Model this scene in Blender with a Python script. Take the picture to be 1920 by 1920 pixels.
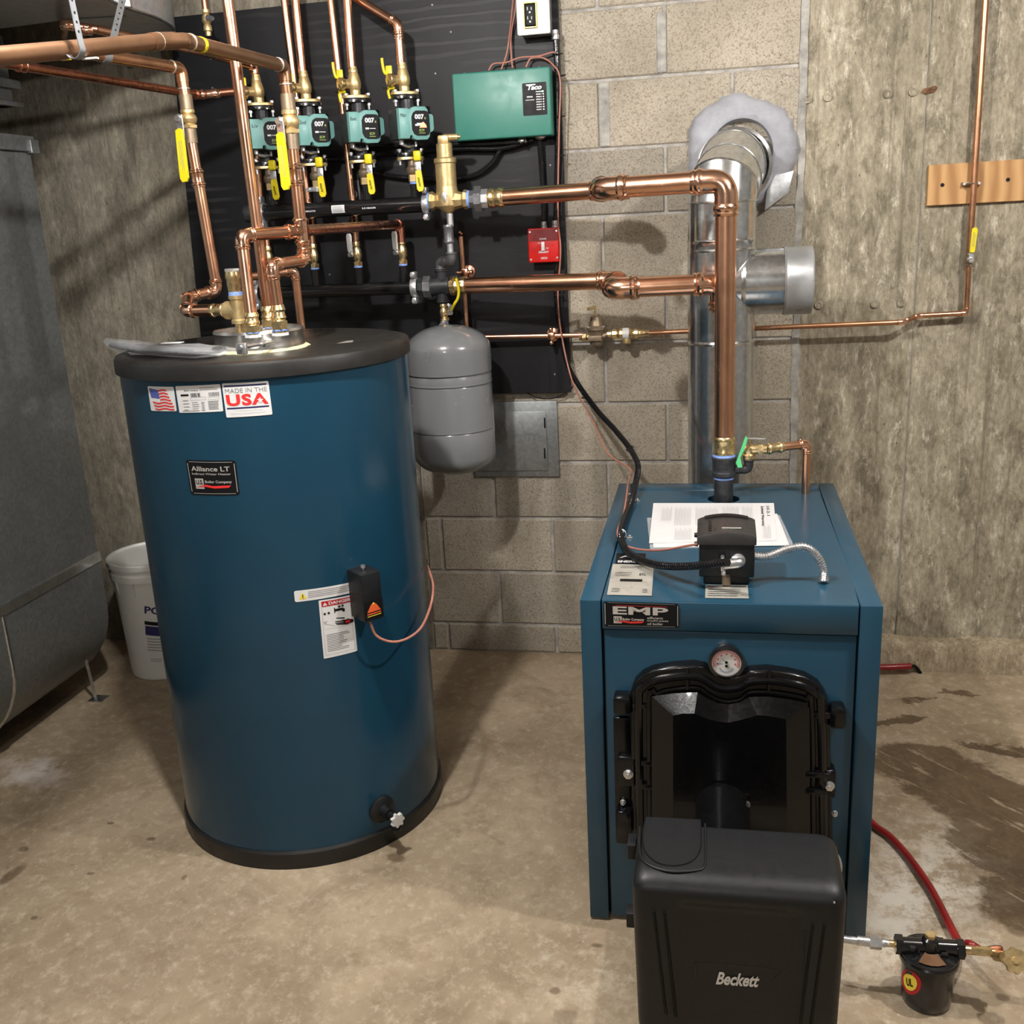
import bpy, bmesh, math, random
from mathutils import Vector, Matrix
random.seed(7)
for o in list(bpy.data.objects): bpy.data.objects.remove(o, do_unlink=True)
SC = bpy.context.scene
COL = SC.collection
V = Vector
PI = math.pi

# ------------------------------------------------------------------ camera
F_PX = 1916.0
PITCH, YAW, ROLL = math.radians(15.945), math.radians(-11.511), math.radians(-2.927)
CAM = V((0, 0, 1.536))
def _basis():
    cy, sy = math.cos(YAW), math.sin(YAW)
    f = V((sy*math.cos(PITCH), cy*math.cos(PITCH), -math.sin(PITCH)))
    rt = V((cy, -sy, 0)); up = rt.cross(f)
    r2 = math.cos(ROLL)*rt + math.sin(ROLL)*up
    u2 = -math.sin(ROLL)*rt + math.cos(ROLL)*up
    return r2, u2, f
RT, UP, FW = _basis()
cam = bpy.data.cameras.new('camera'); camo = bpy.data.objects.new('camera', cam); COL.objects.link(camo)
cam.sensor_fit = 'HORIZONTAL'; cam.sensor_width = 36.0; cam.lens = 36.0*F_PX/1920.0
cam.clip_start = 0.02; cam.clip_end = 50
mw = Matrix((RT, UP, -FW)).transposed().to_4x4(); mw.translation = CAM
camo.matrix_world = mw
SC.camera = camo

# ------------------------------------------------------------------ light
w = bpy.data.worlds.new('world'); SC.world = w; w.use_nodes = True
w.node_tree.nodes['Background'].inputs[0].default_value = (0.9, 0.95, 1, 1)
w.node_tree.nodes['Background'].inputs[1].default_value = 0.05
def lamp(name, loc, power, rad, col):
    l = bpy.data.lights.new(name, 'POINT'); l.energy = power; l.shadow_soft_size = rad; l.color = col
    o = bpy.data.objects.new(name, l); COL.objects.link(o); o.location = loc; return o
lamp('bulb_and_fill', (-0.80, 1.55, 2.36), 66, 0.035, (1.0, 0.975, 0.94))
lamp('bulb_and_fill', (1.08, 1.75, 2.36), 60, 0.035, (1.0, 0.975, 0.94))
lamp('bulb_and_fill', (-0.5, -1.3, 2.30), 36, 0.08, (1.0, 0.975, 0.94))  # fill lamp added behind the viewer; the two above are the ceiling bulbs
SC.view_settings.view_transform = 'Standard'; SC.view_settings.look = 'None'
SC.view_settings.gamma = 1.0; SC.view_settings.use_curve_mapping = False
SC.view_settings.exposure = 0.78

# ------------------------------------------------------------------ pixel -> world helpers
def ray(px, py): return RT*(px-960) - UP*(py-960) + FW*F_PX
def at(px, py, Y): d = ray(px, py); return CAM + d*(Y/d.y)
def atz(px, py, z): d = ray(px, py); return CAM + d*((z-CAM.z)/d.z)
def atx(px, py, x): d = ray(px, py); return CAM + d*(x/d.x)
def mpp(p): return (V(p)-CAM).dot(FW)/F_PX

# ------------------------------------------------------------------ materials
def S(r, g, b):
    f = lambda c: (c/255/12.92) if c/255 <= 0.04045 else ((c/255+0.055)/1.055)**2.4
    return (f(r), f(g), f(b), 1)
class N:
    def __init__(s, name):
        s.m = bpy.data.materials.new(name); s.m.use_nodes = True
        s.t = s.m.node_tree; s.n = s.t.nodes; s.b = s.n['Principled BSDF']
        s.co = s.n.new('ShaderNodeTexCoord')
    def link(s, a, b): s.t.links.new(a, b)
    def geo(s):
        g = s.n.new('ShaderNodeNewGeometry'); return g.outputs['Position']
    def mapn(s, src, scale=(1,1,1), rot=(0,0,0), loc=(0,0,0)):
        m = s.n.new('ShaderNodeMapping'); m.inputs['Scale'].default_value = scale
        m.inputs['Rotation'].default_value = rot; m.inputs['Location'].default_value = loc
        s.link(src, m.inputs[0]); return m.outputs[0]
    def noise(s, src, scale, detail=6, rough=0.6, dist=0.0, col=False):
        x = s.n.new('ShaderNodeTexNoise'); x.inputs['Scale'].default_value = scale
        x.inputs['Detail'].default_value = detail; x.inputs['Roughness'].default_value = rough
        x.inputs['Distortion'].default_value = dist
        s.link(src, x.inputs['Vector']); return x.outputs['Color' if col else 'Fac']
    def voro(s, src, scale, out='Distance'):
        x = s.n.new('ShaderNodeTexVoronoi'); x.inputs['Scale'].default_value = scale
        s.link(src, x.inputs['Vector']); return x.outputs[out]
    def ramp(s, src, stops):
        r = s.n.new('ShaderNodeValToRGB'); e = r.color_ramp.elements
        while len(e) < len(stops): e.new(0.5)
        for i, (p, c) in enumerate(stops):
            e[i].position = p; e[i].color = c if hasattr(c, '__len__') else (c, c, c, 1)
        s.link(src, r.inputs[0]); return r.outputs[0]
    def mix(s, a, b, fac, mode='MIX'):
        m = s.n.new('ShaderNodeMix'); m.data_type = 'RGBA'; m.blend_type = mode
        for v, i in ((a, 6), (b, 7)):
            if hasattr(v, 'is_output'): s.link(v, m.inputs[i])
            else: m.inputs[i].default_value = v
        if hasattr(fac, 'is_output'): s.link(fac, m.inputs[0])
        else: m.inputs[0].default_value = fac
        return m.outputs[2]
    def math(s, op, a, b=0.0, c=None, clamp=False):
        m = s.n.new('ShaderNodeMath'); m.operation = op; m.use_clamp = clamp
        for i, v in enumerate((a, b) if c is None else (a, b, c)):
            if hasattr(v, 'is_output'): s.link(v, m.inputs[i])
            else: m.inputs[i].default_value = v
        return m.outputs[0]
    def bump(s, h, strength=0.3, dist=0.002, prev=None):
        b = s.n.new('ShaderNodeBump'); b.inputs['Strength'].default_value = strength
        b.inputs['Distance'].default_value = dist; s.link(h, b.inputs['Height'])
        if prev is not None: s.link(prev, b.inputs['Normal'])
        s.link(b.outputs[0], s.b.inputs['Normal']); return b.outputs[0]
    def set(s, **k):
        nm = dict(col='Base Color', rough='Roughness', metal='Metallic', coat='Coat Weight', crough='Coat Roughness',
                  trans='Transmission Weight', ior='IOR', emc='Emission Color', ems='Emission Strength', spec='Specular IOR Level', alpha='Alpha')
        for a, v in k.items():
            i = s.b.inputs[nm[a]]
            if hasattr(v, 'is_output'): s.link(v, i)
            else: i.default_value = v
        return s
MT = {}
def simple(name, col, rough=0.5, metal=0.0, var=0.12, scale=25, bump=0.0, bscale=200, coat=0.0, rvar=0.08):
    n = N(name); p = n.geo()
    f = n.noise(p, scale, 4)
    dark = tuple(c*(1-var*1.6) for c in col[:3])+(1,); lite = tuple(min(1, c*(1+var)) for c in col[:3])+(1,)
    n.set(col=n.ramp(f, [(0.3, dark), (0.7, lite)]), metal=metal, coat=coat,
          rough=n.ramp(n.noise(p, scale*2.3, 3), [(0.3, max(0.02, rough-rvar)), (0.7, min(1, rough+rvar))]))
    if bump: n.bump(n.noise(p, bscale, 3), bump, 0.001)
    MT[name] = n.m; return n.m
simple('copper', (0.86, 0.47, 0.30, 1), 0.24, 1, 0.08, 9, rvar=0.04)
simple('copper_bright', (0.93, 0.56, 0.39, 1), 0.16, 1, 0.06, 30, rvar=0.04)
simple('copper_dark', (0.48, 0.20, 0.13, 1), 0.28, 1, 0.12, 12, rvar=0.04)
simple('copper_old', (0.25, 0.135, 0.075, 1), 0.36, 0.85, 0.16, 7, rvar=0.05)
simple('copper_mid', (0.58, 0.30, 0.17, 1), 0.30, 0.95, 0.14, 9, rvar=0.05)
simple('solder', (0.78, 0.74, 0.66, 1), 0.35, 0.9, 0.1, 60)
simple('brass', (0.80, 0.62, 0.33, 1), 0.27, 0.95, 0.12, 40, 0.05, 300)
simple('brass_cast', (0.66, 0.50, 0.25, 1), 0.42, 0.8, 0.15, 50, 0.15, 700)
simple('bronze', (0.27, 0.205, 0.14, 1), 0.45, 0.7, 0.12, 60, 0.25, 900)
simple('nickel', (0.68, 0.68, 0.69, 1), 0.36, 0.95, 0.1, 60)
simple('zinc', (0.62, 0.63, 0.65, 1), 0.38, 0.85, 0.12, 80)
simple('steel_brushed', (0.70, 0.68, 0.65, 1), 0.25, 0.95, 0.05, 9, rvar=0.02)
simple('black_iron', (0.035, 0.036, 0.04, 1), 0.38, 0.2, 0.3, 60, 0.35, 500)
simple('black_paint', (0.009, 0.009, 0.010, 1), 0.15, 0.0, 0.1, 30, 0.02, 120, 0.4, rvar=0.03)
simple('grey_iron', (0.17, 0.17, 0.18, 1), 0.40, 0.6, 0.2, 60, 0.3, 500)
simple('cast_black', (0.0045, 0.0045, 0.005, 1), 0.19, 0.0, 0.2, 60, 0.14, 420, 0.2)
simple('plastic_black', (0.0095, 0.010, 0.0115, 1), 0.45, 0.0, 0.1, 60, 0.12, 1400)
simple('plastic_dark', (0.026, 0.025, 0.025, 1), 0.42, 0.0, 0.1, 60, 0.12, 1400)
simple('strap_steel', (0.30, 0.31, 0.33, 1), 0.4, 0.7, 0.1, 60)
simple('lid_plastic', (0.014, 0.0135, 0.013, 1), 0.45, 0.0, 0.12, 12, 0.22, 700)
simple('blue_tape', (0.22, 0.36, 0.85, 1), 0.5, 0, 0.25, 200)
simple('yellow', (0.72, 0.58, 0.012, 1), 0.36, 0, 0.05, 40)
simple('white_paint', (0.75, 0.75, 0.74, 1), 0.45, 0, 0.05, 40)
simple('label_white', (0.72, 0.72, 0.72, 1), 0.35, 0, 0.03, 10, rvar=0.03)
simple('label_silver', (0.58, 0.56, 0.50, 1), 0.33, 0.45, 0.12, 14)
simple('paper', (0.64, 0.64, 0.645, 1), 0.6, 0, 0.03, 10)
simple('ink_black', (0.007, 0.007, 0.008, 1), 0.5, 0, 0.0, 10)
simple('ink_grey', (0.22, 0.22, 0.23, 1), 0.5, 0, 0.0, 10)
simple('ink_light', (0.42, 0.42, 0.43, 1), 0.5, 0, 0.0, 10)
simple('ink_red', (0.72, 0.03, 0.03, 1), 0.4, 0, 0.0, 10)
simple('ink_danger', (0.45, 0.01, 0.02, 1), 0.4, 0, 0.0, 10)
simple('ink_navy', (0.01, 0.01, 0.10, 1), 0.4, 0, 0.0, 10)
simple('ink_blue', (0.08, 0.11, 0.38, 1), 0.4, 0, 0.0, 10)
simple('ink_green', (0.45, 0.6, 0.12, 1), 0.4, 0, 0.0, 10)
simple('ink_orange', (0.75, 0.12, 0.03, 1), 0.4, 0, 0.0, 10)
simple('ink_yellow', (0.85, 0.66, 0.06, 1), 0.4, 0, 0.0, 10)
simple('print_silver', (0.70, 0.69, 0.66, 1), 0.35, 0.5, 0.0, 10)
simple('taco_green', (0.040, 0.20, 0.155, 1), 0.42, 0, 0.04, 8, 0.03, 900)
simple('pump_teal', (0.15, 0.34, 0.32, 1), 0.38, 0, 0.05, 30)
simple('switch_red', (0.55, 0.012, 0.010, 1), 0.35, 0, 0.08, 20)
simple('switch_dark', (0.17, 0.006, 0.006, 1), 0.35, 0, 0.08, 20)
simple('red_hose', (0.25, 0.012, 0.012, 1), 0.38, 0, 0.15, 25)
simple('wire_pink', (0.42, 0.17, 0.12, 1), 0.45, 0, 0.1, 30)
simple('rust', (0.17, 0.085, 0.04, 1), 0.9, 0, 0.4, 60, 0.8, 120)
simple('conduit_black', (0.010, 0.010, 0.011, 1), 0.12, 0, 0.05, 30)
simple('wire_black', (0.012, 0.012, 0.012, 1), 0.4, 0, 0.1, 30)
simple('grey_paint', (0.165, 0.172, 0.178, 1), 0.20, 0, 0.03, 8, 0.02, 60, 0.4)
simple('grey_cap', (0.42, 0.43, 0.44, 1), 0.35, 0.5, 0.06, 20)
simple('bucket', (0.68, 0.68, 0.65, 1), 0.42, 0, 0.04, 15, 0.04, 60)
simple('tape_green', (0.10, 0.60, 0.22, 1), 0.5, 0, 0.05, 10)
simple('foam', (0.75, 0.68, 0.38, 1), 0.8, 0, 0.15, 80, 0.6, 200)
simple('gauge_face', (0.80, 0.80, 0.79, 1), 0.4, 0, 0.02, 10)
simple('wood_ceiling', (0.30, 0.27, 0.24, 1), 0.8, 0, 0.2, 6)
simple('mortar', (0.40, 0.38, 0.35, 1), 0.9, 0, 0.22, 30, 0.8, 150)
simple('wall_plain', (0.30, 0.29, 0.27, 1), 0.9, 0, 0.2, 3, 0.4, 40)
for nm_, sp_ in (('cast_black', 0.28), ('plastic_black', 0.38), ('ink_black', 0.2), ('plastic_dark', 0.4), ('lid_plastic', 0.4), ('black_iron', 0.4)):
    MT[nm_].node_tree.nodes['Principled BSDF'].inputs['Specular IOR Level'].default_value = sp_
# blue enamel
n = N('blue_enamel'); p = n.geo()
n.set(col=n.ramp(n.noise(p, 2.5, 3), [(0.3, (0.0085, 0.044, 0.080, 1)), (0.7, (0.0108, 0.053, 0.094, 1))]), rough=0.19, coat=0.0, spec=0.38)
n.bump(n.noise(n.mapn(p, (6, 6, 0.8)), 1.5, 2), 0.25, 0.004); MT['blue_enamel'] = n.m
n = N('blue_jacket'); p = n.geo()
n.set(col=n.ramp(n.noise(p, 2.5, 3), [(0.3, (0.0155, 0.058, 0.098, 1)), (0.7, (0.0178, 0.065, 0.109, 1))]), rough=0.22, coat=0.0, spec=0.42)
n.bump(n.noise(p, 900, 2), 0.05, 0.0005); MT['blue_jacket'] = n.m
# galvanized
def galv(name, base, rough, dirty=0.0, metal=0.95):
    n = N(name); p = n.geo()
    v = n.voro(n.mapn(p, (1, 1, 1)), 90, 'Color'); bw = n.n.new('ShaderNodeRGBToBW'); n.link(v, bw.inputs[0])
    c = n.ramp(bw.outputs[0], [(0.1, tuple(x*0.82 for x in base)+(1,)), (0.9, tuple(min(1, x*1.08) for x in base)+(1,))])
    if dirty: c = n.mix(c, tuple(x*0.45 for x in base)+(1,), n.ramp(n.noise(p, 4, 7, 0.65), [(0.42, 0.0), (0.72, dirty)]))
    n.set(col=c, metal=metal, rough=n.ramp(n.noise(p, 12, 5), [(0.3, rough-0.04), (0.7, rough+0.05)]))
    n.bump(n.noise(n.mapn(p, (1, 1, 0.25)), 7, 2), 0.12, 0.002); MT[name] = n.m
galv('galvanized', (0.66, 0.68, 0.69), 0.17); galv('galv_plain', (0.40, 0.41, 0.42), 0.38, 0.3, 0.5); galv('galv_dirty', (0.22, 0.232, 0.232), 0.42, 0.35, 0.55); galv('galv_door', (0.36, 0.38, 0.385), 0.42, 0.3, 0.7)
# concrete block
n = N('block'); p = n.geo()
oi = n.n.new('ShaderNodeObjectInfo')
f1 = n.noise(p, 190, 3, 0.7); f2 = n.noise(p, 6, 6)
c = n.ramp(f2, [(0.3, S(160, 152, 138)), (0.72, S(190, 181, 167))])
c = n.mix(c, S(128, 116, 98), n.ramp(f1, [(0.48, 0.0), (0.66, 0.85)]))
c = n.mix(c, S(205, 196, 180), n.ramp(n.noise(p, 260, 2, 0.7), [(0.60, 0.0), (0.75, 0.5)]))
pit = n.ramp(n.voro(p, 75), [(0.05, 0.0), (0.16, 1.0)]); msk = n.ramp(n.noise(p, 24, 3), [(0.48, 1.0), (0.6, 0.0)])
pitf = n.math('MAXIMUM', pit, msk)
c = n.mix(S(75, 66, 54), c, pitf)
c = n.mix(c, n.mix((0.80, 0.80, 0.80, 1), (1.06, 1.04, 1.0, 1), oi.outputs['Random']), 1.0, 'MULTIPLY')
n.set(col=c, rough=0.92)
b1 = n.bump(n.noise(p, 130, 5, 0.75), 0.75, 0.004); n.bump(pitf, 0.8, 0.003, b1); MT['block'] = n.m
# poured concrete
def conc(name, ca, cb, cd, cw):
    n = N(name); p = n.geo()
    st = n.noise(n.mapn(p, (7, 7, 0.9)), 2.2, 9, 0.68, 0.6)
    bl = n.noise(p, 3.2, 10, 0.66, 0.4)
    c = n.mix(ca, cb, n.ramp(n.math('ADD', n.math('MULTIPLY', st, 0.55), n.math('MULTIPLY', bl, 0.45)), [(0.40, 0.0), (0.60, 1.0)]))
    c = n.mix(c, cd, n.ramp(n.noise(n.mapn(p, (2.2, 2.2, 1.2)), 6, 12, 0.78, 0.3), [(0.49, 0.0), (0.60, 0.75)]))
    c = n.mix(c, cw, n.ramp(n.noise(n.mapn(p, (3, 3, 1)), 9, 12, 0.85, 0.4), [(0.53, 0.0), (0.62, 0.8)]))
    c = n.mix(c, n.mix((0.72, 0.70, 0.66, 1), (1.2, 1.19, 1.17, 1), n.ramp(n.noise(n.mapn(p, (1, 1, 0.45)), 75, 6, 0.75), [(0.36, 0.0), (0.64, 1.0)])), 1.0, 'MULTIPLY')
    c = n.mix(c, n.mix((0.74, 0.72, 0.68, 1), (1.14, 1.13, 1.1, 1), n.ramp(n.noise(n.mapn(p, (1, 1, 0.35)), 1.3, 4, 0.6), [(0.36, 0.0), (0.62, 1.0)])), 1.0, 'MULTIPLY')
    c = n.mix(c, S(96, 88, 72), n.ramp(n.noise(n.mapn(p, (34, 34, 0.7)), 1.0, 6, 0.7), [(0.56, 0.0), (0.66, 0.55)]))
    c = n.mix(c, S(62, 54, 42), n.ramp(n.voro(n.mapn(p, (1.3, 1.3, 0.7)), 16), [(0.03, 0.7), (0.07, 0.0)]))
    n.set(col=c, rough=0.88)
    b1 = n.bump(n.noise(n.mapn(p, (1, 1, 0.35)), 28, 9, 0.7), 0.65, 0.008)
    n.bump(n.noise(p, 200, 3), 0.35, 0.0015, b1); MT[name] = n.m
conc('concrete_wall', S(136, 129, 113), S(172, 164, 147), S(106, 99, 84), S(206, 200, 186))
conc('concrete_left', S(128, 123, 112), S(150, 144, 132), S(112, 107, 97), S(166, 160, 148))
conc('footing', S(146, 133, 112), S(176, 163, 142), S(118, 106, 86), S(200, 190, 172))
simple('cement_grey', (0.36, 0.365, 0.40, 1), 0.7, 0, 0.16, 12, 0.9, 45)
simple('mortar_light', (0.36, 0.345, 0.315, 1), 0.85, 0, 0.25, 30, 0.9, 60)
# plywood black
n = N('black_plywood'); p = n.geo()
wv = n.n.new('ShaderNodeTexWave'); wv.wave_type = 'BANDS'; wv.bands_direction = 'Z'
wv.inputs['Scale'].default_value = 9; wv.inputs['Distortion'].default_value = 9; wv.inputs['Detail'].default_value = 3; wv.inputs['Detail Scale'].default_value = 0.7
n.link(n.mapn(p, (0.35, 0.35, 1.0)), wv.inputs['Vector'])
gm = n.ramp(n.noise(n.mapn(p, (1, 1, 1.6)), 2.2, 3), [(0.50, 0.0), (0.66, 1.0)])
g = n.math('MULTIPLY', n.ramp(wv.outputs['Fac'], [(0.62, 0.0), (0.86, 1.0)]), gm)
n.set(col=n.mix((0.0085, 0.0085, 0.010, 1), (0.028, 0.027, 0.028, 1), g), rough=0.5, spec=0.28)
b = n.bump(n.noise(n.mapn(p, (1, 1, 9)), 40, 4), 0.25, 0.001); n.bump(g, 0.3, 0.001, b); MT['black_plywood'] = n.m
# raw plywood scrap
n = N('plywood_raw'); p = n.geo()
wv = n.n.new('ShaderNodeTexWave'); wv.bands_direction = 'X'; wv.inputs['Scale'].default_value = 7; wv.inputs['Distortion'].default_value = 11
wv.inputs['Detail'].default_value = 3
n.link(n.mapn(p, (1, 1, 0.3)), wv.inputs['Vector'])
n.set(col=n.mix(S(160, 116, 70), S(194, 152, 102), wv.outputs['Fac']), rough=0.7); MT['plywood_raw'] = n.m
# floor
n = N('floor_concrete'); p = n.geo()
big = n.noise(p, 1.3, 8, 0.62, 0.5); mid = n.noise(p, 6.5, 9, 0.7, 0.8)
c = n.mix(S(136, 119, 96), S(176, 159, 134), n.ramp(big, [(0.36, 0.0), (0.62, 1.0)]))
c = n.mix(c, S(126, 108, 84), n.ramp(mid, [(0.48, 0.0), (0.66, 0.6)]))
c = n.mix(c, S(204, 190, 168), n.ramp(n.noise(n.mapn(p, (1.2, 1, 1), (0, 0, 0.5)), 26, 10, 0.8, 0.0), [(0.50, 0.0), (0.66, 0.55)]))
c = n.mix(c, S(112, 92, 68), n.ramp(n.noise(p, 19, 10, 0.8, 0.0), [(0.55, 0.0), (0.68, 0.55)]))
c = n.mix(c, S(220, 210, 192), n.ramp(n.voro(p, 22), [(0.022, 0.8), (0.04, 0.0)]))
# pale mineral scuffs near the oil filter and boiler foot
def blob(cx, cy, rx, ry, rot=0.0, soft=0.5, nz=0.35, nscale=9, edge=0.05):
    q = n.mapn(p, (1, 1, 1), (0, 0, 0), (-cx, -cy, 0)); q = n.mapn(q, (1, 1, 1), (0, 0, rot))
    ns = n.n.new('ShaderNodeVectorMath'); ns.operation = 'SUBTRACT'
    n.link(n.noise(p, nscale, 6, 0.7, 0, True), ns.inputs[0]); ns.inputs[1].default_value = (0.5, 0.5, 0.5)
    sc = n.n.new('ShaderNodeVectorMath'); sc.operation = 'SCALE'; n.link(ns.outputs[0], sc.inputs[0]); sc.inputs['Scale'].default_value = nz
    ad = n.n.new('ShaderNodeVectorMath'); ad.operation = 'ADD'; n.link(q, ad.inputs[0]); n.link(sc.outputs[0], ad.inputs[1])
    dv = n.n.new('ShaderNodeVectorMath'); dv.operation = 'MULTIPLY'; n.link(ad.outputs[0], dv.inputs[0]); dv.inputs[1].default_value = (1/rx, 1/ry, 0)
    ln = n.n.new('ShaderNodeVectorMath'); ln.operation = 'LENGTH'; n.link(dv.outputs[0], ln.inputs[0])
    return n.ramp(n.math('MULTIPLY', ln.outputs['Value'], 0.5), [(0.5-edge*4, 1.0), (0.5, 0.0)])
def wpos(px, py): q = atz(px, py, 0); return q.x, q.y
sc_m = n.math('MULTIPLY', blob(*wpos(1720, 1680), 0.20, 0.42, 0.4, edge=0.1), n.ramp(n.noise(p, 11, 10, 0.8, 0.1), [(0.43, 0.0), (0.54, 1.0)]))
c = n.mix(c, S(212, 205, 192), sc_m)
sc2 = n.math('MULTIPLY', blob(*wpos(1120, 1830), 0.16, 0.14, 0.0, edge=0.1), n.ramp(n.noise(p, 13, 10, 0.8, 0.1), [(0.46, 0.0), (0.62, 0.8)]))
c = n.mix(c, S(198, 186, 165), sc2)
sc3 = n.math('MULTIPLY', blob(*wpos(70, 1450), 0.16, 0.10, 0.2, edge=0.12), n.ramp(n.noise(p, 9, 6, 0.7), [(0.34, 0.0), (0.5, 0.9)]))
c = n.mix(c, S(208, 202, 196), sc3)
# wet patch
ww = n.noise(n.mapn(n.mapn(p, rot=(0, 0, 0.85)), (1, 6, 1)), 5, 6, 0.7)
wet = blob(*wpos(1745, 1440), 0.20, 0.14, 0.3, nz=0.22, nscale=6, edge=0.02)
for (a, b_, rx, ry, ro) in ((1850, 1500, 0.25, 0.155, 0.75), (1925, 1590, 0.24, 0.15, 0.9), (1900, 1408, 0.16, 0.03, 0.3), (1690, 1352, 0.085, 0.028, -0.3), (1715, 1308, 0.06, 0.022, 0.0), (1790, 1302, 0.075, 0.012, 0.1), (1965, 1690, 0.14, 0.16, 0.6)):
    wet = n.math('MAXIMUM', wet, blob(*wpos(a, b_), rx, ry, ro, nz=0.20, nscale=7, edge=0.02))
wet = n.math('SUBTRACT', wet, n.ramp(ww, [(0.56, 0.0), (0.62, 0.85)]), clamp=True)
for (a, b_, rx, ry, ro) in ((22, 1640, 0.022, 0.055, 0.1), (45, 1592, 0.018, 0.014, 0.4), (208, 1543, 0.012, 0.009, 0), (283, 1573, 0.016, 0.010, 0), (64, 1721, 0.012, 0.010, 0), (345, 1645, 0.008, 0.012, 0), (170, 1638, 0.014, 0.008, 0),
                          (742, 1608, 0.03, 0.022, 0.3), (1120, 1773, 0.016, 0.008, 0), (1040, 1858, 0.014, 0.012, 0), (1880, 1870, 0.016, 0.014, 0), (1908, 1742, 0.03, 0.03, 0)):
    wet = n.math('MAXIMUM', wet, n.math('MULTIPLY', blob(*wpos(a, b_), rx, ry, ro, nz=0.012, nscale=40, edge=0.05), 0.75))
c = n.mix(c, n.mix(c, (0.36, 0.31, 0.26, 1), 1.0, 'MULTIPLY'), wet)
n.set(col=c, rough=n.math('SUBTRACT', n.ramp(mid, [(0.3, 0.55), (0.7, 0.8)]), n.math('MULTIPLY', wet, 0.22)))
b1 = n.bump(n.noise(p, 14, 8, 0.65), 0.25, 0.005); n.bump(n.noise(p, 160, 3), 0.18, 0.001, b1); MT['floor_concrete'] = n.m
# clear plastic
n = N('clear_plastic'); n.set(col=(0.75, 0.77, 0.80, 1), rough=0.12, alpha=0.26, spec=0.9)
n.bump(n.noise(n.geo(), 30, 4), 0.6, 0.01); MT['clear_plastic'] = n.m
n = N('clear_lens'); n.set(col=(0.9, 0.9, 0.9, 1), rough=0.05, alpha=0.12); MT['clear_lens'] = n.m
n = N('led_green'); n.set(col=(0.3, 1, 0.5, 1), emc=(0.3, 1.0, 0.5, 1), ems=4.0); MT['led_green'] = n.m
n = N('led_red'); n.set(col=(1, .25, .15, 1), emc=(1.0, 0.25, 0.12, 1), ems=1.2); MT['led_red'] = n.m

# ------------------------------------------------------------------ geometry helpers
def frame(z, hint=V((0, 0, 1))):
    z = V(z).normalized()
    if abs(z.dot(hint)) > 0.98: hint = V((0, -1, 0))
    x = hint.cross(z).normalized(); y = z.cross(x)
    return x, y, z
def fillet(pts, R, seg=8):
    pts = [V(p) for p in pts]; out = [pts[0]]
    for i in range(1, len(pts)-1):
        a, b, c = pts[i-1], pts[i], pts[i+1]
        d1 = (a-b); d2 = (c-b); l = min(R, d1.length*0.48, d2.length*0.48)
        d1.normalize(); d2.normalize()
        p0, p2 = b+d1*l, b+d2*l
        if d1.dot(d2) < -0.999: out.append(b); continue
        for k in range(seg+1):
            t = k/seg; out.append(p0*(1-t)**2 + b*2*t*(1-t) + p2*t*t)
    out.append(pts[-1]); return out
def spline(pts, seg=8):
    pts = [V(p) for p in pts]; P = [pts[0]*2-pts[1]]+pts+[pts[-1]*2-pts[-2]]; out = []
    for i in range(1, len(P)-2):
        a, b, c, d = P[i-1:i+3]
        for k in range(seg):
            t = k/seg
            out.append(0.5*((2*b)+(c-a)*t+(2*a-5*b+4*c-d)*t*t+(3*b-a-3*c+d)*t**3))
    out.append(pts[-1]); return out
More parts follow.
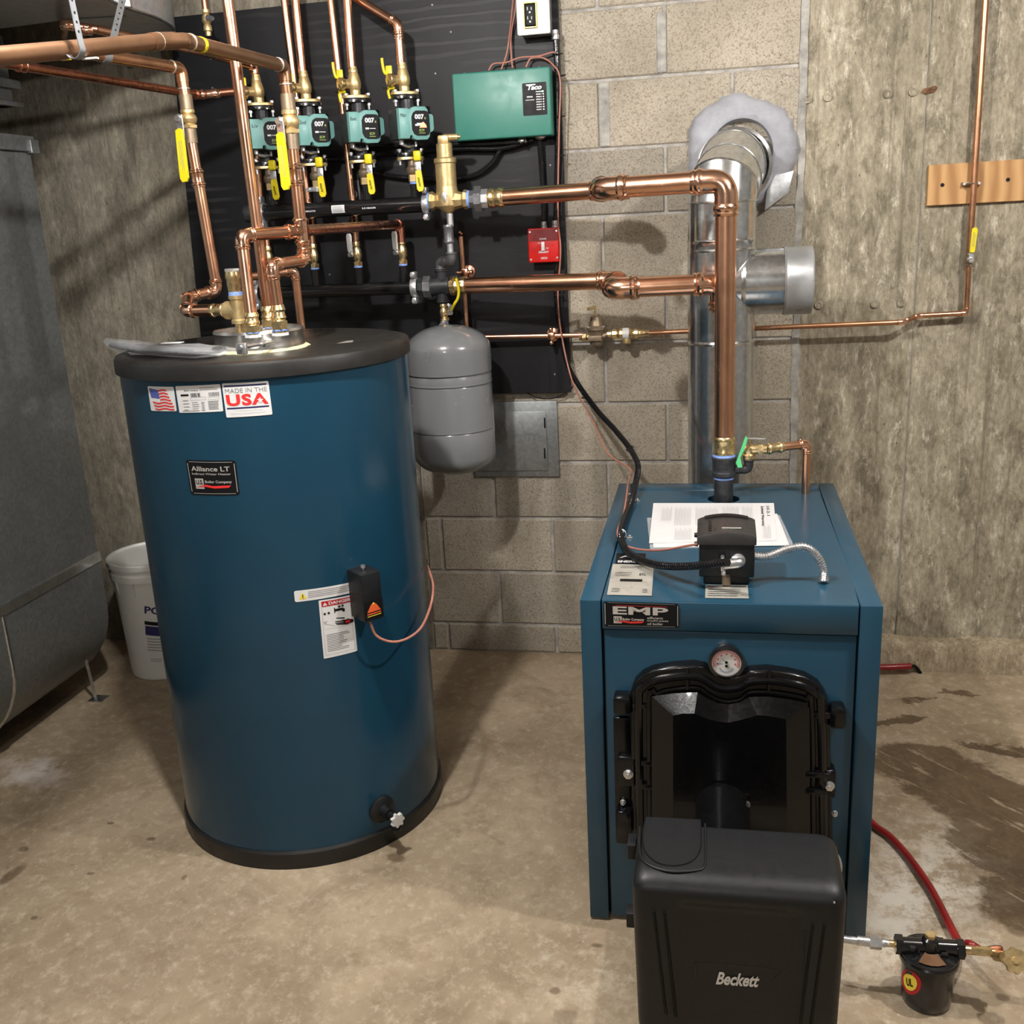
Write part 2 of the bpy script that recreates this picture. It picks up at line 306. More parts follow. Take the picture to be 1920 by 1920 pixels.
class MB:
    def __init__(s): s.v = []; s.f = []; s.T = None
    def _add(s, vs, fs):
        o = len(s.v)
        s.v += [s.T @ V(v) if s.T is not None else V(v) for v in vs]
        s.f += [[i+o for i in f] for f in fs]; return s
    def rings(s, R, cap0=True, cap1=True, closed=True):
        n = len(R[0]); vs = [p for r in R for p in r]; fs = []
        for i in range(len(R)-1):
            for j in range(n if closed else n-1):
                k = (j+1) % n; fs.append([i*n+j, i*n+k, (i+1)*n+k, (i+1)*n+j])
        if cap0: fs.append(list(range(n))[::-1])
        if cap1: fs.append([(len(R)-1)*n+j for j in range(n)])
        return s._add(vs, fs)
    def lathe(s, prof, p0, d, n=28, hint=V((0, 0, 1)), cap0=True, cap1=True, ph=0.0):
        x, y, z = frame(d, hint); p0 = V(p0); R = []
        for r, t in prof:
            R.append([p0 + z*t + (x*math.cos(ph+2*PI*k/n) + y*math.sin(ph+2*PI*k/n))*r for k in range(n)])
        return s.rings(R, cap0, cap1)
    def cyl(s, a, b, r0, r1=None, n=24, cap=True, ph=0.0):
        a, b = V(a), V(b); r1 = r0 if r1 is None else r1
        return s.lathe([(r0, 0), (r1, (b-a).length)], a, b-a, n, cap0=cap, cap1=cap, ph=ph)
    def hexn(s, a, b, r): return s.cyl(a, b, r, n=6)
    def tube(s, path, r, n=14, cap=True, closed=False, rf=None):
        path = [V(p) for p in path]; R = []; m = len(path)
        t = (path[1]-path[0]).normalized(); x, y, _ = frame(t)
        for i in range(m):
            if closed: t2 = (path[(i+1) % m]-path[i-1]).normalized()
            else: t2 = (path[min(i+1, m-1)]-path[max(i-1, 0)]).normalized()
            q = t.rotation_difference(t2); x = q @ x; y = q @ y; t = t2
            rr = r if rf is None else rf(i/(m-1))
            R.append([path[i]+(x*math.cos(2*PI*k/n)+y*math.sin(2*PI*k/n))*rr for k in range(n)])
        if closed: R.append(R[0]); return s.rings(R, False, False)
        return s.rings(R, cap, cap)
    def torus(s, c, d, R, r, n=28, m=8):
        x, y, z = frame(d); c = V(c)
        return s.tube([c+(x*math.cos(2*PI*k/n)+y*math.sin(2*PI*k/n))*R for k in range(n)], r, m, closed=True)
    def box(s, lo, hi, bev=0.0, seg=2):
        bm = bmesh.new(); bmesh.ops.create_cube(bm, size=1)
        for v in bm.verts: v.co = V([lo[i]+(v.co[i]+0.5)*(hi[i]-lo[i]) for i in range(3)])
        if bev: bmesh.ops.bevel(bm, geom=bm.edges[:], offset=bev, segments=seg, affect='EDGES', profile=0.5)
        bm.verts.ensure_lookup_table(); bm.verts.index_update()
        s._add([v.co.copy() for v in bm.verts], [[v.index for v in f.verts] for f in bm.faces]); bm.free(); return s
    def prism(s, poly, o, u, v, dvec, bev=0.0, seg=2):
        """polygon (2d list) in the frame o,u,v extruded along dvec (toward the viewer side)"""
        o, u, v, dvec = V(o), V(u), V(v), V(dvec)
        bm = bmesh.new(); a = [bm.verts.new(o+u*p[0]+v*p[1]) for p in poly]; b = [bm.verts.new(o+u*p[0]+v*p[1]+dvec) for p in poly]
        n = len(poly); bm.faces.new(a[::-1]); top = bm.faces.new(b)
        for i in range(n): bm.faces.new([a[i], a[(i+1) % n], b[(i+1) % n], b[i]])
        bmesh.ops.recalc_face_normals(bm, faces=bm.faces[:])
        if bev: bmesh.ops.bevel(bm, geom=list(top.edges), offset=bev, segments=seg, affect='EDGES', profile=0.5)
        bm.verts.ensure_lookup_table(); bm.verts.index_update()
        s._add([w.co.copy() for w in bm.verts], [[w.index for w in f.verts] for f in bm.faces]); bm.free(); return s
    def ball(s, c, r, n=14, sq=(1, 1, 1)):
        c = V(c); R = []
        for i in range(1, n): 
            a = PI*i/n; R.append([c+V((math.sin(a)*math.cos(2*PI*k/n)*sq[0], math.sin(a)*math.sin(2*PI*k/n)*sq[1], -math.cos(a)*sq[2]))*r for k in range(n)])
        return s.rings(R)
LOC = {}
def build(name, mb, mat, parent=None, ang=32, kind=None):
    me = bpy.data.meshes.new(name)
    off = LOC.get(parent.name, V((0, 0, 0))) if parent is not None else V((0, 0, 0))
    if parent is None and mb.v:
        lo = [min(v[i] for v in mb.v) for i in range(3)]; hi = [max(v[i] for v in mb.v) for i in range(3)]
        off = V(((lo[0]+hi[0])/2, (lo[1]+hi[1])/2, lo[2]))
    me.from_pydata([tuple(v-off) for v in mb.v], [], mb.f); me.validate()
    bm = bmesh.new(); bm.from_mesh(me); bmesh.ops.recalc_face_normals(bm, faces=bm.faces[:])
    ca = math.radians(ang)
    for e in bm.edges:
        e.smooth = len(e.link_faces) == 2 and e.calc_face_angle(0) < ca
    for f in bm.faces: f.smooth = True
    bm.to_mesh(me); bm.free()
    me.materials.append(MT[mat] if isinstance(mat, str) else mat)
    o = bpy.data.objects.new(name, me); COL.objects.link(o)
    if parent is not None:
        o.parent = parent; LOC[o.name] = off
    else:
        o.location = off; LOC[o.name] = off
    if kind: o['kind'] = kind
    return o
def tag(o, label, cat, group=None):
    o['label'] = label; o['category'] = cat
    if group: o['group'] = group
    return o
def thing(name, loc, label, cat, group=None):
    o = bpy.data.objects.new(name, None); COL.objects.link(o); o.location = V(loc); o.empty_display_size = 0.05
    LOC[o.name] = V(loc); return tag(o, label, cat, group)
def copy_tree(o, d, parent=None, skip=()):
    c = o.copy(); COL.objects.link(c)
    if parent is not None: c.parent = parent
    else: c.location = o.location + V(d)
    LOC[c.name] = (LOC[o.name] + V(d)) if parent is None else LOC[parent.name]
    for ch in list(o.children):
        if ch.name.split('.')[0] in skip: continue
        copy_tree(ch, d, c, skip)
    return c

# text and stickers -------------------------------------------------
def text_verts(s, bold=0.0, shear=0.0, space=1.0):
    cu = bpy.data.curves.new('t', 'FONT'); cu.body = s; cu.offset = bold; cu.shear = shear; cu.resolution_u = 3; cu.space_character = space
    ob = bpy.data.objects.new('t', cu); COL.objects.link(ob)
    bpy.context.view_layer.update()
    me = bpy.data.meshes.new_from_object(ob.evaluated_get(bpy.context.evaluated_depsgraph_get()))
    vs = [(v.co.x, v.co.y) for v in me.vertices]; fs = [list(p.vertices) for p in me.polygons]
    bpy.data.objects.remove(ob); bpy.data.curves.remove(cu); bpy.data.meshes.remove(me)
    return vs, fs
class Surf:
    """maps (u,v) in 0..1 (u right, v up) plus an offset to the world"""
    def __init__(s, fn): s.fn = fn
    def quad(a, b, c, d, nrm):   # corners: bottom-left, bottom-right, top-right, top-left
        a, b, c, d = V(a), V(b), V(c), V(d); nrm = V(nrm).normalized()
        return Surf(lambda u, v, o: (a*(1-u)+b*u)*(1-v)+(d*(1-u)+c*u)*v + nrm*o)
def s_text(mb, s, sf, u0, v0, u1, v1, off=0.0012, bold=0.0, shear=0.0, space=1.0):
    vs, fs = text_verts(s, bold, shear, space)
    x0 = min(v[0] for v in vs); x1 = max(v[0] for v in vs); y0 = min(v[1] for v in vs); y1 = max(v[1] for v in vs)
    mb._add([sf.fn(u0+(u1-u0)*(v[0]-x0)/(x1-x0), v0+(v1-v0)*(v[1]-y0)/(y1-y0), off) for v in vs], fs)
def s_rect(mb, sf, u0, v0, u1, v1, off=0.0010, n=6, r=0.0, asp=1.0):
    if r:   # rounded rectangle as fan rows
        pts = []
        for (cx, cy, a0) in ((u1-r, v1-r*asp, 0), (u0+r, v1-r*asp, PI/2), (u0+r, v0+r*asp, PI), (u1-r, v0+r*asp, 1.5*PI)):
            for k in range(5):
                a = a0+k*PI/8; pts.append((cx+r*math.cos(a), cy+r*asp*math.sin(a)))
        # strips so that the sheet can bend
        us = sorted(set([round(p[0], 5) for p in pts]+[u0+(u1-u0)*k/n for k in range(n+1)]))
        def yl(u):
            hi = v1; lo = v0
            if u < u0+r: d = r-(u-u0)
            elif u > u1-r: d = r-(u1-u)
            else: d = 0
            k = r*asp*(1-math.sqrt(max(0, 1-(d/r)**2)))
            return lo+k, hi-k
        vs = []; fs = []
        for i, u in enumerate(us):
            a, b = yl(u); vs += [sf.fn(u, a, off), sf.fn(u, b, off)]
            if i: fs.append([2*i-2, 2*i, 2*i+1, 2*i-1])
        return mb._add(vs, fs)
    vs = []; fs = []
    for i in range(n+1):
        u = u0+(u1-u0)*i/n; vs += [sf.fn(u, v0, off), sf.fn(u, v1, off)]
        if i: fs.append([2*i-2, 2*i, 2*i+1, 2*i-1])
    return mb._add(vs, fs)
def s_poly(mb, sf, pts, off=0.0012): return mb._add([sf.fn(u, v, off) for u, v in pts], [list(range(len(pts)))])
def s_lines(mb, sf, u0, v0, u1, v1, rows, off=0.0012, fill=0.45, jag=0.25, n=4):
    rnd = random.Random(rows*7+int(u0*100))
    for k in range(rows):
        h = (v1-v0)/rows; y = v1-h*(k+1)+h*0.3; ue = u1-(u1-u0)*jag*rnd.random()
        s_rect(mb, sf, u0, y, ue, y+h*fill, off, n)

# pipes --------------------------------------------------------------
def elbow_mb(a, b, c, r, L, k=1.13, bead=True):
    a, b, c = V(a), V(b), V(c); d1 = (a-b).normalized(); d2 = (c-b).normalized()
    m = MB(); p = [b+d1*L, b+d1*L*0.75, b, b+d2*L*0.75, b+d2*L]
    pa = fillet([p[0], b, p[-1]], L*0.82, 9); m.tube(pa, r*k, 16)
    if bead:
        for d in (d1, d2):
            m.lathe([(r*k, L*0.66), (r*k*1.13, L*0.74), (r*k*1.13, L*0.82), (r*k, L*0.9), (r*k*1.08, L*0.95), (r*k*1.02, L*1.02)], b, d, 16, cap0=False)
    return m
def coupling_mb(a, b, r, k=1.14):
    a, b = V(a), V(b); l = (b-a).length
    return MB().lathe([(r, 0), (r*k, 0.02*l), (r*k, .10*l), (r*k*1.15, .15*l), (r*k*1.15, .22*l), (r*k, .27*l), (r*k*.96, .45*l), (r*k*.96, .55*l), (r*k, .73*l), (r*k*1.15, .78*l), (r*k*1.15, .85*l), (r*k, .9*l), (r*k, .98*l), (r, l)], a, b-a, 18)
def pipe_run(name, label, pts, r, mat='copper', emat='copper_bright', EL=None, group=None, bead=True, cat='pipe', corner=None, k=1.13, extra=None):
    """pts: world points; every inner point is an elbow unless corner marks it False"""
    pts = [V(p) for p in pts]; EL = EL or r*2.3
    t = thing(name, pts[0], label, cat, group)
    for i in range(len(pts)-1):
        a, b = pts[i], pts[i+1]; d = (b-a).normalized()
        aa = a + d*(EL*0.6 if i > 0 and (corner is None or corner[i]) else 0); bb = b - d*(EL*0.6 if i < len(pts)-2 and (corner is None or corner[i+1]) else 0)
        if (bb-aa).dot(d) > 0: build('pipe', MB().cyl(aa, bb, r, n=20), mat, t)
    for i in range(1, len(pts)-1):
        if corner is None or corner[i]:
            e = min(EL, (pts[i]-pts[i-1]).length*0.95, (pts[i+1]-pts[i]).length*0.95)
            build('elbow', elbow_mb(pts[i-1], pts[i], pts[i+1], r, e, k, bead), emat, t)
    if extra: extra(t)
    return t
# ================================================================== ROOM
D = 3.42
def struct(name, mb, mat, parent=None, ang=32):
    o = build(name, mb, mat, parent, ang)
    if parent is None: o['kind'] = 'structure'
    return o
struct('floor', MB().box((-3.2, -2.6, -0.08), (3.2, 3.9, 0)), 'floor_concrete')
struct('ceiling', MB().box((-3.2, -2.6, 2.55), (3.2, 3.9, 2.65)), 'wood_ceiling')
struct('wall_left', MB().box((-3.3, -2.6, 0), (-3.2, 3.9, 2.55)), 'wall_plain')
struct('wall_right', MB().box((3.2, -2.6, 0), (3.3, 3.9, 2.55)), 'wall_plain')
struct('wall_front', MB().box((-3.2, -2.7, 0), (3.2, -2.6, 2.55)), 'wall_plain')
BX0, BX1 = -1.02, 0.262
wb = struct('wall_back', MB().box((-3.2, D+0.0045, 0), (3.2, D+0.2, 2.55)), 'mortar')
# poured concrete slabs left and right of the block column
def slab(x0, x1, y, mat, z0=0.0):
    return build('concrete_panel', MB().box((x0, y, z0), (x1, D+0.03, 2.55), 0.004, 1), mat, wb)
slab(-3.2, BX0-0.001, D, 'concrete_left')
XS = at(1725, 400, D).x
slab(BX1+0.006, XS, D+0.003, 'concrete_wall'); slab(XS, XS+0.70, D-0.005, 'concrete_wall'); slab(XS+0.70, 3.2, D+0.002, 'concrete_wall')
# concrete above the plywood between the block column and the left slab is part of the left slab
# block courses: joints 0.11 + 0.2032 k
jx = at(1130, 450, D).x
rnd = random.Random(3)
zz = [0.0]+[0.11+0.2032*k for k in range(0, 12)]+[2.55]
for k in range(len(zz)-1):
    z0, z1 = zz[k], min(zz[k+1], 2.55)
    if z1-z0 < 0.03: continue
    ph = 0.0 if k % 2 == 1 else 0.2032
    x = jx+ph-0.4064*4
    while x < BX1:
        a, b = max(x, BX0), min(x+0.4064, BX1)
        if b-a > 0.04:
            wv = 0.0025*rnd.random()
            m = MB().box((a+0.0045, D-0.001-wv, z0+0.0045), (b-0.0045, D+0.03, z1-0.0045), 0.004, 1)
            build('concrete_block', m, 'block', wb)
        x += 0.4064
# smeared mortar joints on some heads
for (px, py, w_, h_) in ((1240, 80, 0.03, 0.17), (1133, 215, 0.035, 0.19), (1500, 120, 0.022, 1.5)):
    q = at(px, py, D-0.004)
    if px == 1500:
        m = MB()
        pts = []; zc = 2.5
        while zc > 0.1: pts.append((BX1-0.010+rnd.uniform(-0.004, 0.003), zc)); zc -= 0.06
        poly = pts + [(BX1+0.012+rnd.uniform(-0.003, 0.004), z) for _, z in reversed(pts)]
        R = [[V((a[0], D-0.004, a[1])), V((b[0], D-0.004, b[1])), V((b[0], D+0.02, b[1])), V((a[0], D+0.02, a[1]))] for a, b in zip(pts, reversed(poly[len(pts):]))]
        m.rings(R)
        build('mortar_bead', m, 'mortar_light', wb)
    else:
        build('mortar_smear', MB().box((q.x-w_/2, D-0.0055, q.z-h_/2), (q.x+w_/2, D+0.01, q.z+h_/2), 0.003, 1), 'mortar_light', wb)
# footing lip at the foot of the right wall
m = MB(); R = []
zt = 0.105
for i in range(25):
    x = BX1+0.02+i*0.12; j = rnd.uniform(-0.012, 0.012); k_ = rnd.uniform(-0.008, 0.008)
    R.append([V((x, D+0.02, 0)), V((x, D-0.062+j, 0)), V((x, D-0.060+j, zt*0.7+k_)), V((x, D-0.04+j, zt+k_)), V((x, D+0.02, zt+0.008+k_))])
m.rings(R); struct('baseboard_right', m, 'footing')
# form-tie scars and nails in the right wall
for (px, py) in ((1665, 176), (1712, 172), (1552, 182), (1515, 186), (1640, 570), (1690, 568), (1760, 562), (1535, 572)):
    q = at(px, py, D-0.003); m = MB().lathe([(0.013, 0), (0.012, 0.0045), (0.008, 0.0045), (0.007, 0.002)], q+V((0, 0.003, 0)), (0, -1, 0), 14)
    build('form_tie_hole', m, 'concrete_wall', wb)
q = at(1742, 170, D-0.004); m = MB().ball(q, 0.016, 7, (1.4, 0.35, 0.6)); m.ball(q+V((0.012, -0.004, 0.006)), 0.008, 6, (1.3, 0.6, 0.8)); build('rust_pocket', m, 'rust', wb)

# ---------------------------------------------------------------- plywood backboard
PY = 3.385
cs = [at(318, 30, PY), at(375, 640, PY)]
px0 = at(330, 290, PY).x; px1 = at(1057, 340, PY).x; pz0 = at(1000, 737, PY).z; pz1 = at(402, 25, PY).z
SPX = at(632, 200, PY).x
t = thing('plywood_backboard', ((px0+px1)/2, PY+0.01, pz0), 'large black painted plywood sheet on the wall behind the pumps and headers', 'board')
cr = [at(316, 33, PY), at(378, 650, PY)]
m = MB().prism([(cr[0].x, cr[0].z), (cr[1].x, cr[1].z), (cr[1].x+0.004, pz0), (px1, pz0), (px1, 2.55), (SPX, 2.55), (SPX, pz1+0.004), ], (0, PY+0.018, 0), (1, 0, 0), (0, 0, 1), (0, -0.018, 0), 0.0012, 1)
build('sheet', m, 'black_plywood', t)
m = MB().box((px0+0.05, PY+0.018, pz0+0.03), (px0+0.13, D, 2.0)); m.box((px1-0.12, PY+0.018, pz0+0.03), (px1-0.03, D, 2.5)); m.box((-1.1, PY+0.018, pz0+0.03), (-1.02, D, 2.0))
build('furring_strip', m, 'wall_plain', t)
for (px, py) in ((810, 9), (816, 138), (1032, 310), (1040, 702), (845, 60), (618, 515), (398, 165), (395, 110)):
    q = at(px, py, PY); build('screw', MB().lathe([(0.0036, 0), (0.0036, 0.001), (0.002, 0.0015)], q, (0, -1, 0), 10), 'grey_iron', t)

# ================================================================== WATER TANK
TC = V((-1.0967, 2.4077, 0)); TR = 0.350; TH = 1.264
tank = thing('indirect_water_heater', TC, 'tall blue cylindrical water heater with black lid and white stickers', 'water heater')
build('jacket', MB().lathe([(TR, 0.02), (TR, 1.24)], TC, (0, 0, 1), 128, cap0=False, cap1=False), 'blue_enamel', tank, 40)
build('base_ring', MB().lathe([(TR-0.01, 0.0), (TR+0.004, 0.0), (TR+0.0065, 0.006), (TR+0.0065, 0.043), (TR+0.001, 0.05)], TC, (0, 0, 1), 128, cap1=False), 'lid_plastic', tank)
build('lid', MB().lathe([(TR+0.002, 1.233), (TR+0.009, 1.231), (TR+0.009, 1.258), (TR+0.005, 1.266), (TR-0.010, 1.2695), (TR-0.022, 1.268), (TR-0.034, 1.2620), (0.02, 1.2605)], TC, (0, 0, 1), 128, cap0=False), 'lid_plastic', tank, 40)
def cylhit(px, py, r=TR, c=TC):
    d = ray(px, py); a = d.x**2+d.y**2; ox, oy = CAM.x-c.x, CAM.y-c.y
    b = 2*(ox*d.x+oy*d.y); cc = ox*ox+oy*oy-r*r; t_ = (-b-math.sqrt(b*b-4*a*cc))/(2*a)
    q = CAM+d*t_; return math.atan2(q.x-c.x, -(q.y-c.y)), q.z
def cylsurf(bl, br, tr, tl, r=TR, c=TC):
    h = [cylhit(*q, r, c) for q in (bl, br, tr, tl)]
    def fn(u, v, o):
        a = (h[0][0]*(1-u)+h[1][0]*u)*(1-v)+(h[3][0]*(1-u)+h[2][0]*u)*v
        z = (h[0][1]*(1-u)+h[1][1]*u)*(1-v)+(h[3][1]*(1-u)+h[2][1]*u)*v
        return V((c.x+(r+o)*math.sin(a), c.y-(r+o)*math.cos(a), z))
    return Surf(fn)
def ink(name, mat, parent, fn, ang=32):
    m = MB(); fn(m); return build(name, m, mat, parent, ang)
# flag sticker
sf = cylsurf((284, 770), (332, 771), (326, 725), (277, 724))
st = build('flag_sticker', s_rect(MB(), sf, 0, 0, 1, 1, 0.0008, 8, 0.05), 'label_white', tank)
def stripes(m):
    for k in range(7):
        v = 0.87-k*0.125; u0 = 0.42 if k < 4 else 0.10+0.02*(k-4); u0 += k*0.012
        for i in range(8):
            ua = u0+(0.93-(0.20-0.04*k if k < 5 else 0)-u0)*i/8; ub = u0+(0.93-(0.20-0.04*k if k < 5 else 0)-u0)*(i+1)/8
            wv = lambda u: 0.028*math.sin(u*13)
            m._add([sf.fn(ua, v-0.06+wv(ua), .0013), sf.fn(ub, v-0.06+wv(ub), .0013), sf.fn(ub, v+wv(ub), .0013), sf.fn(ua, v+wv(ua), .0013)], [[0, 1, 2, 3]])
ink('stripes', 'ink_red', st, stripes)
ink('canton', 'ink_blue', st, lambda m: s_poly(m, sf, [(0.06, 0.93), (0.42, 0.86), (0.44, 0.50), (0.10, 0.54)]))
# rating plate
sf = cylsurf((337, 774), (419, 771), (413, 720), (329, 724))
st = build('rating_sticker', s_rect(MB(), sf, 0, 0, 1, 1, 0.0008, 8, 0.03), 'label_white', tank)
def rp(m):
    s_text(m, 'Boiler Company', sf, 0.2, 0.78, 0.52, 0.86, bold=0.01); s_rect(m, sf, 0.1, 0.62, 0.29, 0.69, 0.0012)
    r_ = random.Random(5)
    for (u0, u1) in ((0.34, 0.55), (0.74, 0.96)):
        u = u0
        while u < u1: w_ = r_.choice((0.006, 0.01, 0.016)); s_rect(m, sf, u, 0.58, u+w_, 0.72, 0.0012, 1); u += w_+r_.choice((0.006, 0.01))
ink('lettering', 'ink_black', st, rp)
def rp2(m):
    s_lines(m, sf, 0.70, 0.08, 0.96, 0.42, 6); s_lines(m, sf, 0.13, 0.06, 0.28, 0.52, 4, fill=0.2); s_lines(m, sf, 0.34, 0.04, 0.50, 0.42, 5, fill=0.25); s_lines(m, sf, 0.55, 0.05, 0.63, 0.40, 6, fill=0.35)
    s_lines(m, sf, 0.55, 0.80, 0.94, 0.94, 2, fill=0.3); s_lines(m, sf, 0.08, 0.03, 0.5, 0.1, 1, fill=0.3)
    for (a, b, c_, d_) in ((0.32, 0.46, 0.66, 0.56), (0.72, 0.46, 0.94, 0.55)):
        for q in ((a, b, c_, b+0.008), (a, d_, c_, d_+0.008), (a, b, a+0.005, d_), (c_, b, c_+0.005, d_)): s_rect(m, sf, *q, 0.0012, 2)
ink('fine_print', 'ink_grey', st, rp2)
# made in the usa
sf = cylsurf((425, 783), (511, 777), (503, 714), (416, 719))
st = build('origin_sticker', s_rect(MB(), sf, 0, 0, 1, 1, 0.0012, 8, 0.035), 'label_white', tank)
def mu(m):
    s_rect(m, sf, 0.04, 0.895, 0.95, 0.94, 0.0017); s_rect(m, sf, 0.04, 0.245, 0.95, 0.285, 0.0017)
ink('rule_lines', 'ink_navy', st, mu)
ink('lettering', 'ink_grey', st, lambda m: s_text(m, 'MADE IN THE', sf, 0.05, 0.71, 0.95, 0.84, 0.0017))
ink('large_lettering', 'ink_red', st, lambda m: s_text(m, 'USA', sf, 0.05, 0.33, 0.95, 0.67, 0.0017, bold=0.042, space=1.12))
ink('star', 'label_white', st, lambda m: m._add([sf.fn(0.78+0.075*(1 if k % 2 == 0 else 0.42)*math.sin(PI*k/5), 0.455+0.105*(1 if k % 2 == 0 else 0.42)*math.cos(PI*k/5), 0.0021) for k in range(10)], [list(range(10))]))
ink('fine_print', 'ink_light', st, lambda m: (s_text(m, 'The American Air Company', sf, 0.2, 0.16, 0.8, 0.20, 0.0017), s_text(m, 'May Contain Imported Components', sf, 0.12, 0.08, 0.86, 0.12, 0.0017)))
# name plate
sf = cylsurf((359, 927), (450, 928), (442, 863), (348, 862))
st = build('name_plate', s_rect(MB(), sf, 0, 0, 1, 1, 0.0008, 8, 0.07), 'ink_black', tank)
def bord(m, sf, i=0.03, w_=0.012, asp=1.4):
    for q in ((i+.04, 1-i*asp-w_, 1-i-.04, 1-i*asp), (i+.04, i*asp, 1-i-.04, i*asp+w_), (i, i*asp+.05, i+w_, 1-i*asp-.05), (1-i-w_, i*asp+.05, 1-i, 1-i*asp-.05)): s_rect(m, sf, *q, 0.0013)
ink('border', 'print_silver', st, lambda m: bord(m, sf))
ink('lettering', 'print_silver', st, lambda m: (s_text(m, 'Alliance LT', sf, 0.1, 0.69, 0.87, 0.83, 0.0013, bold=0.02), s_text(m, 'Indirect Water Heater', sf, 0.1, 0.585, 0.88, 0.645, 0.0013, bold=0.015), s_rect(m, sf, 0.14, 0.18, 0.32, 0.48, 0.0012), s_text(m, 'Boiler Company', sf, 0.35, 0.33, 0.88, 0.43, 0.0013, bold=0.02)))
ink('emblem', 'ink_black', st, lambda m: s_text(m, 'U.S.', sf, 0.16, 0.31, 0.31, 0.44, 0.0016, bold=0.03))
def swoosh(m, sf, u0, v0, u1, o=0.0017, h=1.0):
    P = [(0, 0.0), (0.3, 0.09), (0.5, 0.05), (1.0, 0.07), (0.93, -0.0), (0.55, -0.02), (0.42, 0.0), (0.25, 0.03)]
    m._add([sf.fn(u0+(u1-u0)*a, v0+b*h, o) for a, b in P], [[0, 7, 1], [1, 7, 6, 2], [2, 6, 5, 3], [3, 5, 4]])
ink('swoosh', 'ink_red', st, lambda m: swoosh(m, sf, 0.14, 0.22, 0.86))
# warning strip and danger sticker
sf = cylsurf((553, 1129), (672, 1108), (672, 1088), (551, 1108))
st = build('warning_sticker', s_rect(MB(), sf, 0, 0, 1, 1, 0.0008, 10, 0.03, 5), 'label_white', tank)
ink('warning_triangle', 'ink_yellow', st, lambda m: s_poly(m, sf, [(0.06, 0.2), (0.18, 0.2), (0.12, 0.78)]))
ink('exclamation_mark', 'ink_black', st, lambda m: (s_rect(m, sf, 0.115, 0.38, 0.127, 0.62, 0.0016, 1), s_rect(m, sf, 0.115, 0.26, 0.127, 0.33, 0.0016, 1)))
ink('fine_print', 'ink_grey', st, lambda m: s_lines(m, sf, 0.2, 0.22, 0.95, 0.86, 4, fill=0.35))
sf = cylsurf((607, 1235), (670, 1220), (659, 1115), (597, 1126))
st = build('danger_sticker', s_rect(MB(), sf, 0, 0, 1, 1, 0.0010, 8, 0.02), 'label_white', tank)
ink('header_band', 'ink_danger', st, lambda m: s_rect(m, sf, 0.07, 0.885, 0.98, 0.975, 0.0015))
ink('large_lettering', 'label_white', st, lambda m: s_text(m, 'DANGER', sf, 0.28, 0.905, 0.95, 0.958, 0.0019, bold=0.03))
ink('alert_symbol', 'label_white', st, lambda m: s_poly(m, sf, [(0.1, 0.903), (0.24, 0.903), (0.17, 0.955)], 0.0019))
def tap(m):
    s_rect(m, sf, 0.44, 0.775, 0.70, 0.815, 0.0015, 2); s_rect(m, sf, 0.66, 0.745, 0.74, 0.80, 0.0015, 1); s_rect(m, sf, 0.42, 0.75, 0.45, 0.84, 0.0015, 1)
    for (cu, cv) in ((0.14, 0.76), (0.26, 0.765), (0.58, 0.845), (0.68, 0.85)):
        m._add([sf.fn(cu+0.055*(1 if k % 2 else .45)*math.cos(PI*k/5), cv+0.033*(1 if k % 2 else .45)*math.sin(PI*k/5), 0.0015) for k in range(10)], [list(range(10))])
    s_poly(m, sf, [(0.66, 0.56), (0.78, 0.61), (0.97, 0.575), (0.97, 0.53), (0.75, 0.51)], 0.0015)
    for (a, b, c_) in ((0.63, 0.655, 0.46), (0.65, 0.60, 0.42), (0.66, 0.57, 0.42), (0.69, 0.545, 0.45), (0.80, 0.60, 0.62)):
        s_poly(m, sf, [(a+0.08, b-0.035), (c_, b-0.006), (c_, b+0.008), (a+0.08, b-0.012)], 0.0015)
    s_lines(m, sf, 0.13, 0.10, 0.86, 0.41, 11, fill=0.28, jag=0.5)
ink('tap_and_hand_pictogram', 'ink_black', st, tap)
ink('scalded_palm', 'ink_danger', st, lambda m: s_poly(m, sf, [(0.70, 0.57), (0.80, 0.592), (0.88, 0.57), (0.86, 0.535), (0.74, 0.535)], 0.0019))
def sink(m):
    P = [(0.08, 0.63), (0.13, 0.63), (0.98, 0.80), (0.98, 0.785), (0.16, 0.615), (0.17, 0.585), (0.42, 0.53), (0.40, 0.525), (0.10, 0.585)]
    m._add([sf.fn(u, v, 0.0013) for u, v in P], [[0, 1, 4, 8], [1, 2, 3, 4], [4, 5, 8], [5, 6, 7, 8]])
    for q in ((0.06, 0.05, 0.075, 0.88), (0.92, 0.05, 0.935, 0.88), (0.06, 0.045, 0.935, 0.052), (0.06, 0.495, 0.935, 0.50)): s_rect(m, sf, *q, 0.0013, 3)
ink('line_drawing', 'ink_light', st, sink)
# hub clamp on the lid
hc = atz(492, 638, 1.28); hc = V((-1.100, 2.385, 1.262)); HR = 0.107
hub = thing('hub', hc, 'x', 'x'); del hub['label']; del hub['category']; hub.parent = tank; hub.location = hc-TC
build('clamp_band', MB().lathe([(HR-0.004, 0), (HR+0.002, 0), (HR+0.003, 0.006), (HR+0.001, 0.012), (HR+0.001, 0.036), (HR+0.003, 0.042), (HR, 0.048), (HR-0.006, 0.047), (HR-0.008, 0.034)], hc, (0, 0, 1), 64, cap1=False), 'steel_brushed', hub)
build('top_plate', MB().lathe([(HR-0.006, 0.030), (HR-0.012, 0.036), (0.01, 0.036)], hc, (0, 0, 1), 48), 'steel_brushed', hub)
m = MB(); r_ = random.Random(9); ring = []
for k in range(48):
    a = 2*PI*k/48; ring.append(V((hc.x+(HR+0.014+r_.uniform(-.004, .005))*math.cos(a), hc.y+(HR+0.014+r_.uniform(-.004, .005))*math.sin(a), 1.2605)))
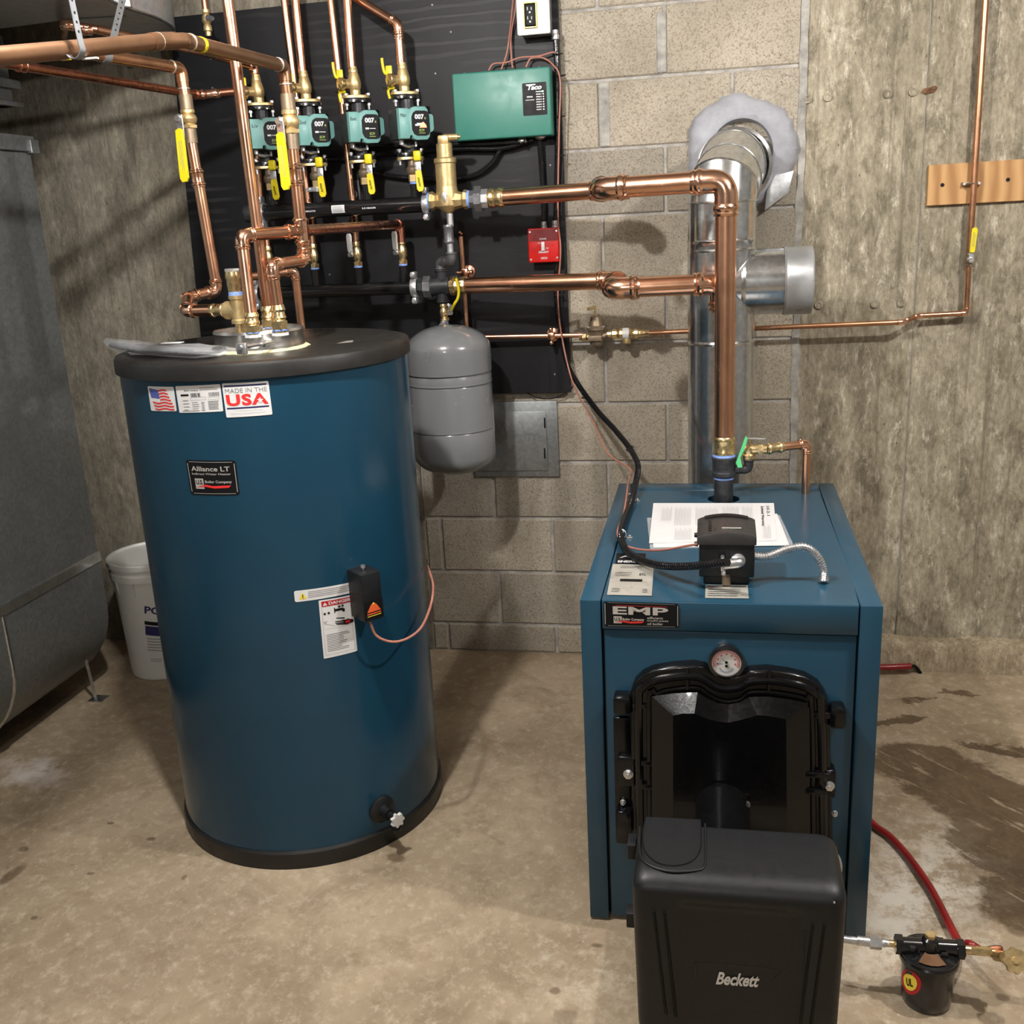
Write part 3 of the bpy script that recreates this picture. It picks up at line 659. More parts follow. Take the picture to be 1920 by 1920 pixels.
m.rings([ring, [V((hc.x+(p_.x-hc.x)*0.93, hc.y+(p_.y-hc.y)*0.93, 1.2665)) for p_ in ring]]); build('foam_seal', m, 'foam', hub)
m = MB(); a = atz(450, 652, 1.285); b = atz(514, 641, 1.285)
m.cyl(a, b, 0.0036, n=12); m.hexn(a+(b-a)*0.60, a+(b-a)*0.68, 0.0085); m.cyl(a-(b-a)*.02, a+(b-a)*0.5, 0.0055, 0.004, 12); m.box(a+V((-.012, 0.002, -.016)), a+V((.014, .012, .010)), 0.003)
build('clamp_bolt', m, 'nickel', hub)
# drain valve
dr = cylhit(715, 1516); da = dr[0]; dn = V((math.sin(da), -math.cos(da), 0)); dp = V((TC.x, TC.y, 0))+dn*TR+V((0, 0, dr[1]))
build('drain_boss', MB().lathe([(0.036, -0.002), (0.036, 0.006), (0.030, 0.010), (0.017, 0.014), (0.015, 0.04)], dp, dn, 28), 'plastic_black', tank)
m = MB().cyl(dp+dn*0.035, dp+dn*0.065, 0.010, n=16); q = dp+dn*0.058
m.tube(fillet([q, q+V((0, 0, -0.012))+dn*0.004, q+V((0, 0, -0.03))+dn*0.006], 0.01), 0.0095, 14); m.lathe([(0.0125, 0), (0.0125, 0.008)], q+V((0, 0, -0.034))+dn*0.006, (0, 0, 1), 16)
dv = build('drain_valve', m, 'plastic_black', tank)
q = dp+dn*0.068; x_, y_, z_ = frame(dn); R = []
for o_ in (0, 0.010):
    R.append([q+dn*o_+(x_*math.cos(2*PI*k/56)+y_*math.sin(2*PI*k/56))*(0.0165+0.0028*math.cos(7*2*PI*k/56)) for k in range(56)])
kn = build('knob', MB().rings(R), 'white_paint', dv)
# aquastat on the tank side
ab = cylhit(673, 1110)[0]; nb = V((math.sin(ab), -math.cos(ab), 0)); tb = V((math.cos(ab), math.sin(ab), 0))
c0 = V((TC.x, TC.y, 0))+nb*TR; zt_ = at(690, 1072, (c0+nb*0.05).y).z; zb_ = at(690, 1160, (c0+nb*0.05).y).z
wb2 = 0.026
tk = thing('tank_thermostat', c0+V((0, 0, zb_)), 'small black thermostat box on the side of the blue tank', 'thermostat')
m = MB(); m.T = Matrix((tb, -nb, V((0, 0, 1)))).transposed().to_4x4(); m.T.translation = c0
m.box((-wb2, -0.062, zb_), (wb2, 0.002, zt_), 0.0025)
build('case', m, 'plastic_black', tk)
fs = Surf(lambda u, v, o: c0+tb*(-wb2+2*wb2*u)+nb*(0.062+o)+V((0, 0, zb_+(zt_-zb_)*v)))
lb = build('label', s_rect(MB(), fs, 0.0, 0.03, 1, 0.42, 0.0006), 'ink_black', tk)
ink('emblem', 'ink_orange', lb, lambda m: (s_poly(m, fs, [(0.14, 0.19), (0.86, 0.19), (0.66, 0.33), (0.5, 0.385), (0.34, 0.33)], 0.001), s_rect(m, fs, 0.14, 0.14, 0.86, 0.165, 0.001, 2)))
ink('emblem_peak', 'ink_yellow', lb, lambda m: (s_poly(m, fs, [(0.42, 0.345), (0.58, 0.345), (0.5, 0.39)], 0.0014), s_rect(m, fs, 0.14, 0.10, 0.86, 0.115, 0.001, 2)))
q = c0+nb*0.03+V((0, 0, zt_)); build('screw', MB().lathe([(0.003, 0), (0.003, 0.006), (0.0065, 0.006), (0.0055, 0.012)], q, (0, 0, 1), 12), 'nickel', tk)
P = [c0+nb*0.03+tb*0.002+V((0, 0, zb_+0.004))]
P += [at(706, 1192, P[0].y-0.01), at(745, 1203, P[0].y+0.01), at(785, 1182, P[0].y+0.05), at(806, 1140, P[0].y+0.16), at(812, 1098, P[0].y+0.24), at(802, 1062, 2.52)]
w_ = build('thermostat_wire', MB().tube(spline(P), 0.0032, 8), 'wire_pink'); tag(w_, 'thin brown wire looping from the tank thermostat around the blue tank', 'wire')

# ================================================================== BOILER
bx0, bx1, bf, bb, bz = -0.2665, 0.3300, 1.963, 2.917, 0.775
boiler = thing('oil_boiler', ((bx0+bx1)/2, (bf+bb)/2, 0), 'blue sheet metal oil boiler with a black cast iron swing door', 'boiler')
sw = at(1127, 1180, bf).x-bx0
tx = 0.008   # the jacket flares slightly toward the back like the photo
def hexa(m, P, bev=0.002):
    bm = bmesh.new(); vs = [bm.verts.new(p) for p in P]
    for f in ((0, 1, 2, 3), (4, 7, 6, 5), (0, 4, 5, 1), (1, 5, 6, 2), (2, 6, 7, 3), (3, 7, 4, 0)): bm.faces.new([vs[i] for i in f])
    bmesh.ops.recalc_face_normals(bm, faces=bm.faces[:])
    if bev: bmesh.ops.bevel(bm, geom=bm.edges[:], offset=bev, segments=2, affect='EDGES', profile=0.5)
    bm.verts.index_update(); m._add([v.co.copy() for v in bm.verts], [[v.index for v in f.verts] for f in bm.faces]); bm.free(); return m
def slabx(xa, xb, y0, y1, z0, z1, fl=0.0, bev=0.002):
    return hexa(MB(), [(xa, y0, z0), (xb, y0, z0), (xb+fl, y1, z0), (xa+fl, y1, z0), (xa, y0, z1), (xb, y0, z1), (xb+fl, y1, z1), (xa+fl, y1, z1)], bev)
build('side_panel', slabx(bx0, bx0+sw, bf, bb, 0.006, bz, -0.002), 'blue_jacket', boiler)
build('side_panel', slabx(bx1-sw, bx1, bf, bb, -0.0+0.004, bz, 0.008), 'blue_jacket', boiler)
zl = at(1370, 1188, bf).z
# top panel with round hole for the riser
RX, RY = 0.0315, 2.750
def top_with_hole():
    m = MB(); xa, xb = bx0+sw+0.0025, bx1-sw-0.0025; y0, y1 = bf+0.004, 2.835; n_ = 48; z = bz-0.0005
    xs0 = lambda y: xa; xs1 = lambda y: xb+0.007*(y-bf)/(bb-bf)
    ring = []; out = []
    for k in range(n_):
        a = 2*PI*k/n_; c_, s_ = math.cos(a), math.sin(a); ring.append(V((RX+0.043*c_, RY+0.043*s_, z)))
        t_ = min([((xs1(RY) if c_ > 0 else xa)-RX)/c_ if abs(c_) > 1e-6 else 9, ((y1 if s_ > 0 else y0)-RY)/s_ if abs(s_) > 1e-6 else 9])
        out.append(V((RX+t_*c_, RY+t_*s_, z)))
    for cx_, cy_ in ((xs1(y1), y1), (xa, y1), (xa, y0), (xs1(y0), y0)):
        k = min(range(n_), key=lambda i: (out[i]-V((cx_, cy_, z))).length); out[k] = V((cx_, cy_, z))
    low = [p_-V((0, 0, 0.02)) for p_ in ring]
    m.rings([out, ring, low], False, False)
    m.rings([[p_-V((0, 0, 0.012)) for p_ in out], out], False, False)
    return m
build('top_panel', top_with_hole(), 'blue_jacket', boiler, 50)
build('top_rear_panel', slabx(bx0+sw+0.0025, bx1-sw+0.004, 2.838, bb, bz-0.02, bz, 0.002), 'blue_jacket', boiler)
build('front_header', MB().box((bx0+sw+0.0025, bf+0.001, zl+0.002), (bx1-sw-0.0025, bf+0.02, bz-0.001), 0.0025), 'blue_jacket', boiler)
build('front_panel', MB().box((bx0+sw+0.005, bf+0.006, 0.012), (bx1-sw-0.004, bf+0.022, zl-0.001), 0.002), 'blue_jacket', boiler)
build('inner_body', MB().box((bx0+0.03, bf+0.03, 0.05), (bx1-0.03, bb-0.002, bz-0.03)), 'cast_black', boiler)
for x_ in (bx0+0.06, bx1-0.07):
    for y_ in (bf+0.05, bb-0.07): build('foot', MB().box((x_-0.02, y_-0.02, 0), (x_+0.02, y_+0.02, 0.06), 0.003), 'cast_black', boiler)
FN = V((0, -1, 0))
sf = Surf.quad(at(1133, 1174, bf), at(1273, 1177, bf), at(1273, 1132, bf), at(1132, 1127, bf), FN)
st = build('name_plate', s_rect(MB(), sf, 0, 0, 1, 1, 0.0012, 4, 0.035, 3), 'ink_black', boiler)
ink('border', 'print_silver', st, lambda m: bord(m, sf, 0.012, 0.008, 3))
ink('large_lettering', 'print_silver', st, lambda m: s_text(m, 'EMP', sf, 0.12, 0.50, 0.86, 0.82, 0.0018, bold=0.03))
ink('rule_line', 'ink_red', st, lambda m: s_rect(m, sf, 0.16, 0.85, 0.85, 0.865, 0.0018))
ink('lettering', 'print_silver', st, lambda m: (s_rect(m, sf, 0.13, 0.14, 0.24, 0.42, 0.0016), s_text(m, 'Boiler Company', sf, 0.25, 0.24, 0.54, 0.36, 0.0018, bold=0.03), s_text(m, 'efficient', sf, 0.58, 0.34, 0.79, 0.44, 0.0018, bold=0.01), s_text(m, 'multi-pass', sf, 0.58, 0.22, 0.86, 0.32, 0.0018, bold=0.01), s_text(m, 'oil boiler', sf, 0.58, 0.10, 0.79, 0.20, 0.0018, bold=0.01)))
ink('emblem', 'ink_black', st, lambda m: s_text(m, 'U.S.', sf, 0.14, 0.24, 0.232, 0.38, 0.002, bold=0.03))
ink('swoosh', 'ink_red', st, lambda m: swoosh(m, sf, 0.14, 0.17, 0.54, 0.0022, 1.1))
def topq(*c): return Surf.quad(*[atz(x, y, bz) for x, y in c], (0, 0, 1))
sf = topq((1138, 1116), (1222, 1118), (1226, 1060), (1149, 1058))
st = build('certification_sticker', s_rect(MB(), sf, 0, 0, 1, 1, 0.0010, 4, 0.02), 'label_silver', boiler)
def cs_(m):
    s_rect(m, sf, 0.24, 0.42, 0.76, 0.50, 0.0015); s_text(m, 'ETL', sf, 0.68, 0.62, 0.84, 0.69, 0.0015, bold=.02)
    s_lines(m, sf, 0.2, 0.86, 0.8, 0.95, 2, 0.0015, 0.2); s_lines(m, sf, 0.08, 0.08, 0.3, 0.22, 3, 0.0015, .25); s_lines(m, sf, 0.78, 0.08, 0.9, 0.22, 3, 0.0015, .25); s_lines(m, sf, 0.1, 0.58, 0.5, 0.74, 3, 0.0015, 0.2)
ink('lettering', 'ink_black', st, cs_)
sf = topq((1154, 1057), (1208, 1058), (1211, 1038), (1156, 1038))
st = build('energy_sticker', s_rect(MB(), sf, 0, 0, 1, 1, 0.0010, 4), 'ink_black', boiler)
ink('lettering', 'label_white', st, lambda m: s_text(m, 'ENERGY', sf, 0.08, 0.08, 0.9, 0.28, 0.0014, bold=.03))
ink('mountain_emblem', 'label_white', st, lambda m: s_poly(m, sf, [(0.1, 0.5), (0.35, 0.8), (0.45, 0.62), (0.6, 0.85), (0.9, 0.5), (0.6, 0.7), (0.45, 0.5), (0.35, 0.66)], 0.0014))
sf = topq((1322, 1122), (1404, 1123), (1402, 1098), (1323, 1097))
st = build('thermostat_sticker', s_rect(MB(), sf, 0, 0, 1, 1, 0.0010, 4), 'label_silver', boiler)
ink('lettering', 'ink_black', st, lambda m: (s_rect(m, sf, 0.04, 0.86, 0.96, 0.93, 0.0014), s_lines(m, sf, 0.06, 0.1, 0.94, 0.7, 4, 0.0014, 0.25)))
# cast iron door --------------------------------------------------
dy = bf+0.006
def F(px, py, y): q = at(px, py, y); return (q.x, q.z)
def FP(pts, y): return [F(a, b, y) for a, b in pts]
door = [(1184, 1585), (1182, 1300), (1190, 1280), (1205, 1266), (1225, 1257), (1262, 1251), (1300, 1248), (1322, 1252), (1335, 1262), (1365, 1272), (1395, 1265), (1405, 1259), (1440, 1257), (1480, 1263), (1510, 1270), (1535, 1284), (1549, 1304), (1555, 1330), (1562, 1610), (1500, 1640), (1250, 1640)]
yo = dy-0.030
dr_ = build('swing_door', MB().prism(FP(door, yo), (0, dy, 0), (1, 0, 0), (0, 0, 1), (0, yo-dy, 0), 0.006, 3), 'cast_black', boiler)
# raised rim following the edge
rim = [(1200, 1580), (1197, 1312), (1205, 1292), (1222, 1278), (1262, 1270), (1300, 1268), (1322, 1275), (1342, 1288), (1365, 1292), (1388, 1288), (1404, 1279), (1440, 1276), (1480, 1281), (1512, 1290), (1532, 1304), (1540, 1325), (1546, 1600)]
build('door_rim', MB().tube(spline([at(a, b, yo-0.002) for a, b in rim], 4), 0.0085, 10), 'cast_black', dr_)
rim2 = [(1219, 1575), (1218, 1316), (1232, 1301), (1262, 1293), (1306, 1290), (1325, 1301), (1346, 1312), (1366, 1316), (1390, 1311), (1405, 1299), (1440, 1298), (1480, 1303), (1512, 1311), (1522, 1326), (1526, 1590)]
build('door_rib', MB().tube(spline([at(a, b, yo-0.002) for a, b in rim2], 4), 0.006, 10), 'cast_black', dr_)
for (a, b) in (((1288, 1254), (1289, 1292)), ((1443, 1258), (1441, 1298))):
    build('web', MB().tube([at(*a, yo-0.004), at(*b, yo-0.004)], 0.004, 8), 'cast_black', dr_)
# hopper shaped central boss
ob = [(1222, 1600), (1222, 1306), (1262, 1300), (1308, 1298), (1326, 1309), (1345, 1318), (1366, 1321), (1388, 1317), (1404, 1307), (1440, 1306), (1480, 1311), (1512, 1318), (1518, 1330), (1520, 1620)]
ib = [(1262, 1600), (1262, 1342), (1280, 1338), (1302, 1338), (1324, 1347), (1345, 1353), (1366, 1355), (1388, 1350), (1420, 1341), (1440, 1342), (1458, 1346), (1472, 1348), (1474, 1352), (1476, 1620)]
yb_ = yo-0.027
R0 = [at(a, b, yo) for a, b in ob]; R1 = [at(a, b, yo-0.008) for a, b in ob]; R2 = [at(a, b, yb_) for a, b in ib]
# pull the base outward so that the chamfers read from above
build('door_boss', MB().rings([R0, R1, R2]), 'cast_black', dr_, 9)
# burner mounting flange and burner throat
fl = [(1335, 1560), (1333, 1478), (1342, 1473), (1365, 1476), (1380, 1490), (1398, 1498), (1408, 1560)]
build('burner_flange', MB().prism(FP(fl, yb_-0.012), (0, yb_, 0), (1, 0, 0), (0, 0, 1), (0, -0.012, 0), 0.003), 'cast_black', dr_)
for a in ((1343, 1487), (1384, 1529), (1401, 1507)): q = at(*a, yb_-0.012); build('bolt', MB().lathe([(0.0062, 0), (0.0062, 0.005), (0.003, 0.005), (0.003, 0.002)], q, FN, 16), 'nickel', dr_)
# hinges, latch lugs and bolts
def lug(name, px0, py0, px1, py1, y0, y1, bev=0.004, par=None, mat='cast_black'):
    a = at(px0, py1, y1); b = at(px1, py0, y1)
    return build(name, MB().box((a.x, y1, a.z), (b.x, y0, b.z), bev), mat, par or boiler)
lug('hinge_bar', 1155, 1347, 1180, 1582, dy, dy-0.014)
lug('hinge_lug', 1150, 1310, 1182, 1342, dy, dy-0.042, 0.006); lug('hinge_lug', 1155, 1524, 1184, 1566, dy, dy-0.042, 0.006)
lug('hinge_lug', 1556, 1330, 1587, 1368, dy, dy-0.042, 0.007); lug('latch_lug', 1158, 1422, 1210, 1474, dy-0.01, dy-0.030, 0.004)
lug('latch_lug', 1520, 1446, 1568, 1496, dy, dy-0.036, 0.006)
lug('latch_arm', 1185, 1322, 1225, 1328, dy, dy-0.036, 0.002); lug('latch_arm', 1515, 1338, 1560, 1347, dy, dy-0.036, 0.002)
lug('latch_arm', 1190, 1428, 1226, 1436, dy, dy-0.038, 0.002); lug('latch_arm', 1190, 1472, 1226, 1480, dy, dy-0.038, 0.002)
lug('latch_arm', 1512, 1452, 1560, 1458, dy, dy-0.044, 0.002); lug('latch_arm', 1512, 1482, 1550, 1490, dy, dy-0.044, 0.002)
def hexbolt(px, py, y, r, par=boiler):
    q = at(px, py, y); m = MB().lathe([(r*1.25, 0), (r*1.25, 0.002)], q, FN, 20); m.hexn(q+FN*0.002, q+FN*0.009, r); m.lathe([(r*0.55, 0), (r*0.5, 0.003)], q+FN*0.009, FN, 14)
    return build('bolt', m, 'nickel', par)
hexbolt(1178, 1451, dy-0.030, 0.0085); hexbolt(1555, 1473, dy-0.036, 0.0085); hexbolt(1168, 1503, dy-0.014, 0.005); hexbolt(1565, 1524, dy, 0.005)
# pressure and temperature gauge
gp = at(1362, 1242, dy-0.03); gr = 31*mpp(gp)
ga = thing('pressure_gauge', gp+V((0, 0.03, 0)), 'round white dial gauge above the black boiler door', 'gauge')
build('case', MB().lathe([(gr*0.9, 0), (gr*0.95, 0.010), (gr*1.08, 0.030), (gr*1.08, 0.036), (gr*0.88, 0.038), (gr*0.87, 0.033)], gp+V((0, 0.032, 0)), FN, 48, cap1=False), 'black_paint', ga)
gf = gp+V((0, -0.0005, 0)); gl = build('dial', MB().lathe([(gr*0.885, 0), (gr*0.885, 0.0005)], gf, FN, 48), 'gauge_face', ga)
gs = Surf(lambda u, v, o: gf+V((gr*0.92*u, -0.0006-o, gr*0.92*v)))
def arc(m, r0, r1, a0, a1, n_, fill, cx=0, cy=0):
    for k in range(n_):
        a = math.radians(a0+(a1-a0)*k/(n_-1)); da_ = math.radians(abs(a1-a0)/(n_-1)*fill/2)
        m._add([gs.fn(cx+r*math.cos(a+s_), cy+r*math.sin(a+s_), 0.0004) for r, s_ in ((r0, -da_), (r0, da_), (r1, da_), (r1, -da_))], [[0, 1, 2, 3]])
ink('scale', 'ink_red', gl, lambda m: (arc(m, 0.68, 0.84, 200, -20, 34, 0.4), arc(m, 0.84, 0.87, 200, -20, 34, 1.0), arc(m, 0.55, 0.63, 190, -10, 7, 0.35)))
ink('lower_scale', 'ink_blue', gl, lambda m: (arc(m, 0.42, 0.52, 200, 340, 16, 0.35, 0, -0.25), arc(m, 0.40, 0.42, 200, 340, 16, 1.0, 0, -0.25), s_rect(m, gs, -0.6, -0.12, -0.25, -0.08, 0.0004, 2)))
m = MB()
for (cx, cy, a, l) in ((0.0, 0.02, 137, 0.62), (0.0, -0.24, -32, 0.55)):
    a = math.radians(a); d_ = (math.cos(a), math.sin(a)); n_ = (-d_[1]*0.02, d_[0]*0.02)
    m._add([gs.fn(cx+n_[0], cy+n_[1], 0.0008), gs.fn(cx-n_[0], cy-n_[1], 0.0008), gs.fn(cx+d_[0]*l, cy+d_[1]*l, 0.0008)], [[0, 1, 2]])
    m.lathe([(gr*0.09, 0), (gr*0.08, 0.0015)], gs.fn(cx, cy, 0.0006), FN, 14)
build('needle', m, 'ink_black', gl)

# ---------------------------------------------------------------- burner with black cover
by = 1.455
bl_ = at(1190, 1690, by); br_ = at(1584, 1708, by); btz = at(1380, 1680, by).z+0.012
kb = at(1385, 1548, 1.0); byb = (btz-CAM.z)/(kb.z-CAM.z)   # where the rear edge of the cover lies
burner = thing('oil_burner', ((bl_.x+br_.x)/2, by+0.1, at(1385, 1935, by).z-0.03), 'black plastic covered oil burner hanging on the front of the boiler', 'burner')
xl, xr = at(1184, 1750, by).x, at(1590, 1760, by).x; xc, hw = (xl+xr)/2, (xr-xl)/2
zbot = at(1385, 1935, by).z-0.03
def cover_ring(z):
    t_ = (btz-z)/(btz-zbot); k = min(1, max(0, (t_-0.10)/0.10)); k = k*k*(3-2*k)
    top = max(0, 1-t_/0.085); rr = 0.022*(1-math.sqrt(max(0, 1-top*top)))
    h = hw*(1-0.035*t_)-rr; yf = by+0.004+0.012*t_+rr*1.6+0.010*max(0, 1-t_/0.2); dpt = 0.016*k
    bk = byb-rr*0.6-0.02*t_
    P = []; c_ = 0.022
    for a in range(5):
        an = PI+a*PI/8; P.append((-h+c_+c_*math.cos(an), yf+c_+c_*math.sin(an)))
    for u in (-0.80, -0.62): P.append((u*h, yf))
    P += [(-0.53*h, yf+dpt*0.9), (-0.47*h, yf+dpt), (-0.2*h, yf+dpt), (0.2*h, yf+dpt), (0.52*h, yf+dpt), (0.57*h, yf+dpt*0.9), (0.64*h, yf), (0.84*h, yf)]
    for a in range(5):
        an = 1.5*PI+a*PI/8; P.append((h-c_+c_*math.cos(an), yf+c_+c_*math.sin(an)))
    c2 = 0.02
    for a in range(4):
        an = a*PI/6; P.append((h-c2+c2*math.cos(an), bk-c2+c2*math.sin(an)))
    for a in range(4):
        an = PI/2+a*PI/6; P.append((-h+c2+c2*math.cos(an), bk-c2+c2*math.sin(an)))
    return [V((xc+x_, y_, z)) for x_, y_ in P]
zsv = [zbot]+[zbot+(btz-zbot)*k/18 for k in range(1, 14)]+[btz-(btz-zbot)*q for q in (0.24, 0.21, 0.18, 0.155, 0.13, 0.11, 0.095, 0.08, 0.066, 0.052, 0.038, 0.026, 0.015, 0.007, 0.002, 0)]
cov = build('cover', MB().rings([cover_ring(z) for z in zsv]), 'plastic_black', burner, 50)
# slots on the front
fy = lambda x_, z: min(V(p_).y for p_ in cover_ring(z))
for (a, b) in (((1226, 1708), (1249, 1902)), ((1246, 1710), (1268, 1906)), ((1524, 1732), (1500, 1925)), ((1546, 1732), (1520, 1925))):
    q0, q1 = at(*a, by+0.006), at(*b, by+0.014); q0.y = fy(0, q0.z)-0.0003; q1.y = fy(0, q1.z)-0.0003
    build('vent_slot', MB().tube([q0, (q0+q1)/2, q1], 0.0026, 6), 'ink_black', cov)
# finger recess on top (the round-ended hatch)
zq = btz+0.0006
hl = [(1211, 1532), (1206, 1560), (1207, 1585), (1215, 1603), (1232, 1617), (1258, 1623), (1284, 1620), (1303, 1610), (1313, 1590), (1314, 1565), (1313, 1537)]
P = [atz(a, b, zq) for a, b in hl]
build('hatch', MB().rings([[p_-V((0, 0, 0.004)) for p_ in P], [V((p_.x, p_.y, zq+0.0006)) for p_ in P]]), 'plastic_black', cov)
build('hatch_seam', MB().tube(spline(P, 4), 0.0014, 6), 'ink_black', cov)
hl = [(1200, 1550), (1199, 1590), (1205, 1612), (1225, 1626), (1258, 1634), (1300, 1633), (1320, 1626), (1323, 1600), (1322, 1545)]
build('hatch_ridge', MB().tube(spline([atz(a, b, btz+0.0004) for a, b in hl], 4), 0.0022, 8), 'plastic_black', cov)
# logo panel + lettering
yy = cover_ring(zbot+(btz-zbot)*0.4)[9].y-0.0004
lf = lambda px, py: at(px, py, yy)
build('logo_ridge', MB().tube([lf(1306, 1838), lf(1302, 1806), lf(1320, 1805), lf(1440, 1815), lf(1466, 1820), lf(1452, 1836)], 0.0012, 6), 'plastic_dark', cov)
sf = Surf.quad(lf(1342, 1845), lf(1424, 1851), lf(1424, 1827), lf(1342, 1821), FN)
ink('lettering', 'white_paint', cov, lambda m: s_text(m, 'Beckett', sf, 0, 0, 1, 1, 0.001, bold=0.03, shear=0.35))
for (a, b) in ((1564, 1692), (1223, 1548)):
    q = atz(a, b, btz-0.003); build('cover_screw', MB().ball(q, 0.002, 6), 'nickel', cov)
# burner body and air tube behind the cover
m = MB().cyl((xc-0.02, byb-0.03, btz-0.14), (xc-0.02, yb_+0.004, btz-0.135), 0.055, n=32)
build('air_tube', m, 'cast_black', burner)
build('housing', MB().box((xc-hw*0.85, byb-0.05, zbot+0.02), (xc+hw*0.85, byb+0.02, btz-0.03), 0.01), 'cast_black', burner)
q = at(1572, 1622, byb+0.02); build('flexible_conduit', MB().tube(spline([q+V((-0.02, 0.01, 0.03)), q+V((-0.002, 0.0, 0.012)), q+V((-0.002, -0.01, -0.012)), q+V((-.02, -.02, -.03))]), 0.006, 10), 'zinc', burner)
q = at(1183, 1590, byb-0.01); build('latch', MB().box(q+V((-0.006, -0.01, -0.018)), q+V((0.01, 0.03, 0.012)), 0.002), 'plastic_black', burner)
q = at(1180, 1725, byb+0.02); build('latch', MB().box(q+V((-0.006, -0.0, -0.018)), q+V((0.02, 0.03, 0.014)), 0.002), 'plastic_black', burner)

# ---------------------------------------------------------------- flue
FX, FY_, FR_ = at(1350, 880, 3.08).x, 3.08, 0.0955
wc = at(1388, 287, D-0.02)
flue = thing('flue_pipe', (FX, FY_, 0.3), 'shiny galvanized flue pipe rising behind the boiler into the block wall', 'flue pipe')
def seamtube(name, a, b, r, mat='galvanized', par=None, bead=True, r1=None):
    a, b = V(a), V(b); l = (b-a).length; r1 = r1 or r
    pf = [(r, 0), (r1, l)]
    if bead: pf = [(r, 0), (r, 0.006), (r*1.03, 0.011), (r, 0.017), (r1, l-0.017), (r1*1.025, l-0.012), (r1, l-0.006), (r1, l)]
    return build(name, MB().lathe(pf, a, b-a, 64, cap0=False, cap1=False), mat, par or flue, 25)
z_t0 = at(1350, 640, FY_).z; z_t1 = at(1360, 462, FY_).z; z_e = at(1366, 378, FY_).z
FXt = FX+0.004
build('lower_pipe', MB().lathe([(FR_, 0.35), (FR_, z_t0-0.004), (FR_*1.03, z_t0+0.002), (FR_, z_t0+0.008)], (FX, FY_, 0), (0, 0, 1), 64, cap0=False, cap1=False), 'galvanized', flue, 25)
build('tee_body', MB().lathe([(FR_*1.0, z_t0), (FR_*1.01, z_t1)], (FX, FY_, 0), (0, 0, 1), 64, cap0=False, cap1=False), 'galvanized', flue, 25)
tz = at(1465, 527, FY_).z; tr_ = 0.092; cxr = at(1476, 530, FY_).x; cx2 = at(1524, 530, FY_-0.03).x
build('tee_branch', MB().lathe([(tr_, 0), (tr_, cxr-FX)], (FX, FY_, tz), (1, 0, 0), 64, cap0=False, cap1=False), 'galvanized', flue)
m = MB(); m.tube([V((FX+math.sqrt(max(0, (FR_*1.008)**2-(tr_*math.cos(q))**2)), FY_+tr_*math.cos(q), tz+tr_*math.sin(q))) for q in [2*PI*k/64 for k in range(64)]], 0.0022, 6, closed=True); build('tee_seam', m, 'galvanized', flue)
build('branch_collar', MB().lathe([(tr_*1.0, -0.13), (tr_*1.02, -0.125), (tr_*1.0, -0.118)], (cxr, FY_, tz), (1, 0, 0), 64, cap0=False, cap1=False), 'galvanized', flue)
build('end_cap', MB().lathe([(tr_*1.03, -0.012), (tr_*1.05, -0.006), (tr_*1.03, 0.0), (tr_*1.03, cx2-cxr-0.004), (tr_*1.0, cx2-cxr), (tr_*0.94, cx2-cxr), (tr_*0.92, cx2-cxr-0.006)], (cxr, FY_, tz), (1, 0, 0), 64, cap0=False), 'grey_cap', flue)
build('crimped_joint', MB().lathe([(FR_*1.015, z_t1-0.012), (FR_*1.03, z_t1-0.008), (FR_*1.0, z_t1-0.002), (FR_*1.0, z_t1+0.012), (FR_*1.025, z_t1+0.018), (FR_, z_t1+0.024), (FR_*0.985, z_e)], (FX, FY_, 0), (0, 0, 1), 64, cap0=False, cap1=False), 'galvanized', flue, 25)
# gored elbow: rings along a curved path from vertical to horizontal
we = at(1377, 312, D-0.02)
pts = [V((FX, FY_, z_e)), V((FX+0.004, FY_+0.008, z_e+0.045)), V((FX+(we.x-FX)*0.4, FY_+0.065, we.z-0.045)), V((FX+(we.x-FX)*0.75, FY_+0.15, we.z-0.006)), V((we.x, D-0.06, we.z))]
build('wall_collar', MB().lathe([(0.102, 0), (0.112, 0.004), (0.112, 0.012), (0.108, 0.016), (0.108, 0.15)], (we.x, D-0.075, we.z), (0, 1, 0), 64, cap1=False, cap0=False), 'galvanized', flue, 25)
dirs = [V((0, 0, 1))]+[((pts[i+1]-pts[i]).normalized()+(pts[i]-pts[i-1]).normalized()).normalized() for i in range(1, 4)]+[V((0, 1, 0))]
RG = []
for p_, d_ in zip(pts, dirs):
    x_ = V((1, 0, 0)); x_ = (x_-d_*x_.dot(d_)).normalized(); y_ = d_.cross(x_)
    RG.append((p_, x_, y_))
for i in range(4):
    r_ = FR_*1.0
    mk = lambda g, k: [g[0]+(g[1]*math.cos(2*PI*j/64)+g[2]*math.sin(2*PI*j/64)*(1.08 if 0 < k < 4 else 1))*r_ for j in range(64)]
    build('elbow_gore', MB().rings([mk(RG[i], i), mk(RG[i+1], i+1)], False, False), 'galvanized', flue, 25)
    if i: build('gore_seam', MB().tube(mk(RG[i], i), 0.0028, 8, closed=True), 'galvanized', flue)
build('gore_seam', MB().tube(mk(RG[0], 0), 0.0028, 8, closed=True), 'galvanized', flue)
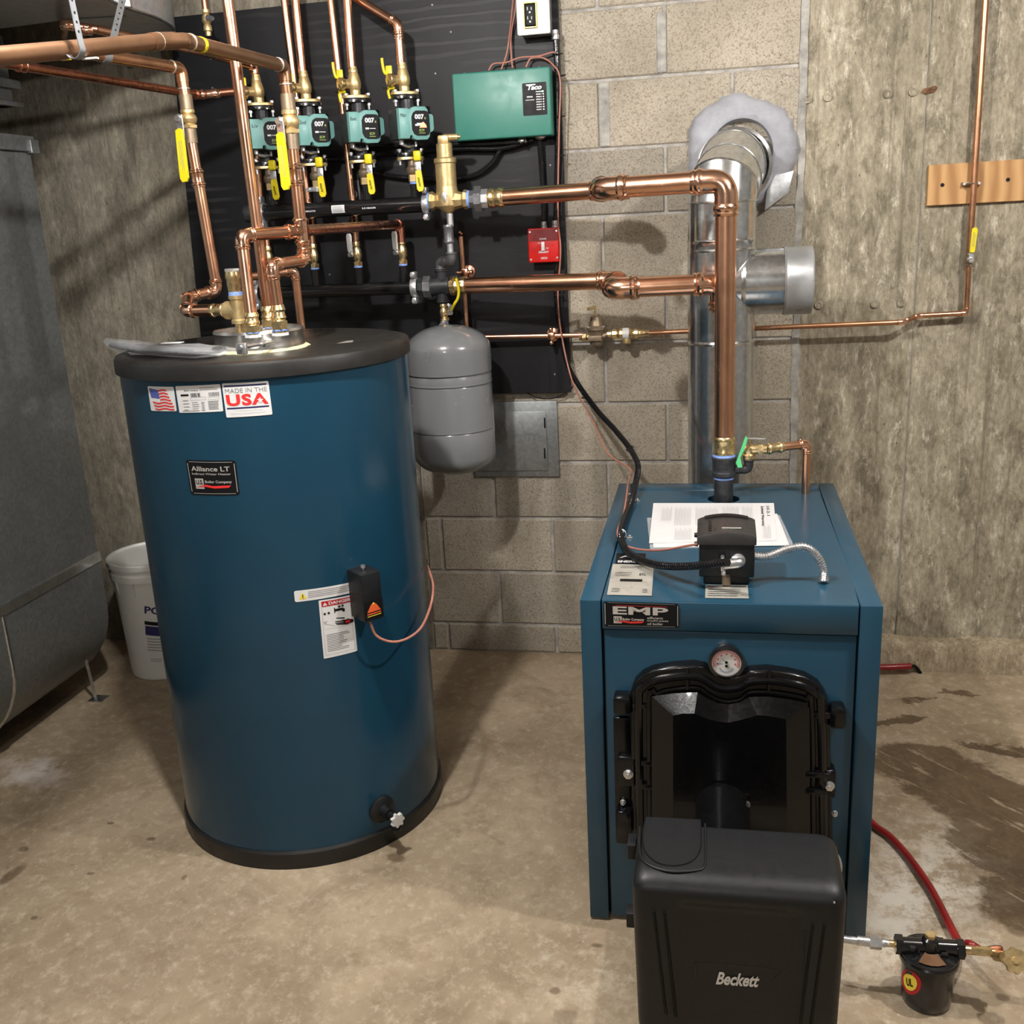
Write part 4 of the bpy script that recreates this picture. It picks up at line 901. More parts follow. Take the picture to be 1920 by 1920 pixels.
# cement thimble ring
m = MB(); r_ = random.Random(11); R = []
for k in range(72):
    a = 2*PI*k/72; ro = 0.170+r_.uniform(-0.002, 0.002)+0.006*math.sin(3*a+1)+0.003*math.sin(7*a+2)+r_.uniform(-0.004, 0.003); c_, s_ = math.cos(a), math.sin(a); ro2 = 1.06*ro if abs(s_) > 0.3 else ro
    pr = [(ro, 0.012), (ro-0.004, -0.010-r_.uniform(0, .005)), (ro*0.90, -0.026-r_.uniform(0, .004)), (ro*0.78, -0.036-r_.uniform(0, .004)), (0.108+r_.uniform(-.002, .002), -0.046), (0.095, -0.040), (0.090, 0.012)]
    R.append([V((wc.x+0.002+q[0]*c_, D+q[1], wc.z+0.002+q[0]*s_*1.02)) for q in pr])
R.append(R[0]); m.rings(R, False, False); build('cement_collar', m, 'cement_grey', flue, 50)
q = wc+V((0.115, 0, -0.115)); q.y = D-0.034
build('foil_patch', MB().prism([(-.035, 0), (-.01, .045), (.045, .055), (.03, -.01), (-.04, -.06)], q, (1, 0, 0), (0, 0, 1), (0, -0.008, 0), 0.002), 'zinc', flue)

# ================================================================== LEFT SHEET METAL
FXL = -2.05
far = [atx(195, 1035, FXL), atx(60, 380, FXL)]
yfar = (far[0].y+far[1].y)/2; zs = at(195, 1037, yfar).z; znear = zs
duct = thing('return_air_duct', (FXL-0.3, 2.4, 0), 'tall dull galvanized sheet metal duct at the left edge of the room', 'duct')
yn = atx(2, 1146, FXL).y
ztop = at(60, 285, yfar).z
build('drop_panel', MB().box((FXL-0.62, 1.2, zs), (FXL, yfar, ztop), 0.002, 1), 'galv_dirty', duct)
build('seam_band', MB().box((FXL-0.63, 1.2, zs-0.03), (FXL+0.006, yfar+0.006, zs+0.008), 0.003, 1), 'galvanized', duct)
prof = [(0.0, zs-0.02)]
zb2 = atx(200, 1135, FXL+0.0).z; zlow = at(150, 1235, yfar).z
for k in range(13):
    a = k/12*PI*0.60; rr_ = 0.30
    prof.append((-rr_+rr_*math.cos(a), zb2-rr_*math.sin(a)*0.95))
prof += [(-0.62, prof[-1][1]-0.01), (-0.62, zs-0.02)]
build('boot', MB().prism(prof, (FXL+0.002, yfar, 0), (1, 0, 0), (0, 0, 1), (0, yn-yfar, 0), 0.0015, 1), 'galv_dirty', duct)
pr2 = [(a*1.0+0.006, b) for a, b in prof[:-2]]
build('boot_seam', MB().tube([V((FXL+0.002+a, yn, b)) for a, b in prof[:-2]], 0.006, 8), 'galvanized', duct)
build('boot', MB().prism(prof, (FXL+0.002, yn-0.003, 0), (1, 0, 0), (0, 0, 1), (0, 1.0-yn, 0), 0.0015, 1), 'galv_dirty', duct)
zt2 = at(50, 160, yfar).z; zg = at(50, 200, yfar).z
build('top_flange', MB().box((FXL-0.63, 1.2, ztop), (FXL+0.012, yfar+0.012, at(60, 255, yfar).z), 0.002, 1), 'galv_dirty', duct)
build('clip', MB().box((FXL+0.0, yfar-0.02, ztop-0.005), (FXL+0.02, yfar+0.02, at(60, 262, yfar).z), 0.002, 1), 'galv_dirty', duct)
build('dark_gap_fill', MB().box((FXL-0.6, 1.3, at(60, 256, yfar).z), (FXL-0.07, yfar-0.06, zg)), 'cast_black', duct)  # inset black box standing in for the shade of the dark gap
build('upper_section', MB().box((FXL-0.62, 1.2, zg), (FXL-0.02, yfar-0.01, 2.135), 0.002, 1), 'galv_dirty', duct)
build('upper_flange', MB().box((FXL-0.62, 1.2, zg), (FXL+0.0, yfar+0.008, zg+0.014), 0.002, 1), 'galvanized', duct)
build('upper_flange', MB().box((FXL-0.62, 1.2, zg+0.05), (FXL+0.0, yfar+0.008, zg+0.075), 0.002, 1), 'galv_dirty', duct)
lt = at(158, 1228, yfar-0.08); lb_ = atz(180, 1312, 0)
m = MB(); m.tube([lt, lb_+V((0, 0, 0.004))], 0.007, 4); m.box(lb_+V((-0.02, -0.02, 0)), lb_+V((0.035, 0.03, 0.004)))
build('leg', m, 'galvanized', duct)
# overhead plenum with rounded corner, extended unseen toward the viewer to shade the wall
zp = 2.14
pl = [(186, -12), (215, 6), (238, 16), (270, 26), (296, 35), (314, 45), (326, 56)]
pp = [atz(a, b, zp) for a, b in pl]
last = pp[-1]; c2 = atz(118, 38, zp); c1 = atz(-60, 62, zp)
poly = [(-1.34, 0.4), (-1.36, 2.2)]+[(p_.x, p_.y) for p_ in pp]+[(last.x-0.02, last.y+0.05), (last.x-0.08, last.y+0.11), (c2.x-0.02, last.y+0.11), (c2.x, c2.y), (c1.x, c1.y), (-3.1, c1.y), (-3.1, 0.4)]
oh = thing('overhead_duct', (-2.2, 2.0, zp), 'sheet metal duct with a rounded corner hanging at the top left', 'duct')
build('duct_body', MB().prism(poly, (0, 0, zp), (1, 0, 0), (0, 1, 0), (0, 0, 0.40)), 'galv_plain', oh, 50)
build('edge_seam', MB().tube(spline([p_+V((0.001, -0.001, 0.002)) for p_ in pp], 4), 0.005, 8), 'galvanized', oh)
q = atz(242, 14, zp); build('drive_cleat', MB().box(q+V((-0.008, -0.006, 0)), q+V((0.008, 0.006, 0.3)), 0.001, 1), 'galvanized', oh)
q0 = atz(118, 37, zp-0.001); q1 = atz(236, 30, zp-0.001); build('underside_seam', MB().tube([q0, q1], 0.003, 6), 'galv_dirty', oh)

# ---------------------------------------------------------------- bucket
bc = V((-1.985, 3.20, 0)); 
bk = thing('plastic_bucket', bc, 'white plastic bucket behind the blue tank beside the duct', 'bucket')
hb = at(250, 1030, 3.2).z
H_ = 0.445
build('body', MB().lathe([(0.128, 0), (0.132, 0.004), (0.146, H_-0.07), (0.155, H_-0.068), (0.156, H_-0.045), (0.150, H_-0.04), (0.152, H_-0.02)], bc, (0, 0, 1), 64, cap1=False), 'bucket', bk)
build('lid', MB().lathe([(0.153, H_-0.022), (0.160, H_-0.022), (0.161, H_-0.004), (0.157, H_), (0.148, H_), (0.145, H_-0.007), (0.02, H_-0.007)], bc, (0, 0, 1), 64, cap0=False), 'bucket', bk)
for k in range(12):
    m = MB(); a = 2*PI*k/12; d_ = V((math.cos(a), math.sin(a), 0)); q = bc+d_*0.147+V((0, 0, H_-0.1)); m.rings([[q+V((0, 0, -.02)), q+V((0, 0, -.021))+d_*0.001, q+V((0, 0, -.02))+d_.cross(V((0, 0, 1)))*0.002], [q+V((0, 0, .035)), q+V((0, 0, .035))+d_*0.009, q+V((0, 0, .035))+d_.cross(V((0, 0, 1)))*0.004]])
    build('rib', m, 'bucket', bk)
sfb = cylsurf((271, 1150), (330, 1152), (330, 1138), (271, 1136), 0.143, bc)
ink('lettering', 'ink_navy', bk, lambda m: s_text(m, 'POOL', sfb, 0, 0, 1.1, 1, 0.0008, bold=0.03))
sfb = cylsurf((272, 1190), (330, 1192), (330, 1166), (271, 1164), 0.141, bc)
ink('black_band', 'ink_black', bk, lambda m: s_rect(m, sfb, 0, 0.74, 1, 1.0, 0.0008))
ink('blue_band', 'ink_navy', bk, lambda m: s_rect(m, sfb, 0.02, 0.0, 1, 0.66, 0.0008))
sfb = cylsurf((278, 1242), (330, 1242), (330, 1194), (276, 1194), 0.138, bc)
ink('fine_print', 'ink_grey', bk, lambda m: (s_lines(m, sfb, 0, 0.45, 0.9, 1, 5, 0.001, 0.3), s_lines(m, sfb, 0.1, 0.05, 0.6, 0.2, 2, 0.001, 0.3)))
# ================================================================== PIPES, PUMPS, VALVES
HN = V((0, -1, 0)); UPV = V((0, 0, 1))
def TF(o, x, y, z):   # local frame matrix
    m = Matrix((V(x), V(y), V(z))).transposed().to_4x4(); m.translation = V(o); return m
def lever(m, o, d, n, length, w_=0.009, t_=0.0025, off=0.0):
    """flat bar starting at o along d, width direction d x n, thickness along n"""
    d = V(d).normalized(); n = V(n).normalized(); s = d.cross(n)
    pts = [(-w_*0.9, 0), (-w_*0.6, w_*0.8), (length*0.2, w_*0.9), (length, w_*0.95), (length+w_*0.7, w_*0.5), (length+w_*0.7, -w_*0.5), (length, -w_*0.95), (length*0.2, -w_*0.9), (-w_*0.6, -w_*0.8)]
    m.prism(pts, V(o)+n*off, d, s, n*t_, 0.0006, 1)
def ball_valve(name, label, a, b, r, stem, hd, hl, handle_mat='yellow', body='brass', cat='valve', group=None, so=0.026, plate=0.28, marks=True, hw_=0.009):
    """body from a to b, stem direction, handle direction hd and length hl"""
    a, b = V(a), V(b); l = (b-a).length; d = (b-a).normalized(); stem = V(stem).normalized(); hd = V(hd).normalized()
    t = thing(name, a, label, cat, group); k = r
    m = MB().lathe([(k*1.12, 0), (k*1.22, 0.04*l), (k*1.22, 0.18*l), (k*1.0, 0.22*l), (k*1.35, 0.34*l), (k*1.5, 0.5*l), (k*1.35, 0.66*l), (k*1.0, 0.78*l), (k*1.22, 0.82*l), (k*1.22, 0.96*l), (k*1.12, l)], a, d, 20)
    c_ = (a+b)/2; m.cyl(c_, c_+stem*(r*1.5+so*0.55), r*0.62, n=16)
    build('body', m, body, t)
    m = MB().hexn(a+d*0.03*l, a+d*0.19*l, r*1.42); build('hex_end', m, body, t)
    s0 = c_+stem*(r*1.5+so*0.5)
    h = MB(); lever(h, s0, hd, stem, hl*plate+0.01, hw_*0.9, 0.003); 
    hn = build('handle', h, 'nickel', t)
    build('handle_nut', MB().cyl(s0, s0+stem*0.011, 0.0078, n=6), 'nickel', t)
    g = MB(); q = s0+hd*hl*plate+stem*0.004; 
    if so > 0: pass
    lever(g, q, hd, stem, hl*(1-plate)-0.008, hw_, 0.006, -0.0015)
    gp_ = build('grip', g, handle_mat, hn)
    if marks:
        sd = hd.cross(stem); L_ = hl*(1-plate)
        sf = Surf(lambda u, v, o: q+hd*(L_*(0.12+0.72*u))+sd*(hw_*(v-0.5)*1.2)+stem*(0.0046+o))
        ink('print', 'ink_grey', gp_, lambda m: s_lines(m, sf, 0.05, 0.1, 0.95, 0.9, 3, 0.0003, 0.3, 0.3, 1))
    return t
def vert(px, py0, py1, Y):    # vertical line through pixel (px at mid height)
    p = at(px, (py0+py1)/2, Y); return V((p.x, Y, at(px, py0, Y).z)), V((p.x, Y, at(px, py1, Y).z))

# ---- station geometry on the backboard
YS = 3.225
ZF = at(761, 178, YS).z; ZL = at(765, 294, YS).z; ZH = at(700, 388, YS).z; ZR = at(680, 543, YS).z
SX = [at(496, 260, YS).x, at(583, 250, YS).x, at(675, 245, YS).x, at(766, 240, YS).x]
NM = ['leftmost', 'second from left', 'third from left', 'rightmost']
# upper header
HXL, HXR = at(470, 395, YS).x, at(800, 383, YS).x
hd_ = thing('supply_header', (HXL, YS, ZH), 'upper black steel header pipe running under the four circulator pumps', 'header pipe')
build('pipe', MB().cyl((HXL, YS, ZH), (HXR, YS, ZH), 0.0245, n=32), 'black_paint', hd_)
build('end_cap', MB().lathe([(0.0255, 0), (0.0265, 0.003), (0.0265, 0.026), (0.022, 0.031), (0.012, 0.033)], (HXL+0.01, YS, ZH), (-1, 0, 0), 32), 'black_iron', hd_)
for i, x_ in enumerate(SX):
    build('nipple', MB().cyl((x_+0.006, YS, ZH+0.015), (x_+0.006, YS, ZL-0.075), 0.0135, n=20), 'black_paint', hd_)
    build('weld', MB().torus((x_+0.006, YS, ZH+0.022), UPV, 0.0145, 0.003, 20, 6), 'black_paint', hd_)
x_ = SX[1]+0.062
build('support_bracket', MB().box((x_, YS+0.02, ZH-0.01), (x_+0.03, PY, ZH+0.005)).box((x_, PY-0.006, ZH-0.02), (x_+0.03, PY-0.001, ZH+0.09), 0.001), 'black_iron', hd_)
build('hanger_eye', MB().torus((x_+0.015, PY-0.03, ZH+0.045), (0, 1, 0), 0.011, 0.0022, 20, 6), 'nickel', hd_)
sf = Surf.quad(at(621, 401, YS-0.026), at(646, 399, YS-0.026), at(645, 382, YS-0.026), at(621, 384, YS-0.026), HN)
zc_ = sf.fn(0, .5, 0).z; xa_, xb_ = sf.fn(0, .5, 0).x, sf.fn(1, .5, 0).x
cylp = lambda xa, xb, zc, a0, a1, R_, yc: Surf(lambda u, v, o: V((xa+(xb-xa)*u, yc-(R_+o)*math.cos(a0+(a1-a0)*v), zc+(R_+o)*math.sin(a0+(a1-a0)*v))))
sf = cylp(xa_, xb_, ZH, -0.55, 0.45, 0.0245, YS)
m = MB()
for k in range(6): s_rect(m, sf, 0, k/6, 1, (k+1)/6, 0.0006, 1)
lb = build('sticker', m, 'label_white', hd_)
ink('fine_print', 'ink_grey', lb, lambda m: s_lines(m, sf, 0.1, 0.15, 0.9, 0.85, 5, 0.0012, 0.3, 0.4, 1))
for (s_, pa, pb) in (('PRODUCTS', 566, 592), ('E-Z HEADER', 680, 706)):
    xa, xb = at(pa, 392, YS-0.02).x, at(pb, 392, YS-0.02).x
    sf = cylp(xa, xb, ZH, -0.22, -0.02, 0.0245, YS)
    ink('lettering', 'label_white', hd_, lambda m: s_text(m, s_, sf, 0, 0, 1, 1, 0.0008, bold=0.03))
def clamp(x, z, label, Y=YS, R_=0.031, tilt=0.1, ey=0.040):
    t = thing('pipe_clamp', (x, Y, z-R_-0.02), label, 'clamp', 'grooved pipe clamps on the headers')
    m = MB().lathe([(R_-0.006, -0.010), (R_, -0.010), (R_+0.001, -0.006), (R_+0.001, 0.006), (R_, 0.010), (R_-0.006, 0.010)], (x, Y, z), (1, 0, 0), 40, cap0=False, cap1=False)
    build('band', m, 'zinc', t)
    for s_ in (1, -1):
        c_ = V((x, Y-0.006, z+s_*ey))
        build('ear', MB().box(c_+V((-0.008, -0.018, -0.010)), c_+V((0.008, 0.018, 0.010)), 0.004), 'zinc', t)
        build('bolt', MB().cyl(c_+V((0, -0.026, 0)), c_+V((0, 0.024, 0)), 0.004, n=10).hexn(c_+V((0, -0.024, 0)), c_+V((0, -0.018, 0)), 0.007), 'nickel', t)
    return t
clamp(at(492, 394, YS).x, ZH, 'silver grooved clamp at the left end of the upper black header')
clamp(at(800, 380, YS).x, ZH, 'silver grooved clamp between the upper black header and the brass air separator')
# lower header
YL = 3.24
LX0, LX1 = at(480, 552, YL).x, at(776, 540, YL).x
hl_ = thing('return_header', (LX0, YL, ZR), 'lower black steel header pipe just above the lid of the blue tank', 'header pipe')
build('pipe', MB().cyl((LX0, YL, ZR), (LX1, YL, ZR), 0.0215, n=32), 'black_paint', hl_)
LXS = [at(507, 515, YL).x, at(592, 518, YL).x, at(673, 515, YL).x, at(757, 512, YL).x]
ZN = at(673, 501, YL).z
for x_ in LXS:
    build('nipple', MB().cyl((x_, YL, ZR+0.015), (x_, YL, ZN), 0.0125, n=20), 'black_paint', hl_)
    build('thread_tape', MB().cyl((x_, YL, ZN-0.001), (x_, YL, ZN+0.005), 0.0135, n=20), 'blue_tape', hl_)
clamp(at(487, 548, YL).x, ZR, 'silver grooved clamp at the left end of the lower black header')
clamp(at(781, 540, YL).x, ZR, 'silver grooved clamp at the right end of the lower black header')
build('gasket', MB().lathe([(0.028, 0), (0.028, 0.006)], (at(477, 548, YL).x, YL, ZR), (1, 0, 0), 32), 'blue_tape', hl_)
build('end_cap', MB().lathe([(0.027, 0), (0.027, 0.012), (0.02, 0.018)], (at(477, 548, YL).x, YL, ZR), (-1, 0, 0), 32), 'black_iron', hl_)

# ---- pump prototype at the first station, then copies
ca, sa = math.cos(math.radians(27)), math.sin(math.radians(27))
PXV, PYV = V((ca, sa, 0)), V((-sa, ca, 0))    # local x (right), y (away)
cb_, sb_ = math.cos(math.radians(41)), math.sin(math.radians(41))
BXV, BYV = V((cb_, sb_, 0)), V((-sb_, cb_, 0))
def PT(x): return TF(V((x, YS, (ZF+ZL)/2))-BXV*0.013, BXV, BYV, UPV)
def make_pump(x, label):
    t = thing('circulator_pump', (x, YS, ZL), label, 'pump', 'circulator pumps in a row on the black board')
    zm = (ZF+ZL)/2
    T0 = TF((x, YS, zm), PXV, PYV, UPV)
    hh = (ZF-ZL)/2
    m = MB(); m.T = T0
    m.lathe([(0.020, -hh+0.010), (0.020, -0.045), (0.036, -0.030), (0.036, 0.030), (0.020, 0.045), (0.020, hh-0.010)], (0, 0, 0), (0, 0, 1), 28)
    m.lathe([(0.05, 0), (0.052, 0.01), (0.05, 0.02)], (0, 0.0, 0), (0, -1, 0), 32)
    build('volute', m, 'black_iron', t)
    TFL = T0; T0 = PT(x)
    for s_, z0 in ((1, hh-0.012), (-1, -hh)):
        m = MB(); m.T = TFL
        oval = [(0.043*math.cos(a)*(1 if abs(math.cos(a)) < .8 else 1.0), 0.026*math.sin(a)) for a in [2*PI*k/32 for k in range(32)]]
        m.prism([(a, b) for a, b in oval], (0, 0, z0), (1, 0, 0), (0, 1, 0), (0, 0, 0.012), 0.002)
        build('flange', m, 'black_paint', t)
    m = MB(); m.T = T0
    m.box((-0.052, -0.063, -0.043), (0.046, -0.002, 0.043), 0.003); m.box((-0.040, -0.004, -0.036), (0.040, 0.030, 0.036), 0.006)
    build('motor_housing', m, 'plastic_dark', t)
    m = MB(); m.T = T0
    face = [(-0.052, 0.043), (-0.022, 0.043), (-0.016, 0.040), (-0.008, 0.044), (0.0, 0.048), (0.036, 0.048), (0.044, 0.040), (0.046, 0.028), (0.058, 0.026), (0.062, 0.020), (0.062, -0.016), (0.058, -0.022), (0.048, -0.026), (0.046, -0.038), (0.038, -0.046), (0.002, -0.047), (-0.008, -0.043), (-0.011, -0.034), (-0.018, -0.034), (-0.021, -0.043), (-0.052, -0.043)]
    m.prism(face, (0, -0.062, 0), (1, 0, 0), (0, 0, 1), (0, -0.016, 0), 0.0025)
    fc = build('front_cover', m, 'pump_teal', t)
    m = MB(); m.T = T0
    cx = 0.018; oc = [(0.014, 0.036), (0.024, 0.034), (0.0295, 0.024), (0.0295, -0.022), (0.024, -0.032), (0.014, -0.035), (-0.014, -0.035), (-0.024, -0.030), (-0.030, -0.018), (-0.030, 0.018), (-0.024, 0.030), (-0.014, 0.036)]
    m.prism([(cx+a, b) for a, b in oc], (0, -0.078, 0), (1, 0, 0), (0, 0, 1), (0, -0.0015, 0), 0.0005, 1)
    dp_ = build('display', m, 'ink_black', fc)
    pass
    TT = T0.copy(); sf = Surf(lambda u, v, o: TT @ V((cx-0.030+0.060*u, -0.0795-o, -0.036+0.072*v)))
    LOC_t = t
    ink('lettering', 'label_white', fc, lambda m: (s_text(m, '007', sf, 0.17, 0.66, 0.68, 0.86, 0.0006, bold=0.04), s_rect(m, sf, 0.17, 0.40, 0.36, 0.47, 0.0006, 1), s_rect(m, sf, 0.40, 0.425, 0.72, 0.45, 0.0006, 1)))
    ink('green_lettering', 'ink_green', fc, lambda m: s_text(m, 'e', sf, 0.70, 0.66, 0.78, 0.74, 0.0006))
    ink('lower_lettering', 'ink_green', fc, lambda m: (s_text(m, 'ECM', sf, 0.38, 0.18, 0.66, 0.28, 0.0006, shear=0.2), s_rect(m, sf, 0.36, 0.11, 0.70, 0.125, 0.0006, 1)))
    for s_ in (1, -1):
        for sx in (1, -1):
            m = MB(); m.T = TFL; zc = s_*(hh-0.004)
            m.cyl((sx*0.034, 0, zc-0.028), (sx*0.034, 0, zc+0.016), 0.0042, n=10); m.hexn((sx*0.034, 0, zc+0.012), (sx*0.034, 0, zc+0.019), 0.008); m.hexn((sx*0.034, 0, zc-0.016), (sx*0.034, 0, zc-0.009), 0.008)
            build('flange_bolt', m, 'nickel', t)
    m = MB(); m.T = T0
    m.cyl((-0.028, -0.030, -0.043), (-0.028, -0.030, -0.056), 0.008, n=14); m.tube(fillet([V((-0.030, -0.028, -0.053)), V((-0.005, -0.028, -0.062)), V((0.02, -0.022, -0.058))], 0.01), 0.0055, 8); m.cyl((0.02, -0.03, -0.048), (0.02, -0.03, -0.062), 0.004, n=10)
    build('cable_connector', m, 'nickel', t)
    return t
pumps = [make_pump(SX[0], 'leftmost teal circulator pump, half hidden by a long yellow valve handle')]
PLAB = ['', 'teal circulator pump second from the left, behind the old brown copper pipe', 'teal circulator pump third from the left between its neighbours', 'rightmost teal circulator pump with a red lit display beside the green box']
for i in range(1, 4):
    c_ = copy_tree(pumps[0], (SX[i]-SX[0], 0, 0)); c_['label'] = PLAB[i]; pumps.append(c_)
for i, s_ in enumerate(('Liv', '2nd', 'Bsmt', 'Mstr')):
    T0 = PT(SX[i])
    sf = Surf(lambda u, v, o: T0 @ V((-0.048+0.022*u, -0.0784-o, 0.018+0.010*v)))
    fc = [c for c in pumps[i].children if c.name.startswith('front_cover')][0]
    LOC[fc.name] = LOC[pumps[i].name]
    ink('handwriting', 'ink_black', fc, lambda m: s_text(m, s_, sf, 0, 0, 0.9, 1, 0.0004, shear=0.1))
T0 = PT(SX[3]); fc = [c for c in pumps[3].children if c.name.startswith('front_cover')][0]; LOC[fc.name] = LOC[pumps[3].name]
m = MB(); m.T = T0; m.box((0.004, -0.0803, -0.006), (0.018, -0.0797, 0.001)); build('lit_display', m, 'label_white', fc)
m = MB(); m.T = T0; m.prism([(0.012, -0.012), (0.036, -0.012), (0.034, -0.004), (0.026, 0.004), (0.02, 0.002), (0.016, -0.004)], (0, -0.0796, 0), (1, 0, 0), (0, 0, 1), (0, -0.0008, 0)); build('red_light', m, 'led_red', fc)

# ---- flanged isolation valves above the pumps (prototype + copies)
def make_upper(x, label):
    t = thing('isolation_valve', (x, YS, ZF), label, 'valve', 'upper flanged brass valves on the pumps')
    T0 = TF((x-0.004, YS, ZF), PXV, PYV, UPV)
    m = MB(); m.T = T0
    oval = [(0.043*math.cos(a), 0.024*math.sin(a)) for a in [2*PI*k/32 for k in range(32)]]
    m.prism(oval, (0, 0, 0.001), (1, 0, 0), (0, 1, 0), (0, 0, 0.008), 0.0015); build('flange', m, 'brass_cast', t)
    m = MB(); zt_ = at(753, 118, YS).z-ZF
    m.lathe([(0.017, 0.008), (0.0155, 0.014), (0.0165, 0.020), (0.0155, 0.024), (0.019, 0.030), (0.0205, 0.042), (0.020, 0.050), (0.0165, 0.066), (0.0125, 0.078), (0.0118, zt_-0.020), (0.0145, zt_-0.016), (0.0145, zt_-0.010), (0.0128, zt_-0.006), (0.0125, zt_)], (x-0.004, YS, ZF), (-0.03, 0, 1), 24)
    build('body', m, 'brass_cast', t)
    pc = V((x-0.010, YS, ZF+0.042)); pd = V((-0.62, -0.78, -0.02)).normalized()
    m = MB().cyl(pc, pc+pd*0.036, 0.014, n=20); build('drain_port', m, 'brass_cast', t)
    m = MB().lathe([(0.0175, 0), (0.0185, 0.002), (0.0185, 0.013), (0.016, 0.015), (0.004, 0.0155)], pc+pd*0.034, pd, 28); cp = build('cap', m, 'brass', t)
    q = pc+pd*0.05; build('cap_strap', MB().tube(spline([q, q+V((-.001, -.002, -.012)), q+V((-.012, .004, -.024)), q+V((-.024, .02, -.018))]), 0.0017, 6), 'wire_black', cp)
    # yellow handle standing left of the body: plate plus grip
    hb_ = V((x-0.044, YS-0.016, ZF+0.052))
    m = MB().box(hb_+V((-0.010, -0.003, -0.030)), hb_+V((0.010, 0.005, 0.032)), 0.003); m.box(hb_+V((-0.004, 0.0, 0.026)), hb_+V((-0.026, 0.004, 0.032)) if False else hb_+V((0.006, 0.004, 0.032)))
    hh_ = build('handle', m, 'yellow', t)
    m = MB().tube(spline([hb_+V((-0.006, 0, 0.008)), hb_+V((-0.014, 0, 0.014)), hb_+V((-0.018, 0, 0.034)), hb_+V((-0.019, 0, 0.054))]), 0.0045, 10)
    build('grip', m, 'yellow', hh_)
    build('stem', MB().cyl(hb_+V((0.006, 0.004, -0.004)), (x-0.01, YS, ZF+0.05), 0.005, n=10), 'brass', t)
    return t
upv = [make_upper(SX[0], 'flanged brass valve with yellow handle above the leftmost teal pump')]
UL = ['', 'flanged brass valve with yellow handle above the second teal pump from left', 'flanged brass valve with yellow handle above the third teal pump from left', 'flanged brass valve with yellow handle above the rightmost teal pump']
for i in range(1, 4): c_ = copy_tree(upv[0], (SX[i]-SX[0], 0, 0)); c_['label'] = UL[i]; upv.append(c_)
for i in (2, 3):      # the small lower lever that shows on the two right-hand valves
    q = V((SX[i]-0.047, YS-0.02, ZF+0.012))
    LOC[upv[i].name] = upv[i].location.copy()
    build('purge_lever', MB().tube(spline([q+V((0.018, 0.0, 0.008)), q+V((0.004, 0, 0.008)), q+V((-0.003, 0, 0.0)), q+V((0.001, 0, -0.022))]), 0.0042, 8), 'yellow', upv[i])
# ---- lower isolation valves
def make_lower(x, label):
    t = thing('isolation_valve', (x, YS, ZL-0.075), label, 'valve', 'lower flanged brass valves under the pumps')
    T0 = TF((x, YS, ZL), PXV, PYV, UPV)
    m = MB(); m.T = T0
    oval = [(0.043*math.cos(a), 0.024*math.sin(a)) for a in [2*PI*k/32 for k in range(32)]]
    m.prism(oval, (0, 0, -0.009), (1, 0, 0), (0, 1, 0), (0, 0, 0.008), 0.0015); build('flange', m, 'brass_cast', t)
    build('body', MB().lathe([(0.014, -0.008), (0.014, -0.026), (0.020, -0.034), (0.020, -0.046), (0.015, -0.054)], (x+0.004, YS, ZL), (0, 0, 1), 20), 'bronze', t)
    build('hex_nut', MB().hexn((x+0.006, YS, ZL-0.054), (x+0.006, YS, ZL-0.074), 0.018), 'brass_cast', t)
    c_ = V((x+0.030, YS-0.030, ZL-0.036))
    build('stem', MB().cyl((x+0.006, YS, ZL-0.038), c_, 0.006, n=12), 'brass', t)
    m = MB().box(c_+V((-0.010, -0.004, -0.014)), c_+V((0.010, 0.0, 0.018)), 0.001); m.cyl(c_+V((0, -0.003, 0)), c_+V((0, -0.008, 0)), 0.0062, n=6)
    hp = build('handle_plate', m, 'nickel', t)
    m = MB().box(c_+V((-0.011, -0.012, 0.020)), c_+V((0.012, 0.004, 0.050)), 0.005, 3); build('upper_grip', m, 'yellow', hp)
    g0 = c_+V((0.002, -0.004, -0.016))
    m = MB(); lever(m, g0, V((0.10, -0.12, -1)), V((0, -1, 0.0)), 0.046, 0.0115, 0.006)
    gr_ = build('lower_grip', m, 'yellow', hp)
    m = MB(); hd0 = V((0.10, -0.12, -1)).normalized()
    sf = Surf(lambda u, v, o: g0+hd0*(0.040-0.028*u)+V((0.008*(v-0.5), -0.0064-o, 0)))
    s_text(m, 'Watts', sf, 0, 0, 1, 1, 0.0003, bold=0.02); build('lettering', m, 'ink_black', hp)
    return t
lov = [make_lower(SX[0], 'flanged brass valve with yellow lever under the leftmost teal pump')]
LL = ['', 'flanged brass valve with yellow lever under the second teal pump, above a silver clamp', 'flanged brass valve with yellow lever under the third teal pump from left', 'flanged brass valve with yellow lever under the rightmost teal pump']
for i in range(1, 4): c_ = copy_tree(lov[0], (SX[i]-SX[0], 0, 0)); c_['label'] = LL[i]; lov.append(c_)
build('thread_tape', MB().cyl((SX[3]+0.006, YS, ZL-0.081), (SX[3]+0.006, YS, ZL-0.074), 0.0145, n=20), 'blue_tape', hd_)
clx = SX[1]+0.0; zc = at(595, 355, YS).z
t = thing('ring_clamp', (clx+0.006, YS, zc), 'small silver hanger clamp around the black nipple of the second pump', 'clamp')
m = MB().lathe([(0.0150, -0.007), (0.0175, -0.007), (0.0175, 0.007), (0.0150, 0.007)], (clx+0.006, YS, zc), (0, 0, 1), 28); m.box((clx-0.026, YS-0.017, zc-0.007), (clx+0.036, YS-0.012, zc+0.007), 0.002)
build('band', m, 'zinc', t); build('bolt', MB().lathe([(0.007, 0), (0.006, 0.004)], (clx-0.022, YS-0.017, zc), HN, 14), 'nickel', t)

